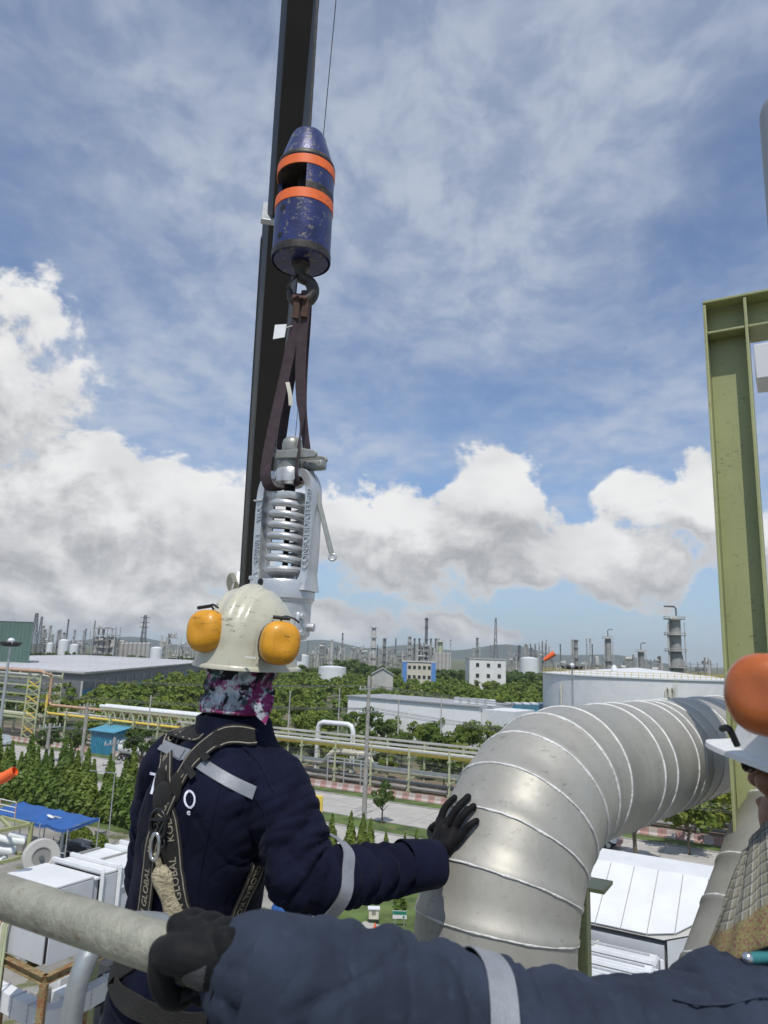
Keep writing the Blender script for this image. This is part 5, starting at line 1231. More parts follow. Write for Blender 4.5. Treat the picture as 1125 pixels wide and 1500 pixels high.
RAIL, RAILZ, RAILA, RAILD = guard_rail()
def hoop():
    pts = [at(96, 1560, 1.12), at(104, 1500, 1.12), at(112, 1450, 1.12), at(124, 1412, 1.13), at(140, 1385, 1.15), at(165, 1362, 1.19), at(200, 1350, 1.24), at(240, 1352, 1.28)]
    pts = [Vector((pts[0].x, pts[0].y, PLAT)), Vector((pts[0].x, pts[0].y, pts[0].z - .1))] + pts
    out = []
    for i in range(len(pts) - 1):
        p0 = pts[max(i - 1, 0)]; p1 = pts[i]; p2 = pts[i + 1]; p3 = pts[min(i + 2, len(pts) - 1)]
        for k in range(6):
            t = k / 6; out.append(.5 * ((2 * p1) + (p2 - p0) * t + (2 * p0 - 5 * p1 + 4 * p2 - p3) * t * t + (3 * p1 - p0 - 3 * p2 + p3) * t ** 3))
    out.append(pts[-1])
    mb = MB(); mb.tube(out, .0165, 20); tag(mb.build('hooped_tube', M_tube, loc=(pts[0].x, pts[0].y, PLAT), smooth=60), 'bent grey galvanised tube rising behind the scaffold rail', 'tube')
hoop()

# ------------------------------------------------------------------ crane, hook, slings, safety valve
M_boom = pm('black_boom_paint', (.012, .012, .013), .42, 0, .2, 4, coat=.1)
M_hblue = pm('scuffed_blue_paint', (.022, .030, .125), .32, .1, .3, 14, spots=(.16, .15, .13), spot_scale=30, spot_at=.565, coat=.25, bump=.15, bscale=80)
M_hgrime = pm('greasy_steel', (.055, .05, .045), .5, .4, .4, 18, spots=(.14, .09, .05), spot_scale=20, spot_at=.58)
M_horan = pm('orange_band_paint', (.86, .16, .03), .5, 0, .07, 12, spots=(.45, .10, .04), spot_scale=30, spot_at=.68)
M_sling = pm('brown_violet_webbing', (.060, .040, .048), .8, 0, .25, 25, bump=.6, bscale=260)
M_slingr = pm('rust_red_webbing', (.095, .048, .036), .8, 0, .25, 25, bump=.6, bscale=260)
M_silver = pm('silver_valve_paint', (.58, .59, .60), .33, .5, .07, 14, bump=.10, bscale=60)
M_silverd = pm('grey_green_valve_paint', (.30, .31, .29), .40, .25, .10, 14, bump=.15, bscale=60)
M_thread = pm('dark_thread', (.035, .035, .035), .5, .5, .2, 30)
M_rope = pm('steel_rope', (.05, .05, .05), .55, .5, .3, 60)
P_tip0 = at(440, 0, 5.3); d = ray(310, 1618); P_base = EYE + d * (33 / d.y)
bd = (P_base - P_tip0).normalized()
def boom():
    o = thing('crane_boom', (P_base.x, P_base.y, 0), 'black telescopic crane boom rising behind the hook block', 'crane')
    side = bd.cross(V3(0, 0, 1)).normalized(); upv = side.cross(bd).normalized()
    def sect(a, b, w_, h_, nm='boom_section'):
        c_ = .28
        pr = [(-.5, -.5 + c_), (-.5 + c_ * .6, -.5), (.5 - c_ * .6, -.5), (.5, -.5 + c_), (.5, .5 - c_ * .4), (.5 - c_ * .4, .5), (-.5 + c_ * .4, .5), (-.5, .5 - c_ * .4)]
        mb = MB(); mb.loft([[p + side * x * w_ + upv * y * h_ for (x, y) in pr] for p in (a, b)]); return mb.build(nm, M_boom, o, bevel=.006)
    def on(py, px): # point of the boom axis seen at a height in the picture
        best = min(((Vector(P_tip0) + bd * k * .02) for k in range(-200, 1900)), key=lambda q: abs(750 - FPX * (q - EYE).dot(UP) / max(.01, (q - EYE).dot(FW)) - py)); return best
    tip = P_tip0 - bd * 1.25; j1 = on(316, 0); j2 = on(862, 0)
    sect(tip, j1 + bd * .6, .275, .34); sect(j1, j2 + bd * .6, .345, .42); sect(j2, P_base + bd * .2, .44, .54)
    for (j, w_, h_) in ((j1, .375, .45), (j2, .47, .57)):
        mb = MB(); mb.box(j, (w_, .05, h_), (side, bd, upv)); mb.build('section_collar', M_galv, o, bevel=.008)
    # rubbing strips along the sides
    for sx in (-1, 1):
        mb = MB(); mb.bar(j1 + side * sx * .176 + bd * .2 - upv * .05, j2 + side * sx * .176 - upv * .05, .012, .06, upv); mb.build('stiffening_strip', M_dark, o)
    mb = MB(); mb.box(tip - bd * .1, (.24, .5, .30), (side, bd, upv)); mb.build('boom_head', M_boom, o, bevel=.01)
    # white rope bundle tied at the lower joint
    c_ = on(838, 0) - side * .26
    for k in range(5):
        mb = MB(); pts = [c_ + bd * (.16 * cos(a * pi / 8) + .02 * k) + side * (.05 * sin(a * pi / 8) - .02 + .012 * k) - upv * (.20 + .015 * k) for a in range(16)]; mb.tube(pts, .012, 6, closed=True); mb.build('tied_rope', M_creamp, o)
    # carrier on the ground
    b = Vector((P_base.x, P_base.y, 0)); mb = MB(); mb.box(b + V3(0, 0, 1.25), (2.5, 7.5, .7), GR); mb.build('carrier', M_yellow, o, bevel=.05)
    mb = MB(); mb.lathe(b + V3(0, 0, 1.6), [(.9, 0), (.9, .45), (.5, .6), (.5, .9)], 24); mb.build('turntable', M_dark, o)
    for s_ in (-1.1, 1.1):
        for t_ in (-2.6, -1.2, 1.6, 2.9): wheel(b + RA * s_ + RN * t_ + V3(0, 0, .5), .5, .3, o, RA)
    return tip
TIP = boom()
HY = 3.40                                    # the load hangs plumb in this plane
HX = atY(446, 300, HY).x
def hz_(py): return atY(446, py, HY).z
def hook_block():
    zb, zt = hz_(386), hz_(199); r = .152; Ht = zt - zb; c = V3(HX, HY, 0)
    o = thing('hook_block', (HX, HY, zb), 'scuffed blue crane hook block with two orange bands', 'hook block')
    z_ = lambda k: zb + Ht * k
    X = Vector((1, 0, 0)); Yv = Vector((0, 1, 0)); A_ = (X, Yv, ZU)
    z1, z2, z3, z4 = z_(.02), z_(.375), z_(.50), z_(.64)
    mb = MB(); mb.lathe(c, [(.03, zb), (r * .90, zb), (r * .985, zb + .014), (r, zb + .03), (r, z2)], 64); mb.build('lower_shell', M_hblue, o, smooth=40)
    mb = MB(); mb.lathe(c, [(r + .002, zb + .004), (r + .0035, zb + .012), (r + .003, zb + .045)], 64); mb.build('worn_rim', M_hgrime, o)
    # open window on the left front: shell runs round the rest
    a0, a1 = rad(-82), rad(170)
    mb = MB(); mb.lathe(c, [(r, z2), (r, z4)], 64, A_, a0, a1); mb.lathe(c, [(r * .86, z4), (r * .86, z2)], 64, A_, a0, a1)
    for a in (a0, a1):
        d = V3(cos(a), sin(a), 0); mb.add([c + d * r * .86 + V3(0, 0, z2), c + d * r + V3(0, 0, z2), c + d * r + V3(0, 0, z4), c + d * r * .86 + V3(0, 0, z4)], [(0, 1, 2, 3)])
    mb.build('window_shell', M_hblue, o)
    mb = MB(); mb.lathe(c, [(r, z2), (.02, z2 + .001)], 48); mb.build('inner_deck', M_hgrime, o); mb = MB(); mb.lathe(c, [(r, z4), (.02, z4 - .001)], 48); mb.build('inner_deck', M_hgrime, o)
    mb = MB(); mb.lathe(c, [(.045, z2), (.045, z4)], 24); mb.build('socket_core', M_thread, o)
    mb = MB(); mb.lathe(c, [(r, z4), (r, z_(.70)), (r * .97, z_(.73)), (r * .62, z_(.965)), (r * .55, z_(.99)), (r * .42, zt), (.02, zt)], 64); mb.build('upper_cone', M_hblue, o, smooth=30)
    mb = MB(); mb.lathe(c, [(r + .001, z_(.715)), (r + .0025, z_(.722)), (r * .985, z_(.745)), (r * .955, z_(.755))], 64); mb.build('grease_band', M_hgrime, o)
    mb = MB(); mb.lathe(c, [(r, z_(.635)), (r + .003, z_(.637)), (r + .003, z_(.705)), (r, z_(.707))], 64); mb.build('orange_band', M_horan, o)
    mb = MB(); mb.lathe(c, [(r, z_(.375)), (r + .003, z_(.377)), (r + .003, z_(.448)), (r, z_(.45))], 64); mb.build('orange_band', M_horan, o)
    mb = MB(); mb.lathe(c, [(r, z_(.45)), (r + .0015, z_(.452)), (r + .0015, z_(.50)), (r, z_(.502))], 64, A_, a0, a1); mb.build('grease_band', M_hgrime, o)
    for (a, k) in ((-128, .315), (-131, .115)):
        d = V3(cos(rad(a)), sin(rad(a)), 0); q = c + d * (r - .004) + V3(0, 0, z_(k)); mb = MB(); mb.cyl(q, q + d * .0055, .017, n=20); mb.build('pin_hole', M_thread, o)
    # shank and hook
    hk = zb - .02
    mb = MB(); mb.lathe(c, [(.030, zb + .02), (.048, zb - .005), (.048, zb - .03), (.034, zb - .045), (.030, zb - .075)], 24); mb.build('shank', M_hgrime, o)
    cx = HX + .012; cz = zb - .155; pts = [V3(HX, HY, zb - .05), V3(HX + .012, HY, zb - .085)]; rs = [.030, .032]
    for k in range(15):
        a = rad(62 - k * 17.5); pts.append(V3(cx + .060 * cos(a), HY, cz + .066 * sin(a))); rs.append(.030 + .006 * sin(pi * k / 14) - (.018 * max(0, k - 10) / 4))
    mb = MB(); mb.tube(pts, rs, 14); mb.build('hook', M_hgrime, o, smooth=60)
    mb = MB(); mb.bar(V3(HX - .012, HY - .02, zb - .075), V3(HX - .060, HY - .02, cz + .01), .022, .008); mb.build('safety_latch', M_hgrime, o, bevel=.002)
    mb = MB(); mb.tube([V3(HX, HY, zt - .02), V3(HX, HY, TIP.z)], .010, 8); tag(mb.build('hoist_rope', M_rope, loc=(HX, HY, zt)), 'dark steel hoist rope rising from the hook block to the boom head', 'rope')
    return zb, cz
HZB, HOOKZ = hook_block()
a, b = at(496, -40, 5.6), at(430, 668, 8.5); mb = MB(); mb.tube([a.lerp(b, k / 8) for k in range(9)], .0035, 5)
tag(mb.build('thin_cable', M_rope, loc=a), 'hair thin cable running beside the crane boom', 'cable')
def ribbon(pts, w_, th, name, mat, parent, side0, side1=None, smooth=60, sides=None):
    """flat strap along points; its width direction turns from side0 to side1"""
    P = [Vector(p) for p in pts]; n = len(P); rings = []
    for i, p in enumerate(P):
        d = (P[min(i + 1, n - 1)] - P[max(i - 1, 0)]).normalized(); k = i / (n - 1)
        s_ = sides[i] if sides else (side0.lerp(side1, k) if side1 else side0)
        s_ = (s_ - d * s_.dot(d)).normalized(); nn = d.cross(s_).normalized()
        rings.append([p + s_ * w_ / 2 + nn * th / 2, p - s_ * w_ / 2 + nn * th / 2, p - s_ * w_ / 2 - nn * th / 2, p + s_ * w_ / 2 - nn * th / 2])
    mb = MB(); mb.loft(rings); return mb.build(name, mat, parent, smooth=smooth)
def spline(pts, n=8):
    P = [Vector(p) for p in pts]; out = []
    for i in range(len(P) - 1):
        p0, p1, p2, p3 = P[max(i - 1, 0)], P[i], P[i + 1], P[min(i + 2, len(P) - 1)]
        for k in range(n):
            t = k / n; out.append(.5 * ((2 * p1) + (p2 - p0) * t + (2 * p0 - 5 * p1 + 4 * p2 - p3) * t * t + (3 * p1 - p0 - 3 * p2 + p3) * t ** 3))
    out.append(P[-1]); return out
def px(x, y, dy=0.0): return atY(x, y, HY + dy)
def slings():
    XD = V3(1, .15, 0)
    o = thing('web_sling', px(425, 560), 'left brown webbing sling looped under the valve yoke', 'sling', 'lifting slings')
    ribbon(spline([px(441, 432, -.03), px(436, 462, -.03), px(428, 500, -.03), px(418, 545, -.04), px(408, 590, -.06), px(399, 632, -.08), px(392, 668, -.10), px(389, 696, -.11), px(396, 714, -.09), px(415, 716, -.02), px(430, 712, .05)]), .050, .006, 'front_leg', M_sling, o, V3(.8, .5, 0), V3(.9, -.3, .3))
    ribbon(spline([px(444, 432, .02), px(440, 470, .03), px(433, 520, .04), px(424, 570, .05), px(416, 620, .06), px(412, 660, .06), px(420, 700, .06)]), .045, .006, 'rear_leg', M_sling, o, V3(.4, .9, 0), V3(.9, .2, 0))
    ribbon(spline([V3(HX - .004, HY + .03, HOOKZ - .040), V3(HX - .006, HY - .012, HOOKZ - .028), V3(HX - .010, HY - .044, HOOKZ - .062), px(435, 440, -.04), px(432, 466, -.04)], 5), .034, .009, 'eye', M_slingr, o, XD)
    ribbon([px(421, 560, -.05), px(425, 578, -.055), px(426, 594, -.05)], .020, .004, 'loose_end', M_creamp, o, XD)
    o2 = thing('web_sling', px(441, 560), 'right brown webbing sling twisted once above the valve', 'sling', 'lifting slings')
    ribbon(spline([px(449, 426, -.02), px(446, 460, -.02), px(442, 500, -.02), px(440, 545, -.02), px(441, 590, -.02), px(442, 612, -.03), px(438, 650, -.08), px(434, 690, -.12), px(437, 706, -.10), px(442, 708, -.02)]), .052, .006, 'front_leg', M_sling, o2, V3(1, 0, 0), sides=[V3(cos(a), sin(a), 0) for a in [max(0, (i - 22) / 26.0) * 1.9 if i < 48 else 1.9 for i in range(73)]])
    ribbon(spline([px(451, 426, .03), px(449, 470, .04), px(445, 530, .05), px(443, 590, .05), px(446, 630, .06), px(450, 668, .08), px(446, 700, .10)]), .048, .006, 'rear_leg', M_sling, o2, V3(.9, .3, 0), V3(.5, .8, 0))
    ribbon(spline([V3(HX + .026, HY + .03, HOOKZ - .046), V3(HX + .024, HY - .012, HOOKZ - .034), V3(HX + .022, HY - .046, HOOKZ - .068), px(447, 440, -.035), px(445, 464, -.035)], 5), .034, .009, 'eye', M_slingr, o2, XD)
    # white tag
    t = thing('load_tag', px(410, 486, -.06), 'white card tag hanging from the left sling', 'tag')
    mb = MB(); mb.poly([px(403, 476, -.06), px(420, 475, -.07), px(417, 494, -.07), px(400, 497, -.06)], .002); mb.build('card', pm('white_card', (.80, .80, .82), .5, 0, .03, 20), t, smooth=None)
    mb = MB(); mb.tube([px(419, 480, -.065), px(428, 477, -.045)], .0025, 6); mb.build('string', M_creamp, t)
slings()
def text_mesh(s_, size, depth, name='lettering'):
    cu = bpy.data.curves.new('t', 'FONT'); cu.body = s_; cu.size = size; cu.extrude = depth; cu.align_x = 'LEFT'; cu.resolution_u = 3
    ob = bpy.data.objects.new('t', cu); COL.objects.link(ob); dg = bpy.context.evaluated_depsgraph_get(); me = bpy.data.meshes.new_from_object(ob.evaluated_get(dg))
    v = np.array([p.co[:] for p in me.vertices]); f = [tuple(p.vertices) for p in me.polygons]
    bpy.data.objects.remove(ob); bpy.data.curves.remove(cu); bpy.data.meshes.remove(me)
    return v, f
def valve():
    c0 = px(418, 800); VX = c0.x + .004; zf = lambda y: atY(418, y, HY).z; c = V3(VX, HY, 0)
    o = thing('safety_valve', V3(VX, HY, zf(965)), 'silver spring safety valve with open yoke hanging from the slings', 'valve')
    K = 3.32e-3                     # metres per picture pixel at the valve
    # yoke turned so that its right arm comes towards us
    ya = rad(-24); YX = V3(cos(ya), sin(ya), 0); YN = V3(-sin(ya), cos(ya), 0)      # across the arms / through the yoke
    ax = (YX, YN, ZU)
    # lower body
    prof = [(.02, zf(968)), (.105, zf(968)), (.105, zf(957)), (.062, zf(955)), (.062, zf(940)), (.118, zf(936)), (.135, zf(930)), (.137, zf(882)), (.150, zf(878)), (.152, zf(856)), (.146, zf(852)), (.02, zf(852))]
    mb = MB(); mb.lathe(c, prof, 64); mb.build('body', M_silver, o, smooth=35, bevel=None)
    mb = MB(); mb.lathe(c, [(.137, zf(884)), (.142, zf(882)), (.142, zf(879)), (.15, zf(878))], 64); mb.build('body_seam', M_silver, o)
    mb = MB(); q = c + V3(-.60, -.80, 0) * .151 + V3(0, 0, zf(857)); mb.cyl(q, q + V3(-.60, -.80, 0) * .004, .016, n=18); mb.build('drain_hole', M_thread, o)
    # two arms: swept rectangular section
    for sg in (-1, 1):
        path = [(.128, 866), (.132, 846), (.138, 815), (.139, 760), (.137, 728), (.128, 712), (.106, 700), (.080, 697), (.055, 699)]
        pts = spline([c + YX * sg * x + V3(0, 0, zf(y)) for (x, y) in path], 5); rings = []
        for i, p in enumerate(pts):
            d = (pts[min(i + 1, len(pts) - 1)] - pts[max(i - 1, 0)]).normalized(); nn = YN.cross(d).normalized(); w1, w2 = .046, .098
            if i < 6: w1 += .02 * (1 - i / 6); w2 += .05 * (1 - i / 6)
            r4 = []
            for (u, v) in ((-1, -.8), (-.8, -1), (.8, -1), (1, -.8), (1, .8), (.8, 1), (-.8, 1), (-1, .8)): r4.append(p + nn * u * w1 / 2 + YN * v * w2 / 2)
            rings.append(r4)
        mb = MB(); mb.loft(rings); mb.build('yoke_arm', M_silver, o, smooth=40)
    # cast lettering up the front edge of the arms (reads from below)
    for (sg, s_, y0, size) in ((1, 'CONSOLIDATED', 836, .0435), (1, '16/32', 742, .032), (-1, '4320101 1', 826, .034), (-1, 'WCC', 765, .034), (-1, 'A', 846, .034)):
        v, f = text_mesh(s_, size, .005)
        # x of the text runs up, y of the text runs to the left
        base = c + YX * (sg * .138 + .016) - YN * .049 + V3(0, 0, zf(y0))
        vs = [base + ZU * float(p[0]) - YX * float(p[1]) - YN * float(p[2] + .0015) for p in v]
        mb = MB(); mb.add(vs, f); mb.build('cast_lettering', M_silver, o, smooth=None)
    mb = MB(); mb.box(c - YX * .142 - YN * .045 + V3(0, 0, zf(734)), (.05, .03, .008), ax); mb.build('cast_lug', M_silver, o, bevel=.002); mb = MB(); mb.box(c - YX * .138 - YN * .045 + V3(0, 0, zf(848)), (.05, .03, .02), ax); mb.build('cast_lug', M_silver, o, bevel=.003)
    # head boss
    mb = MB(); mb.lathe(c, [(.02, zf(712)), (.060, zf(712)), (.072, zf(708)), (.074, zf(692)), (.066, zf(688)), (.02, zf(688))], 40); mb.build('yoke_boss', M_silver, o, smooth=35)
    mb = MB(); mb.lathe(c, [(.026, zf(727))] + [(.026 + .002 * (k % 2), zf(727 - k * .5)) for k in range(1, 36)] + [(.026, zf(708))], 24); mb.build('adjusting_screw', M_thread, o)
    # spring washers, spring, stem
    mb = MB(); mb.lathe(c, [(.02, zf(735)), (.086, zf(735)), (.092, zf(731)), (.090, zf(725)), (.05, zf(722)), (.02, zf(722))], 48); mb.build('spring_washer', M_silver, o, smooth=35)
    mb = MB(); mb.lathe(c, [(.02, zf(846)), (.06, zf(846)), (.098, zf(840)), (.100, zf(836)), (.09, zf(832)), (.02, zf(832))], 48); mb.build('spring_washer', M_silver, o, smooth=35)
    z0, z1 = zf(828), zf(739); turns = 5.6; N_ = 220
    pts = [c + V3(cos(-2 * pi * turns * k / N_ + 1.2) * .079, sin(-2 * pi * turns * k / N_ + 1.2) * .079, z0 + (z1 - z0) * k / N_) for k in range(N_ + 1)]
    mb = MB(); mb.tube(pts, .0192, 12); mb.build('coil_spring', M_silver, o, smooth=70)
    mb = MB(); mb.lathe(c, [(.014, zf(850)), (.014, zf(722))], 16); mb.build('stem', M_thread, o)
    mb = MB(); mb.lathe(c, [(.034, zf(856)), (.034, zf(851)), (.024, zf(850)), (.024, zf(843))], 6); mb.build('stem_nut', M_silver, o)
    for xx in (-.075, .06): mb = MB(); q = c + YX * xx; mb.cyl(q + V3(0, 0, zf(857)), q + V3(0, 0, zf(843)), .012, n=12); mb.build('bonnet_stud', M_silver, o)
    # lifting gear on top
    mb = MB(); mb.lathe(c, [(.02, zf(690)), (.066, zf(690)), (.066, zf(676)), (.058, zf(674)), (.058, zf(667)), (.02, zf(667))], 36); mb.build('cap_base', M_silverd, o, smooth=35)
    mb = MB(); mb.lathe(c, [(.050, zf(661)), (.051, zf(652)), (.046, zf(645)), (.030, zf(641.5)), (.01, zf(640.5))], 36); mb.lathe(c, [(.050, zf(661)), (.01, zf(661))], 36); mb.build('dome_cap', M_silverd, o, smooth=60)
    mb = MB(); mb.lathe(c, [(.03, zf(667)), (.03, zf(660))], 24); mb.build('cap_neck', M_thread, o)
    f0 = V3(.93, -.36, 0)
    for sd in (-1, 1):
        n_ = V3(.36, .93, 0) * (.058 * sd)
        mb = MB(); prof2 = [(-.078, 655), (-.060, 658), (-.05, 664), (.05, 664), (.10, 664), (.165, 668), (.175, 673), (.165, 678), (.10, 678), (.03, 677), (-.05, 676), (-.07, 670), (-.082, 662)]
        mb.poly([c + f0 * x + n_ + V3(0, 0, zf(y)) for (x, y) in prof2], .016, V3(.36, .93, 0)); mb.build('fork_lever', M_silverd, o, bevel=.004)
    mb = MB(); mb.cyl(c - f0 * .068 + V3(.36, .93, 0) * .075 + V3(0, 0, zf(662)), c - f0 * .068 - V3(.36, .93, 0) * .085 + V3(0, 0, zf(662)), .012, n=14); mb.build('pivot_pin', M_silver, o)
    mb = MB(); mb.box(c + f0 * .13 + V3(0, 0, zf(684)), (.11, .06, .045), (f0, V3(.36, .93, 0), ZU)); mb.build('lever_bracket', M_silverd, o, bevel=.012)
    mb = MB(); mb.cyl(c + f0 * .10 + V3(.36, .93, 0) * .04 + V3(0, 0, zf(684)), c + f0 * .10 - V3(.36, .93, 0) * .045 + V3(0, 0, zf(684)), .012, n=14); mb.build('pivot_pin', M_silver, o)
    a, b = px(456, 690, -.05), px(486, 812, -.09); dd = (b - a).normalized()
    mb = MB(); mb.bar(a, b, .024, .012, V3(0, 1, 0)); mb.build('hand_lever', M_silverd, o, bevel=.003)
    e = b + dd * .014; s1 = dd.cross(V3(0, 1, 0)).normalized()
    mb = MB(); mb.tube([e + (dd * cos(2 * pi * k / 20) + s1 * sin(2 * pi * k / 20)) * .015 for k in range(20)], .006, 8, closed=True); mb.build('lever_eye', M_silver, o, smooth=80)
    # bolted lug low on the body and a side plug
    q = px(446, 915, -.13); q = c + (Vector((q.x, q.y, 0)) - c).normalized() * .140 + V3(0, 0, q.z); nd = (Vector((q.x, q.y, 0)) - c).normalized(); sd = V3(-nd.y, nd.x, 0)
    mb = MB(); mb.box(q, (.045, .022, .115), (sd, nd, ZU)); mb.build('bolted_lug', M_silver, o, bevel=.010)
    for dz_ in (-.038, .036): mb = MB(); p = q + V3(0, 0, dz_); mb.cyl(p, p + nd * .028, .015, n=6); mb.build('bolt', M_silver, o, bevel=.002)
    p = c + V3(.97, -.24, 0) * .13 + V3(0, 0, zf(918)); mb = MB(); mb.cyl(p, p + V3(.97, -.24, 0) * .035, .020, n=8); mb.build('side_plug', M_silver, o, bevel=.003)
valve()

# ------------------------------------------------------------------ people
def remesh(mb, voxel, smooth=4, fac=.5):
    """one continuous surface from overlapping closed shapes"""
    me = bpy.data.meshes.new('tmp'); me.from_pydata(mb.v, [], mb.f); ob = bpy.data.objects.new('tmp', me); COL.objects.link(ob)
    import bmesh
    bm = bmesh.new(); bm.from_mesh(me); bmesh.ops.recalc_face_normals(bm, faces=bm.faces); bm.to_mesh(me); bm.free()
    r = ob.modifiers.new('r', 'REMESH'); r.mode = 'VOXEL'; r.voxel_size = voxel; r.adaptivity = 0
    s_ = ob.modifiers.new('s', 'SMOOTH'); s_.iterations = smooth; s_.factor = fac
    dg = bpy.context.evaluated_depsgraph_get(); out = bpy.data.meshes.new_from_object(ob.evaluated_get(dg))
    bpy.data.objects.remove(ob); bpy.data.meshes.remove(me); return out
def limb(mb, pts, rs, n=20, sub=6, flat=None):
    """capsule chain with smooth radii; rounded ends"""
    P = spline(pts, sub); k = len(P); R = np.interp(np.linspace(0, len(rs) - 1, k), range(len(rs)), rs)
    d0 = (P[0] - P[1]).normalized(); d1 = (P[-1] - P[-2]).normalized()
    for a in (.5, .8, .97): P = [P[0] + d0 * R[0] * .28 * (1)] + P if False else P
    mb.tube(P, list(R), n)
    mb.ball(P[0], R[0] * .995, nu=16, nv=10); mb.ball(P[-1], R[-1] * .995, nu=16, nv=10)
def sections(mb, rows, X, Y, n=28, e=2.4):
    """stack of super-ellipse sections: (centre, half width along X, half depth along Y)"""
    rings = []
    for (c, a, b) in rows:
        r = []
        for j in range(n):
            t = 2 * pi * j / n; ct, st = cos(t), sin(t)
            r.append(Vector(c) + X * (a * math.copysign(abs(ct) ** (2 / e), ct)) + Y * (b * math.copysign(abs(st) ** (2 / e), st)))
        rings.append(r)
    mb.loft(rings)
def dense(rows, n):
    """smooth interpolation of section rows"""
    m_ = len(rows); out = []
    C = spline([r[0] for r in rows], n); k = len(C); t = np.linspace(0, m_ - 1, k)
    A = np.interp(t, range(m_), [r[1] for r in rows]); B = np.interp(t, range(m_), [r[2] for r in rows])
    return [(C[i], A[i], B[i]) for i in range(k)]
def wob3(P, f, seed):
    """cheap smooth 3-d noise in about -1..1"""
    r = np.random.default_rng(seed); o = np.zeros(len(P))
    for i in range(7):
        d = r.normal(0, 1, 3); d /= np.linalg.norm(d); o += np.sin(P @ d * f * r.uniform(.6, 1.6) + r.uniform(0, 6.28))
    return o / 3.2
def folds(me, chains, seed=1, torso=None):
    """push cloth folds into a body: chains = [(points, radius, [(centre s, spread, amplitude, wavelength)...])]"""
    nv = len(me.vertices); P = np.empty(nv * 3); me.vertices.foreach_get('co', P); P = P.reshape(-1, 3)
    N = np.empty(nv * 3); me.vertices.foreach_get('normal', N); N = N.reshape(-1, 3)
    D = np.zeros(nv)
    for ci, (pts, rad_, fl) in enumerate(chains):
        C = np.array([list(p) for p in spline(pts, 8)]); seg = C[1:] - C[:-1]; L = np.linalg.norm(seg, axis=1); S0 = np.concatenate([[0], np.cumsum(L)])[:-1]
        best = np.full(nv, 1e9); s_ = np.zeros(nv); ang = np.zeros(nv)
        for i in range(len(seg)):
            t = np.clip(((P - C[i]) @ seg[i]) / (L[i] ** 2 + 1e-12), 0, 1); q = P - (C[i] + t[:, None] * seg[i]); dd = np.linalg.norm(q, axis=1); mk = dd < best
            u = np.array(list(Vector(seg[i]).orthogonal().normalized())); w_ = np.cross(seg[i] / L[i], u)
            best[mk] = dd[mk]; s_[mk] = S0[i] + t[mk] * L[i]; ang[mk] = np.arctan2(q[mk] @ w_, q[mk] @ u)
        m_ = np.clip((rad_ * 1.45 - best) / (rad_ * .3), 0, 1)
        for (c, sp, amp, wl) in fl:
            env = np.exp(-((s_ - c) / sp) ** 2)
            ph = s_ / wl + .62 * np.sin(ang + ci + c * 20) + .22 * np.sin(2 * ang + 1.3 * ci) + .30 * wob3(P, 10, seed + ci)
            f = 2.1 * np.abs(np.sin(pi * ph)) ** .85 - 1.2
            D += .95 * m_ * env * amp * f * (.65 + .35 * wob3(P, 7, seed + 9 + ci))
    cr = np.abs(wob3(P, 26, seed + 30)); D += -.0034 * np.exp(-(cr / .085) ** 2) - .0022 * np.exp(-(np.abs(wob3(P, 46, seed + 31)) / .075) ** 2) + .0018 * wob3(P, 38, seed + 3)
    if torso is not None: D += torso(P, N)
    P = P + N * D[:, None]
    me.vertices.foreach_set('co', P.ravel()); me.update()
def clothm(name, base, var=.25, weave=900, wr=.4, rough=.85):
    mt = bpy.data.materials.new(name); mt.use_nodes = True; t = NT(mt.node_tree); b = t.n['Principled BSDF']; tc = t.node('ShaderNodeTexCoord').outputs['Object']
    n = t.noise(tc, 9, 5, .6); n2 = t.noise(tc, 45, 4, .6)
    c = t.mix(t.step(n, .3, .7), tuple(x * (1 - var) for x in base), tuple(x * (1 + var) for x in base)); c = t.mix(t.math('MULTIPLY', t.step(n2, .55, .75), .3), c, tuple(min(1, x * 1.7 + .006) for x in base))
    t.put(b.inputs['Base Color'], c); b.inputs['Roughness'].default_value = rough; b.inputs['Specular IOR Level'].default_value = .08
    b.inputs['Sheen Weight'].default_value = .02; b.inputs['Sheen Roughness'].default_value = .5
    bp = t.node('ShaderNodeBump'); bp.inputs['Strength'].default_value = wr; bp.inputs['Distance'].default_value = .005
    t.put(bp.inputs['Height'], t.math('ADD', t.noise(tc, 16, 4, .55, 1.2), t.math('MULTIPLY', t.noise(tc, weave, 2, .5), .12))); t.put(b.inputs['Normal'], bp.outputs[0])
    return mt
M_navy = clothm('dark_navy_cloth', (.0075, .0090, .0230))
M_denim = clothm('faded_navy_cloth', (.031, .040, .062), .25)
M_glove = clothm('black_glove_knit', (.012, .012, .013), .3, 500, .5, .6)
M_glovec = pm('grey_glove_coating', (.045, .047, .05), .55, 0, .3, 40, bump=.5, bscale=200)
M_refl = pm('reflective_tape', (.27, .285, .31), .45, .25, .10, 30, bump=.15, bscale=300)
M_strap = pm('black_harness_webbing', (.016, .015, .014), .75, 0, .25, 60, bump=.6, bscale=400)
M_strapl = pm('cream_strap_print', (.33, .30, .235), .7, 0, .15, 60)
M_print = pm('white_print', (.72, .74, .86), .6, 0, .05, 30)
M_ringd = pm('black_metal_ring', (.03, .03, .032), .35, .6, .2, 20)
M_chrome = pm('bright_carabiner', (.62, .62, .64), .22, .95, .05, 20)
M_pack = pm('beige_lanyard_pack', (.50, .44, .30), .85, 0, .18, 40, spots=(.28, .24, .16), spot_scale=60, spot_at=.58, bump=.8, bscale=150)
M_helm = pm('cream_helmet_shell', (.52, .505, .395), .33, 0, .05, 8, spots=(.42, .39, .29), spot_scale=14, spot_at=.63, coat=.25, bump=.05, bscale=60)
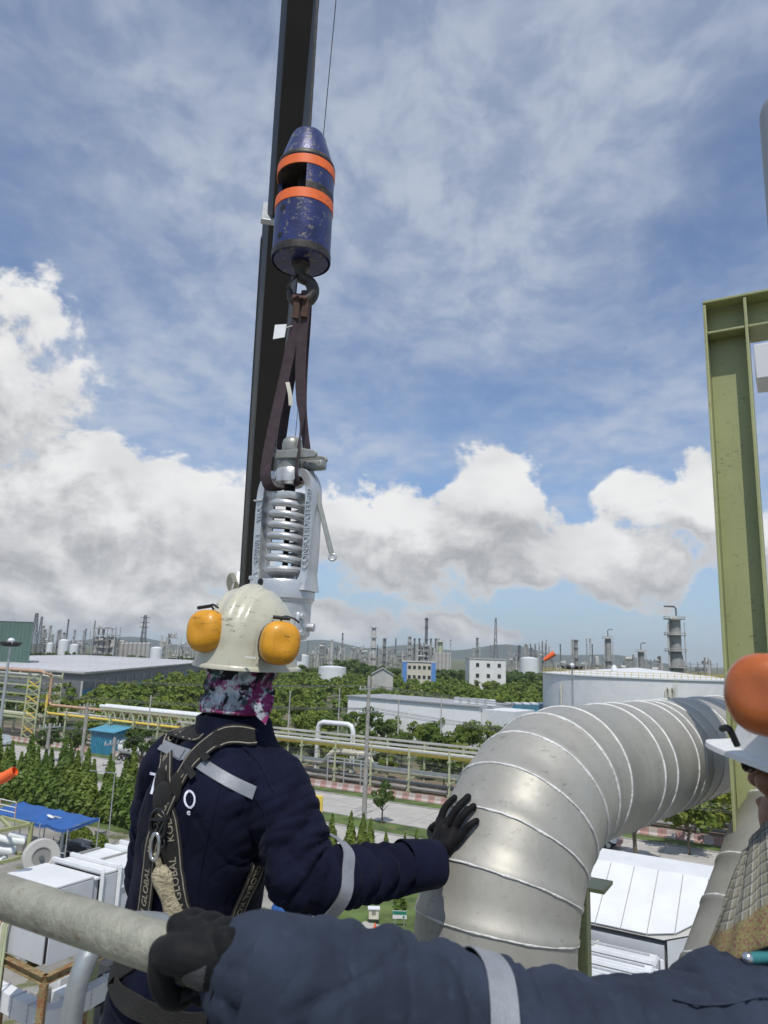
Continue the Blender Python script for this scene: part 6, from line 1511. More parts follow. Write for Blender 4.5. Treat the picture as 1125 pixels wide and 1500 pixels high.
M_helmw = pm('white_helmet_shell', (.72, .72, .70), .35, 0, .05, 8, spots=(.5, .49, .46), spot_scale=20, spot_at=.66, coat=.2)
M_muffy = pm('yellow_ear_muff', (.66, .30, .012), .48, 0, .10, 18, spots=(.48, .22, .02), spot_scale=26, spot_at=.60, coat=.2)
M_muffo = pm('orange_ear_muff', (.42, .105, .02), .30, 0, .10, 18, spots=(.25, .07, .02), spot_scale=40, spot_at=.63, coat=.3)
M_black = pm('black_plastic', (.015, .015, .016), .5, 0, .2, 20)
M_skin = pm('tanned_skin', (.26, .125, .075), .5, 0, .15, 40, bump=.2, bscale=180)
def scuffed(mt, dark=(.10, .095, .08)):
    """adds fine scratches and smudges to a painted shell"""
    t = NT(mt.node_tree); b = t.n['Principled BSDF']; src = b.inputs['Base Color'].links[0].from_socket; tc = t.node('ShaderNodeTexCoord').outputs['Object']
    a = t.noise(t.vmath('MULTIPLY', tc, (1, 1, 2.5)), 42, 5, .7); c = t.noise(t.vmath('ADD', tc, (2, 7, 1)), 9, 3, .6)
    k = t.math('MULTIPLY', t.step(a, .56, .66), t.step(c, .46, .58)); t.put(b.inputs['Base Color'], t.mix(t.math('MULTIPLY', k, .75), src, dark))
    s2 = t.noise(t.vmath('MULTIPLY', tc, (1, 1, .12)), 60, 3, .6); src2 = b.inputs['Base Color'].links[0].from_socket
    t.put(b.inputs['Base Color'], t.mix(t.math('MULTIPLY', t.step(s2, .60, .72), .22), src2, dark))
for mm in (M_helm, M_helmw, M_muffy, M_muffo): scuffed(mm, (.09, .08, .06) if mm in (M_helm, M_helmw) else (.14, .06, .01))
scuffed(M_hblue, (.035, .032, .03)); scuffed(M_olive, (.16, .15, .08)); scuffed(M_alu, (.24, .23, .20)); scuffed(M_horan, (.25, .06, .03))
def floral():
    mt = bpy.data.materials.new('floral_print_cloth'); mt.use_nodes = True; t = NT(mt.node_tree); b = t.n['Principled BSDF']; tc = t.node('ShaderNodeTexCoord').outputs['Object']
    w_ = t.noise(tc, 30, 3, .5); v = t.vmath('ADD', tc, t.vmath('MULTIPLY', t.xyz(w_, w_, w_), (.03, .02, .03)))
    a = t.noise(v, 26, 4, .65); b2 = t.noise(t.vmath('ADD', v, (3, 1, 5)), 30, 4, .6); c3 = t.noise(t.vmath('ADD', v, (8, 2, 1)), 24, 3, .6); d4 = t.noise(t.vmath('ADD', v, (1, 9, 4)), 34, 4, .6)
    col = t.mix(t.step(d4, .40, .55), (.30, .34, .38), (.55, .58, .62))
    col = t.mix(t.step(a, .47, .53), col, (.20, .025, .11)); col = t.mix(t.step(b2, .52, .57), col, (.012, .014, .018)); col = t.mix(t.step(c3, .58, .63), col, (.045, .085, .09)); col = t.mix(t.step(d4, .62, .66), col, (.42, .12, .28))
    t.put(b.inputs['Base Color'], col); b.inputs['Roughness'].default_value = .8; b.inputs['Specular IOR Level'].default_value = .25
    return mt
M_floral = floral()
def plaid():
    mt = bpy.data.materials.new('plaid_scarf_cloth'); mt.use_nodes = True; t = NT(mt.node_tree); b = t.n['Principled BSDF']; tc = t.node('ShaderNodeTexCoord').outputs['UV']
    x, y, z = t.sep(tc)
    fx = t.math('FRACT', t.math('MULTIPLY', x, 15)); fy = t.math('FRACT', t.math('MULTIPLY', y, 11))
    col = t.mix(t.step(fx, .60, .64), (.20, .19, .14), (.07, .07, .06)); col = t.mix(t.math('MULTIPLY', t.step(fx, .80, .83), .8), col, (.42, .41, .36))
    col = t.mix(t.math('MULTIPLY', t.step(fy, .62, .68), .6), col, (.05, .05, .045)); col = t.mix(t.math('MULTIPLY', t.step(fy, .86, .9), .6), col, (.42, .41, .36))
    n = t.noise(t.vmath('MULTIPLY', tc, (60, 40, 1)), 1.0, 3, .6)
    bor = t.step(y, .68, .71); bc = t.mix(t.step(n, .42, .56), (.17, .05, .055), (.22, .23, .085)); bc = t.mix(t.step(n, .60, .66), bc, (.05, .06, .03)); bc = t.mix(t.step(n, .3, .36, 1, 0), bc, (.42, .38, .28))
    col = t.mix(bor, col, bc)
    t.put(b.inputs['Base Color'], col); b.inputs['Roughness'].default_value = .9
    bp = t.node('ShaderNodeBump'); bp.inputs['Strength'].default_value = .5; bp.inputs['Distance'].default_value = .003; t.put(bp.inputs['Height'], t.noise(t.vmath('MULTIPLY', tc, (160, 110, 1)), 1.0, 3, .6)); t.put(b.inputs['Normal'], bp.outputs[0])
    return mt
M_plaid = plaid()
def mesh_obj(name, me, mat, parent, smooth=180):
    me.materials.clear(); me.materials.append(mat); me.name = name; o = link(name, me, parent); me.polygons.foreach_set('use_smooth', [True] * len(me.polygons)); return o
def bvh_of(meshes):
    vs = []; fs = []
    for me in meshes:
        o = len(vs); vs += [v.co[:] for v in me.vertices]; fs += [tuple(i + o for i in p.vertices) for p in me.polygons]
    return BVHTree.FromPolygons(vs, fs)
def hit(bv, x, y):
    """where a sight line first meets the body; falls back to the nearest point"""
    d = ray(x, y).normalized(); r = bv.ray_cast(EYE, d)
    if r[0] is None:
        q = bv.find_nearest(EYE + d * 1.7); return q[0], q[1]
    return r[0], r[1]
def path_on(bv, pts, n=10, off=.004):
    S = spline([V3(x, y, 0) for (x, y) in pts], n); out = []
    for p in S:
        h, nn = hit(bv, p.x, p.y); out.append((h, nn))
    # even out the normals and heights
    P = [h for h, _ in out]; N = [nn for _, nn in out]
    for _ in range(4):
        P = [P[0]] + [(P[i - 1] + P[i] * 2 + P[i + 1]) / 4 for i in range(1, len(P) - 1)] + [P[-1]]
        N = [N[0]] + [(N[i - 1] + N[i] * 2 + N[i + 1]).normalized() for i in range(1, len(N) - 1)] + [N[-1]]
    return [P[i] + N[i] * off for i in range(len(P))], N
def lay(P, N, w_, th, name, mat, parent, shift=0.0):
    """flat band following points with given surface normals"""
    rings = []; n = len(P)
    for i in range(n):
        d = (P[min(i + 1, n - 1)] - P[max(i - 1, 0)]).normalized(); s_ = d.cross(N[i]).normalized(); nn = s_.cross(d).normalized(); c = P[i] + s_ * shift
        rings.append([c + s_ * w_ / 2, c + s_ * w_ * .46 + nn * th, c - s_ * w_ * .46 + nn * th, c - s_ * w_ / 2])
    mb = MB(); mb.loft(rings); return mb.build(name, mat, parent, smooth=40)
def write_on(P, N, s_, size, off, start, name, mat, parent, gap=None, flip=False):
    """lettering laid along a band, repeated along it when gap is given"""
    L = [0.0]
    for i in range(1, len(P)): L.append(L[-1] + (P[i] - P[i - 1]).length)
    v, f = text_mesh(s_, size, .0004); wid = float(v[:, 0].max()); hgt = float(v[:, 1].max()); pos = start
    while pos + wid < L[-1]:
        vs = []
        for p in v:
            a = pos + float(p[0]); a = L[-1] - a if flip else a
            i = min(max(int(np.searchsorted(L, a)) - 1, 0), len(P) - 2); k = (a - L[i]) / max(1e-6, L[i + 1] - L[i]); q = P[i].lerp(P[i + 1], k); nn = N[i].lerp(N[i + 1], k).normalized()
            d = (P[i + 1] - P[i]).normalized(); d = -d if flip else d; sd = nn.cross(d).normalized(); vs.append(q + sd * (float(p[1]) - hgt / 2) + nn * (off + float(p[2])))
        mb = MB(); mb.add(vs, f); mb.build(name, mat, parent, smooth=None)
        if gap is None: break
        pos += wid + gap
def ring_on(bv, c, d, r0, w_, th, name, mat, parent, n=48, tilt=None):
    """band right round a limb at c, axis d"""
    d = Vector(d).normalized(); u = d.orthogonal().normalized(); v = d.cross(u); rings = []
    for j in range(n):
        a = 2 * pi * j / n; dr = u * cos(a) + v * sin(a); row = []
        for k in (-.5, 0, .5):
            o_ = c + d * (k * w_); h = bv.ray_cast(o_ + dr * r0, -dr, r0); row.append((h[0] - o_).dot(dr) if h[0] is not None else r0 * .6)
        rings.append((dr, max(row)))
    rr_ = [q for _, q in rings]
    for _ in range(3): rr_ = [max(rr_[j], (rr_[j - 1] + 2 * rr_[j] + rr_[(j + 1) % n]) / 4) for j in range(n)]
    out_ = []
    for j, (dr, _) in enumerate(rings):
        a_, b_ = c - d * w_ / 2 + dr * (rr_[j] + .0008), c + d * w_ / 2 + dr * (rr_[j] + .0008); out_.append([a_, a_ + dr * th, (a_ + b_) / 2 + dr * th, b_ + dr * th, b_])
    rings = out_ + [out_[0]]
    mb = MB(); mb.loft(rings, cap=False, closed_ring=False); return mb.build(name, mat, parent, smooth=60, weld=True)
def hand(fingers, palm, voxel=.0022):
    """palm blobs + finger chains -> one glove surface"""
    mb = MB()
    for (c, r, ax) in palm: mb.ball(c, r, ax, 18, 12)
    for (pts, rs) in fingers: limb(mb, pts, rs, 14, 5)
    return remesh(mb, voxel, 5, .5)
def helmet(o, c, fw, up, mat, k=1.0, ridge=True, brim=.045, name='helmet'):
    """hard hat: shell with ridges, rim and peak"""
    fw = Vector(fw).normalized(); up = Vector(up); up = (up - fw * up.dot(fw)).normalized(); rt = fw.cross(up).normalized()
    nu, nv = 96, 28; rings = []
    for i in range(nv + 1):
        t = -.20 + (pi / 2 + .20) * i / nv; ring = []
        for j in range(nu):
            a = 2 * pi * j / nu; ct = cos(max(t, 0)) if t > 0 else 1.0
            flare = 1 + (.05 * (-t / .20) if t < 0 else 0)
            x = sin(a) * .118 * ct * flare; y = cos(a) * .138 * ct * flare; z = .150 * sin(t) if t > 0 else .045 * t / .20
            if ridge:
                w_ = 0
                for rc, rw, ra in ((0, .017, .008), (.046, .008, .0045), (-.046, .008, .0045)):
                    w_ += ra * math.exp(-((x - rc) / rw) ** 4)
                w_ *= min(1, max(0, (t + .05) / .45)); z += w_ * (.35 + .65 * sin(max(t, 0))); rr = w_ * cos(max(t, 0)); y += rr * cos(a)
            ring.append(c + rt * x * k + fw * y * k + up * z * k)
        rings.append(ring)
    mb = MB(); mb.loft(rings, cap=False); mb.add([c + up * .150 * k], []); h = mb.build(name, mat, o, smooth=70, weld=True)
    # rim with peak in front
    lo = []
    outer = []; outer2 = []; inner = []
    for j in range(nu):
        a = 2 * pi * j / nu; x = sin(a) * .1239; y = cos(a) * .145; pk = max(0, cos(a)) ** 2; e = .004 + brim * pk
        q = c + rt * (x * (1 + e / .13)) * k + fw * (y + e * cos(a)) * k + up * (-.047 - .012 * pk) * k; outer.append(q); outer2.append(q - up * .007 * k)
        lo.append(c + rt * x * k + fw * y * k + up * (-.043) * k); inner.append(c + rt * x * .97 * k + fw * y * .97 * k + up * (-.050) * k)
    mb = MB(); mb.loft([lo, outer, outer2, inner], cap=False); mb.build('rim', mat, h, smooth=50)
    mb = MB(); mb.ball(c + up * .0 * k, (.108 * k, .133 * k, .14 * k), (rt, fw, up), 28, 14, -.25, pi / 2); mb.build('liner', M_black, h)
    return h, rt, fw, up
def muff(h, c, ax, upv, mat, rx=.043, rz=.048, dep=.040, sq=2.5):
    ax = Vector(ax).normalized(); upv = (Vector(upv) - ax * Vector(upv).dot(ax)).normalized(); sx = upv.cross(ax).normalized(); rings = []
    def sup(r1, r2, off, e=sq, n=36):
        out = []
        for j in range(n):
            t = 2 * pi * j / n; ct, st = cos(t), sin(t); out.append(c + sx * r1 * math.copysign(abs(ct) ** (2 / e), ct) + upv * r2 * math.copysign(abs(st) ** (2 / e), st) + ax * off)
        return out
    for (k, off) in ((.94, 0), (1.0, dep * .12), (1.0, dep * .42), (.96, dep * .62), (.86, dep * .80), (.70, dep * .92), (.48, dep * .985), (.30, dep * .975), (.12, dep * .955), (.01, dep * .95)): rings.append(sup(rx * k, rz * k, off))
    mb = MB(); mb.loft(rings); m_ = mb.build('ear_muff', mat, h, smooth=70)
    mb = MB(); mb.loft([sup(rx * .80, rz * .80, -.020), sup(rx * .98, rz * .98, -.016), sup(rx * 1.0, rz * 1.0, -.006), sup(rx * .92, rz * .92, .003)]); mb.build('ear_cushion', M_black, h, smooth=60)
    return sx, upv, ax
def wirebar(pts, r, name, mat, parent): mb = MB(); mb.tube(spline(pts, 6), r, 8); return mb.build(name, mat, parent, smooth=80)

# ---- worker seen from behind
def worker_a():
    Fd = V3(.55, .835, 0); Rr = V3(.835, -.55, 0)
    head = at(357, 945, 1.70); nb = at(340, 1066, 1.67); hip = at(268, 1436, 1.60); hip = V3(hip.x, hip.y, H - .735)
    o = thing('person', (hip.x, hip.y, PLAT), 'worker in dark navy coverall, harness and cream helmet, seen from behind, touching the duct', 'person')
    Ls, Rs = at(250, 1114, 1.78), at(386, 1134, 1.60); Re, Rw = at(446, 1284, 1.455), at(628, 1266, 1.625)
    Le, Lw = at(226, 1292, 1.86), at(300, 1345, 2.12)
    mb = MB(); L = lambda k, dz=0: hip.lerp(nb, k) + V3(0, 0, dz)
    zhip = hip.z; rows = []
    for (z, a, b, fx, rx) in ((-.945, .13, .10, 0, 0), (-.88, .165, .125, 0, 0), (-.78, .176, .136, 0, 0), (-.68, .164, .132, 0, -.005), (-.58, .156, .130, -.005, -.005), (-.48, .162, .136, -.010, 0), (-.40, .172, .138, -.012, 0), (-.33, .176, .132, -.010, 0), (-.275, .166, .116, 0, 0), (-.235, .135, .100, .005, 0), (-.20, .095, .088, .005, 0), (-.16, .072, .078, .008, 0)):
        k = min(1.15, max(-.3, (H + z - hip.z) / (nb.z - hip.z))); c = hip.lerp(nb, k); c.z = H + z; rows.append((c + Fd * fx + Rr * rx, a, b))
    sections(mb, dense(rows, 4), Rr, Fd, 32, 2.3)
    arm_r = [Rs - Rr * .03, Rs + (Re - Rs) * .12 + Rr * .012, Rs.lerp(Re, .55) + Rr * .012, Re, Re.lerp(Rw, .45) + V3(0, 0, -.006), Rw]
    rad_r = [.075, .077, .074, .071, .058, .045]
    limb(mb, arm_r, rad_r, 24, 6)
    arm_l = [Ls + Rr * .03, Ls.lerp(Le, .15), Ls.lerp(Le, .6), Le, Le.lerp(Lw, .5), Lw]; limb(mb, arm_l, [.078, .080, .074, .070, .060, .046], 24, 6)
    limb(mb, [nb + V3(0, 0, -.05), nb.lerp(head, .4), head + V3(0, 0, -.02)], [.066, .060, .06], 20, 5); mb.ball(head + V3(0, 0, .01), (.074, .094, .112), (Rr, Fd, ZU))
    # legs and boots
    for sg in (-1, 1):
        hj = V3(hip.x, hip.y, H - .86) + Rr * sg * .095; ft = V3(hip.x, hip.y, PLAT + .07) + Rr * sg * .13 + Fd * (.06 * sg)
        kn = hj.lerp(ft, .48) + Fd * .04; limb(mb, [hj + V3(0, 0, .05), hj.lerp(kn, .5), kn, kn.lerp(ft, .5), ft + V3(0, 0, .03)], [.105, .100, .080, .076, .070], 20, 5)
    me = remesh(mb, .0052, 5, .5)
    tl = sum((0,), 0)
    def torso(P, N):
        # drapes that run from the shoulders down and pull towards the raised right arm
        r = (P - np.array(nb)) @ np.array(Rr); z = P[:, 2] - (H - .25); f = (P - np.array(nb)) @ np.array(Fd)
        mk = np.clip((z + .66) / .1, 0, 1) * np.clip((.01 - z) / .08, 0, 1) * np.clip((.26 - np.abs(r)) / .05, 0, 1)
        g = np.sin(34 * (r * 1.0 + z * .42) + 1.6 * wob3(P, 9, 5)) * .0060 + np.sin(58 * (r * .8 - z * .35) + 2 * wob3(P, 8, 6)) * .0045
        return mk * g * (.6 + .4 * wob3(P, 6, 8))
    folds(me, [(arm_r, .09, [(.05, .07, .007, .085), (.20, .08, .010, .070), (.30, .07, .012, .052), (.46, .10, .007, .050), (.28, .22, .0040, .026)]), (arm_l, .085, [(.25, .12, .008, .055)])], 3, torso)
    body = mesh_obj('coverall', me, M_navy, o); bv = bvh_of([me])
    for sg in (-1, 1):
        ft = V3(hip.x, hip.y, PLAT) + Rr * sg * .13 + Fd * (.06 * sg); mb = MB(); mb.ball(ft + V3(0, 0, .06), (.052, .075, .065), (Rr, Fd, ZU)); mb.ball(ft + Fd * .11 + V3(0, 0, .045), (.050, .105, .045), (Rr, Fd, ZU)); mb.box(ft + Fd * .06 + V3(0, 0, .014), (.09, .27, .026), (Rr, Fd, ZU)); m2 = remesh(mb, .006, 3); mesh_obj('boot', m2, M_black, o)
    # collar
    cn = nb + V3(0, 0, .005); rows = []
    mb = MB(); rr = []
    for (z, a, b, th) in ((-.055, .100, .098, 0), (-.02, .090, .090, 0), (.012, .084, .086, 0), (.030, .083, .085, 0), (.032, .077, .079, 0), (.0, .076, .078, 0), (-.05, .08, .08, 0)):
        rr.append([cn + Rr * (a * cos(t)) + Fd * (b * sin(t)) + V3(0, 0, z + .010 * sin(t) + .004 * sin(3 * t)) for t in [2 * pi * j / 40 for j in range(40)]])
    mb.loft(rr, cap=False); mb.build('collar', M_navy, o, smooth=60)
    # printed cloth over head and neck
    hc = head; rows = []
    hf = V3(.36, .93, 0); hr = V3(.93, -.36, 0)
    for (z, a, b, fx) in ((-.155, .070, .072, -.012), (-.15, .082, .082, -.010), (-.125, .079, .082, 0), (-.09, .076, .086, .004), (-.05, .081, .094, .006), (0, .085, .099, .006), (.05, .083, .099, .004), (.09, .07, .085, 0), (.12, .03, .04, 0)):
        rows.append((hc + V3(0, 0, z) + hf * fx + hr * (.010 * (-z / .15)) * -1, a, b))
    mb = MB(); sections(mb, dense(rows, 3), hr, hf, 40, 2.1); m2 = remesh(mb, .0045, 3)
    nv = len(m2.vertices); P = np.empty(nv * 3); m2.vertices.foreach_get('co', P); P = P.reshape(-1, 3); N = np.empty(nv * 3); m2.vertices.foreach_get('normal', N); N = N.reshape(-1, 3)
    zz = (P[:, 2] - hc.z); P += N * ((.0035 * np.sin(zz * 150 + 2.4 * wob3(P, 18, 2)) * np.clip((-.02 - zz) / .05, 0, 1)) + .0012 * wob3(P, 60, 4))[:, None]; m2.vertices.foreach_set('co', P.ravel()); m2.update()
    mesh_obj('balaclava', m2, M_floral, o)
    mb = MB(); fl = [at(372, 1028, 1.585), at(404, 1010, 1.60), at(400, 1034, 1.585), at(389, 1062, 1.565), at(374, 1048, 1.565)]; mb.poly(fl, .004); mb.build('balaclava_flap', M_floral, o, smooth=None)
    # helmet with stowed ear muffs
    hcn = at(364, 946, 1.70) + V3(0, 0, .0)
    h, rt, fw, up = helmet(o, hcn, V3(.30, .95, .02), V3(.055, .0, 1), M_helm, .94, brim=.03)
    for (x, y, t_, axd, ux) in ((300, 924, 1.600, V3(-.42, -.88, .05), V3(-.05, 0, 1)), (411, 942, 1.555, V3(.34, -.92, .02), V3(.12, 0, 1))):
        c = at(x, y, t_); sx, uv, ax = muff(h, c - ax_norm(axd) * .02, axd, ux, M_muffy, .044, .0475, .046)
        cc = c - ax * .014
        wirebar([cc - ax * .03 + uv * .035, cc + uv * .058 - ax * .004, cc + uv * .058 + sx * .018 + ax * .012, cc + uv * .050 + sx * .034 + ax * .016], .0024, 'muff_arm', M_black, h)
        wirebar([cc + uv * .053 - sx * .026 + ax * .012, cc + uv * .0555 + sx * .012 + ax * .014], .0042, 'muff_clip', M_black, h)
    mb = MB(); q = at(377, 969, 1.555); mb.box(q, (.005, .004, .020), (rt, fw, up)); mb.build('slot_tab', M_helm, h, bevel=.001)
    mb = MB(); q = at(366, 963, 1.550); mb.bar(q - rt * .012, q + rt * .016, .003, .003); mb.build('slot_edge', M_helmw, h)
    # reflective tape
    P, N = path_on(bv, [(215, 1074), (236, 1091), (262, 1102), (283, 1110), (302, 1124), (337, 1145), (374, 1162)], 8, .003); lay(P, N, .027, .0012, 'reflective_tape', M_refl, o)
    ax = (Rw - Re).normalized(); ring_on(bv, Re.lerp(Rw, .17), (ax + V3(0, 0, -.38)).normalized(), .105, .030, .0012, 'reflective_tape', M_refl, o)
    for pts in ([(322, 1150), (313, 1190), (301, 1240), (292, 1290), (288, 1345)], [(374, 1168), (388, 1190), (392, 1225), (386, 1262), (376, 1300)], [(352, 1090), (375, 1112), (390, 1135), (400, 1160)]):
        P, N = path_on(bv, pts, 8, .0010); lay(P, N, .0045, .0014, 'garment_seam', M_navy, o)
    # back print, partly hidden by the harness
    def print_at(s_, x0, y0, ux, uy, vx, vy, size):
        v, f = text_mesh(s_, 1.0, 0.0); vs = []
        for p in v:
            x = x0 + ux * p[0] * size + vx * p[1] * size; y = y0 + uy * p[0] * size + vy * p[1] * size; hh, nn = hit(bv, x, y); vs.append(hh + nn * .0022)
        mb = MB(); mb.add(vs, f); return mb.build('back_print', M_print, o, smooth=None)
    print_at('T', 212, 1160, .80, .25, .28, -1.0, 44); print_at('O', 267, 1180, .62, .25, .14, -1.0, 38); print_at('e', 274, 1193, .9, .2, .1, -1, 13)
    # harness
    hs = link('safety_harness', None, o); hs.name = 'safety_harness'
    s1 = [(286, 1046), (274, 1054), (258, 1070), (249, 1094), (244, 1123), (243, 1150), (246, 1182), (251, 1212), (254, 1240), (256, 1270), (262, 1305), (270, 1345), (278, 1400)]
    s2 = [(372, 1082), (352, 1077), (330, 1078), (306, 1094), (286, 1113), (269, 1140), (256, 1164), (244, 1188), (234, 1212), (226, 1245), (221, 1290), (215, 1340), (205, 1400)]
    for pts, st, off in ((s1, .03, .005), (s2, .02, .009)):
        P, N = path_on(bv, pts, 8, off); lay(P, N, .044, .0022, 'strap', M_strap, hs)
        for sh in (-.0165, .0165): lay([p + n * .0018 for p, n in zip(P, N)], N, .0022, .0006, 'strap_piping', M_strapl, hs, sh)
        write_on(P, N, 'KOLON GLOBAL', .0225, .0030, st, 'strap_lettering', M_strapl, hs, .03, flip=True)
    P, N = path_on(bv, [(378, 1262), (370, 1285), (357, 1312), (345, 1340), (335, 1375)], 8, .005); lay(P, N, .042, .0022, 'strap', M_strap, hs); write_on(P, N, 'GLOBAL KOLON', .0205, .0030, .005, 'strap_lettering', M_strapl, hs, .03)
    for sh in (-.016, .016): lay([p + n * .0018 for p, n in zip(P, N)], N, .0022, .0006, 'strap_piping', M_strapl, hs, sh)
    for k, (a, b) in enumerate((((296, 1096), (308, 1117)), ((276, 1120), (288, 1142)))):
        P, N = path_on(bv, [a, ((a[0] + b[0]) / 2, (a[1] + b[1]) / 2), b], 4, .0125); lay(P, N, .016, .002, 'strap_keeper', M_strap, hs)
    P, N = path_on(bv, [(163, 1418), (176, 1455), (205, 1476), (245, 1490), (300, 1500)], 8, .006); lay(P, N, .045, .003, 'hip_strap', M_strap, hs)
    # dorsal pad, D ring, carabiner, lanyard pack
    q, nn = hit(bv, 243, 1172); pad = MB(); pad.ball(q + nn * .010, (.030, .012, .036), (V3(.8, -.55, .2).normalized(), nn, ZU), 20, 12); pad.build('dorsal_pad', M_strap, hs, smooth=60)
    for (x, y) in ((240, 1150), (262, 1160)):
        q2, n2 = hit(bv, x, y); mb = MB(); mb.ball(q2 + n2 * .012, (.020, .008, .036), (V3(.8, -.55, .3).normalized(), n2, ZU), 16, 10); mb.build('pad_flap', M_strap, hs, smooth=60)
    base, nn = hit(bv, 240, 1210); rc = base + nn * .022; sx = V3(.80, -.58, .12).normalized(); uz = (ZU + nn * .15).normalized()
    pts = [rc + sx * (.0250 * cos(a)) + uz * (.031 * sin(a)) for a in [2 * pi * k / 28 for k in range(28)]]; mb = MB(); mb.tube(pts, .0046, 10, closed=True); mb.build('d_ring', M_ringd, hs, smooth=80)
    mb = MB(); mb.bar(rc - sx * .024 + uz * .010, rc + sx * .024 + uz * .010, .006, .012, nn); mb.build('d_ring_bar', M_ringd, hs, bevel=.001)
    lan = thing('lanyard', rc, 'beige shock absorbing lanyard pack clipped to the back of the harness', 'lanyard')
    b2 = at(227, 1240, (rc - EYE).dot(FW) - .010); t2 = (rc - EYE).dot(FW) - .012
    pts = [b2 + V3(.010 * cos(a), -.004 * cos(a), .026 * sin(a)) for a in [2 * pi * k / 24 for k in range(24)]]; mb = MB(); mb.tube(pts, .0042, 10, closed=True); mb.build('carabiner', M_chrome, lan, smooth=80)
    mb = MB(); mb.tube(spline([at(229, 1250, t2), at(232, 1264, t2), at(236, 1276, t2)], 5), .007, 10); mb.build('webbing_eye', M_pack, lan, smooth=80)
    p0, p1 = at(232, 1268, t2), at(262, 1356, t2 - .02); dd = (p1 - p0).normalized(); sx2 = dd.cross(FW).normalized(); nn2 = sx2.cross(dd)
    mb = MB(); rr = []
    for i in range(13):
        k = i / 12; e = (1 - abs(2 * k - 1) ** 7) ** .5 if 0 < k < 1 else .25; w1 = (.0195 + .003 * sin(k * 9)) * max(.35, e); w2 = .015 * max(.3, e); c = p0.lerp(p1, k)
        rr.append([c + sx2 * w1 * math.copysign(abs(cos(t)) ** .75, cos(t)) + nn2 * w2 * math.copysign(abs(sin(t)) ** .75, sin(t)) for t in [2 * pi * j / 24 for j in range(24)]])
    mb.loft(rr); mb.build('absorber_pack', M_pack, lan, smooth=60)
    mb = MB(); mb.tube(spline([at(236, 1240, t2), at(250, 1280, t2 + .01), at(264, 1320, t2), at(272, 1356, t2), at(276, 1420, t2)], 6), .0065, 8); mb.build('lanyard_webbing', M_strap, lan, smooth=80)
    ribbon([at(263, 1318, t2 - .01), at(270, 1340, t2 - .012), at(275, 1362, t2 - .01)], .014, .002, 'label_sleeve', M_strapl, lan, sx2)
    # right glove spread on the cladding
    dm = [c.data for c in kids(DUCT) if c.name.startswith('cladding')]; dv = bvh_of(dm)
    def on(x, y, off):
        d_ = ray(x, y); r_ = dv.ray_cast(EYE, d_.normalized())
        if r_[0] is None: return at(x, y, TREF - off * .5)
        n_ = r_[1] if r_[1].dot(EYE - r_[0]) > 0 else -r_[1]; return r_[0] + n_ * off
    TREF = (hit(dv, 668, 1225)[0] - EYE).dot(FW) + .05; Rw2 = Rw; print('hand depth', TREF)
    fin_ = []
    for (base, mid, tip, r) in (((652, 1207), (661, 1188), (670, 1172), .0095), ((664, 1208), (678, 1188), (689, 1171), .0100), ((674, 1214), (687, 1197), (697, 1184), .0097), ((682, 1226), (693, 1214), (701, 1205), .0088)):
        fin_.append(([on(*base, .016), on(*mid, .019), on(*tip, .0105)], [r * 1.10, r, r * .86]))
    fin_.append(([on(646, 1238, .018), on(640, 1222, .018), on(638, 1208, .012)], [.013, .011, .0085]))
    pal = [on(657, 1220, .018), on(670, 1226, .018), on(652, 1238, .022), on(664, 1243, .020), on(646, 1252, .024)]
    fin_ += [([pal[0], pal[2], pal[4]], [.016, .018, .020]), ([pal[1], pal[3], pal[4]], [.015, .018, .020]), ([on(664, 1208, .016), pal[0], pal[3]], [.012, .015, .018]), ([on(682, 1226, .016), pal[3], pal[4]], [.011, .016, .02]), ([on(652, 1207, .016), pal[2]], [.012, .017]), ([on(646, 1238, .018), pal[4]], [.014, .02])]
    fin_.append(([pal[4], pal[4].lerp(Rw, .6), Rw + (Rw - Re).normalized() * .002], [.024, .027, .030]))
    mesh_obj('glove', hand(fin_, []), M_glove, o)
    dw = (pal[4] - Rw).normalized(); mb = MB(); rr = []; u = dw.orthogonal().normalized(); v = dw.cross(u)
    for k in range(9): c = Rw.lerp(pal[4], -.10 + k * .09); rr.append([c + (u * cos(a) + v * sin(a)) * (.0335 + .0012 * (k % 2)) for a in [2 * pi * j / 28 for j in range(28)]])
    mb.loft(rr); mb.build('glove_cuff', M_glove, o, smooth=80)
    dw = (Rw - Re.lerp(Rw, .45)).normalized(); u = dw.orthogonal().normalized(); v = dw.cross(u); mb = MB(); rr = []
    for (k, r) in ((-.075, .0555), (-.07, .0575), (-.015, .0535), (.018, .0525), (.022, .049), (.0, .044)): rr.append([Rw + dw * k + (u * cos(a) + v * sin(a)) * (r + .0012 * sin(5 * a)) for a in [2 * pi * j / 36 for j in range(36)]])
    mb.loft(rr, cap=False); mb.build('sleeve_cuff', M_navy, o, smooth=50)
    q = at(618, 1292, 1.58); mb = MB(); mb.ball(q, (.006, .006, .006)); mb.build('snap_button', M_chrome, o)
    return o
def ax_norm(v): return Vector(v).normalized()
WORKER = worker_a()

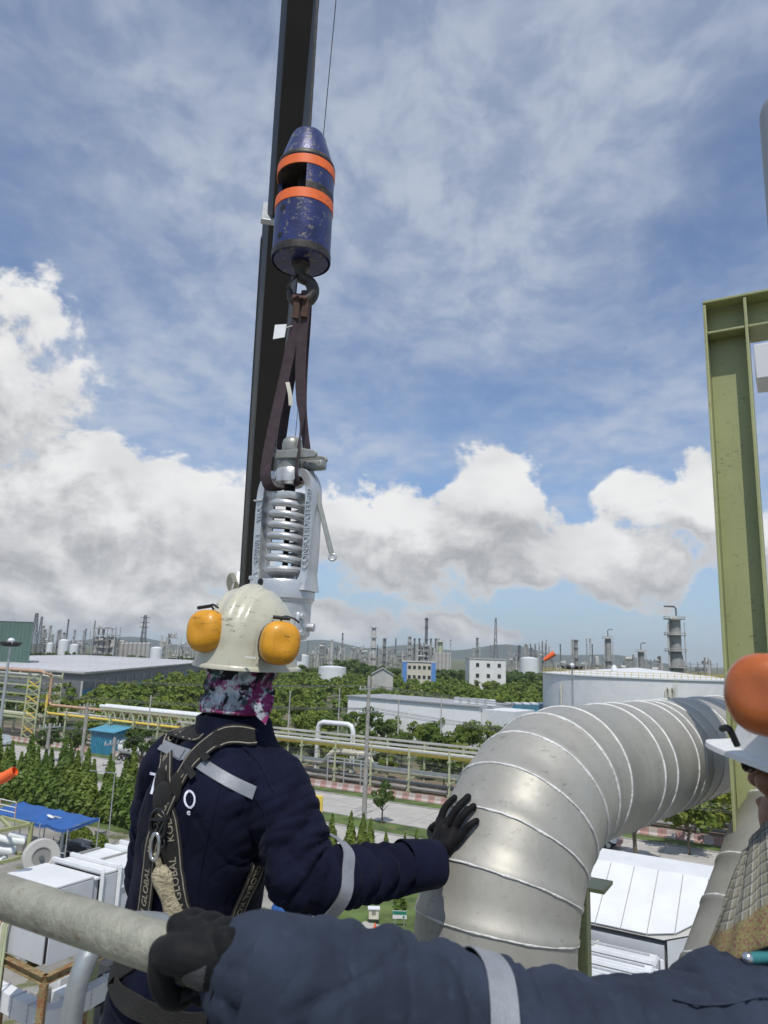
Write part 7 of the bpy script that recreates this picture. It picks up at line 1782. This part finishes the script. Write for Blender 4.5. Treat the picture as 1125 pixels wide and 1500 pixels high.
# ---- nearest worker at the right edge, arm along the bottom
def worker_b():
    fb = V3(-.75, .66, 0); lb = V3(-.66, -.75, 0)
    head = V3(.650, 1.050, H - .165); Ls = at(1068, 1566, .80)
    o = thing('person', (.62, 1.0, PLAT), 'nearest worker at right edge, white helmet, orange ear muff, hand gripping the rail', 'person')
    Rsh = Ls - lb * .36; nb = V3(.615, 1.045, H - .345); hip = V3(.70, .95, H - .86)
    wr = at(378, 1430, .705); el = at(690, 1528, .735)
    mb = MB(); rows = []
    for (k, a, b, dz) in ((-.12, .15, .11, 0), (0, .185, .135, 0), (.3, .18, .135, 0), (.6, .20, .145, 0), (.82, .205, .14, 0), (.95, .17, .115, 0), (1.04, .10, .09, 0), (1.12, .066, .07, 0)):
        c = hip.lerp(nb, k); rows.append((c, a, b))
    sections(mb, dense(rows, 4), -lb, fb, 32, 2.3)
    arm = [Ls - lb * .05 + V3(0, 0, .012), Ls, at(930, 1572, .760), at(800, 1556, .745), el, at(560, 1480, .722), at(455, 1446, .712), wr]; rad_ = [.100, .094, .088, .084, .079, .072, .064, .056]
    limb(mb, arm, rad_, 26, 6)
    limb(mb, [Rsh, Rsh + V3(.05, .02, -.25), Rsh + fb * .15 + V3(.03, .0, -.40)], [.09, .08, .055], 22, 6)
    for sg in (-1, 1):
        hj = hip + lb * (sg * .095) + V3(0, 0, -.08); ft = V3(hip.x, hip.y, PLAT + .06) + lb * sg * .13 + fb * (-.03); kn = hj.lerp(ft, .5) + fb * .12; limb(mb, [hj + V3(0, 0, .06), hj.lerp(kn, .5), kn, kn.lerp(ft, .5), ft], [.105, .1, .08, .075, .068], 20, 5)
    me = remesh(mb, .0050, 5, .5)
    folds(me, [(arm, .092, [(.08, .08, .007, .10), (.28, .10, .008, .085), (.38, .07, .011, .066), (.48, .08, .010, .060), (.58, .05, .005, .046), (.30, .30, .0035, .030)])], 21)
    body = mesh_obj('coverall', me, M_denim, o); bv = bvh_of([me])
    for sg in (-1, 1):
        ft = V3(hip.x, hip.y, PLAT) + lb * sg * .13 - fb * .03; mb = MB(); mb.ball(ft + V3(0, 0, .06), (.052, .075, .065), (lb, fb, ZU)); mb.ball(ft + fb * .11 + V3(0, 0, .045), (.05, .105, .045), (lb, fb, ZU)); mb.box(ft + fb * .06 + V3(0, 0, .014), (.09, .27, .026), (lb, fb, ZU)); mesh_obj('boot', remesh(mb, .006, 3), M_black, o)
    # cuff and tape
    dw = (wr - arm[-2]).normalized(); u = dw.orthogonal().normalized(); v = dw.cross(u); mb = MB(); rr = []
    for (k, r) in ((-.060, .0605), (-.057, .0625), (-.01, .0600), (.012, .0590), (.016, .0555), (.0, .051)): rr.append([wr + dw * k + (u * cos(a) + v * sin(a)) * (r + .0014 * sin(4 * a + 1)) for a in [2 * pi * j / 40 for j in range(40)]])
    mb.loft(rr, cap=False); mb.build('sleeve_cuff', M_denim, o, smooth=50)
    c = at(690, 1528, .735); ring_on(bv, c, (at(800, 1556, .745) - at(690, 1532, .735)), .16, .030, .0012, 'reflective_tape', M_refl, o)
    # pocket seams on the shoulder
    for pts in ([(985, 1466), (1020, 1474), (1070, 1472), (1125, 1460)],):
        P, N = path_on(bv, pts, 5, .0028); lay(P, N, .0032, .0010, 'pocket_seam', M_denim, o)
    q, nn = hit(bv, 1112, 1412); mb = MB(); mb.tube([q + nn * .006 + V3(-.012, 0, 0), q + nn * .006 + V3(.05, .01, .002)], .0065, 12); mb.build('pen', pm('teal_pen', (.03, .16, .17), .35), o, smooth=60)
    mb = MB(); mb.ball(q + nn * .006 + V3(-.014, 0, 0), .007); mb.build('pen_cap', M_chrome, o)
    # gloved fist round the rail
    rp = RAILA + RAILD * ((at(308, 1420, .71) - RAILA).dot(RAILD)); rd_ = RAILD; n1 = (EYE - rp); n1 = (n1 - rd_ * n1.dot(rd_)).normalized(); n2 = rd_.cross(n1).normalized(); n2 = n2 if n2.z > 0 else -n2
    def arc(s_, a0, a1, r, k=6): return [rp + rd_ * s_ + (n1 * cos(rad(a0 + (a1 - a0) * i / k)) + n2 * sin(rad(a0 + (a1 - a0) * i / k))) * r for i in range(k + 1)]
    fin_ = []
    for (s_, r, e) in ((-.035, .0096, 232), (-.012, .0100, 242), (.011, .0097, 238), (.032, .0088, 226)): fin_.append((arc(s_, 38, e, .0242 + r * .95), [r * 1.25, r * 1.15, r * 1.08, r, r, r * .95, r * .85]))
    kn = [rp + rd_ * s_ + (n1 * cos(rad(38)) + n2 * sin(rad(38))) * .036 for s_ in (-.034, -.012, .010, .030)]
    wc = wr + dw * .012
    for kp in kn: fin_.append(([kp, kp.lerp(wc, .45) + n1 * .010, wc], [.0120, .016, .030]))
    fin_.append((arc(-.030, -5, -130, .037, 5), [.015, .0135, .012, .0115, .011, .010])); fin_.append(([arc(-.030, -5, -130, .037, 5)[0], rp + rd_ * .0 + n1 * .040, wc], [.016, .02, .03]))
    mesh_obj('glove', hand(fin_, []), M_glove, o)
    mb = MB(); rr = []
    for k in range(12): cc = wr + dw * (-.01 + k * .0048); rr.append([cc + (u * cos(a) + v * sin(a)) * (.0405 - .0005 * k + .0010 * (k % 2)) for a in [2 * pi * j / 30 for j in range(30)]])
    mb.loft(rr); mb.build('glove_cuff', M_glove, o, smooth=80)
    gl = [c for c in kids(o) if c.name.startswith('glove') and not c.name.startswith('glove_cuff')][0]; gv = bvh_of([gl.data])
    mb = MB(); gn = 7; gp = []
    for i in range(gn):
        for j in range(gn):
            a_, b_ = i / (gn - 1), j / (gn - 1); hh, nn_ = hit(gv, 268 + 34 * a_ - 6 * b_, 1428 - 14 * a_ + 42 * b_); gp.append(hh + nn_ * .0015)
    mb.add(gp, [(i * gn + j, i * gn + j + 1, (i + 1) * gn + j + 1, (i + 1) * gn + j) for i in range(gn - 1) for j in range(gn - 1)]); mb.build('glove_label', M_glovec, o, smooth=60)
    # head
    hf = V3(-.56, .78, .24).normalized(); hu = V3(.20, -.15, 1); hu = (hu - hf * hu.dot(hf)).normalized(); hl = hu.cross(hf).normalized()
    mb = MB(); mb.ball(head + hu * .02, (.074, .094, .108), (hl, hf, hu), 24, 16); mb.ball(head + hf * .03 - hu * .065, (.056, .062, .055), (hl, hf, hu), 20, 12); mb.ball(head + hf * .055 - hu * .095, (.030, .030, .022), (hl, hf, hu), 16, 10)
    limb(mb, [head + hf * .088 + hu * .015, head + hf * .104 - hu * .015, head + hf * .108 - hu * .030], [.008, .012, .013], 12, 4)
    for sg in (-1, 1): mb.ball(head + hl * sg * .074 - hf * .008 - hu * .012, (.010, .022, .032), (hl, hf, hu), 14, 10); mb.ball(head + hl * sg * .036 + hf * .074 - hu * .020, (.024, .018, .020), (hl, hf, hu), 14, 10)
    mb.ball(head + hf * .088 - hu * .058, (.024, .012, .008), (hl, hf, hu), 14, 8)
    limb(mb, [head - hu * .06 - hf * .015, head.lerp(nb, .6), nb + V3(0, 0, -.02)], [.058, .058, .064], 20, 5)
    mesh_obj('head', remesh(mb, .004, 4), M_skin, o)
    h, rt, fw, up = helmet(o, head + hu * .062, hf, hu, M_helmw, 1.0, brim=.034)
    c = at(1121, 1020, .925); muff(h, c - lb * .018, (lb * .95 + V3(0, 0, .12)), V3(.06, -.04, 1), M_muffo, .048, .053, .056, 2.15)
    wirebar([c - V3(.045, -.03, .045), at(1068, 1068, .93), at(1080, 1092, .93)], .0045, 'muff_arm', M_black, h)
    # glasses
    for sg in (-1, 1):
        wirebar([head + hl * sg * .080 - hf * .005 + hu * .008, head + hl * sg * .080 + hf * .05 + hu * .010, head + hl * sg * .068 + hf * .092 + hu * .012], .0034, 'glasses_temple', M_black, o)
        mb = MB(); cc = head + hl * sg * .034 + hf * .105; mb.ball(cc, (.030, .004, .020), (hl, hf, hu), 18, 8); mb.build('glasses_lens', M_glassd, o, smooth=80)
    wirebar([head + hl * .088 + hf * .03 + hu * .035, head + hl * .082 + hf * .035 - hu * .02, head + hl * .062 + hf * .045 - hu * .075, head + hf * .06 - hu * .122], .0032, 'chin_strap', M_black, o)
    # plaid neck cloth with patterned border
    top = [at(1083, 1268, .93), at(1095, 1240, .955), at(1118, 1210, .965), at(1150, 1190, .97)]
    bot = [at(1026, 1412, .885), at(1062, 1418, .845), at(1120, 1388, .835), at(1200, 1360, .83)]
    T, B = spline(top, 8), spline(bot, 8); nr = 16; rings = []; uv = []
    for i in range(nr + 1):
        k = i / nr; rings.append([T[j].lerp(B[j], k) + (EYE - T[j]).normalized() * (.016 * sin(pi * k) + .0035 * sin(j * 1.1 + 2.5 * k)) for j in range(len(T))])
    mb = MB(); mb.loft(rings, closed_ring=False); nU = len(T)
    sc = mb.build('neck_cloth', M_plaid, o, smooth=None)
    me = sc.data; ul = me.uv_layers.new(name='UVMap')
    for p in me.polygons:
        p.use_smooth = True
        for li in p.loop_indices: vi = me.loops[li].vertex_index; ul.data[li].uv = ((vi % nU) / (nU - 1), (vi // nU) / nr)
    sd = sc.modifiers.new('thick', 'SOLIDIFY'); sd.thickness = .003
    return o
worker_b()

# ------------------------------------------------------------------ haze between us and the hills
def haze():
    mb = MB(); mb.box((0, 2350, 84), (14200, 7900, 172))
    mt = bpy.data.materials.new('haze_air'); mt.use_nodes = True; t = NT(mt.node_tree); t.n.clear()
    out = t.node('ShaderNodeOutputMaterial'); pv = t.node('ShaderNodeVolumePrincipled')
    pv.inputs['Color'].default_value = (.86, .92, 1.0, 1); pv.inputs['Density'].default_value = 1.0e-4; pv.inputs['Anisotropy'].default_value = .1
    t.l.new(pv.outputs[0], out.inputs['Volume'])
    mt.cycles.homogeneous_volume = True
    o = mb.build('haze', mt, smooth=None); tag(o, 'thin pale blue haze over the plain', 'haze', kind='stuff')
haze()
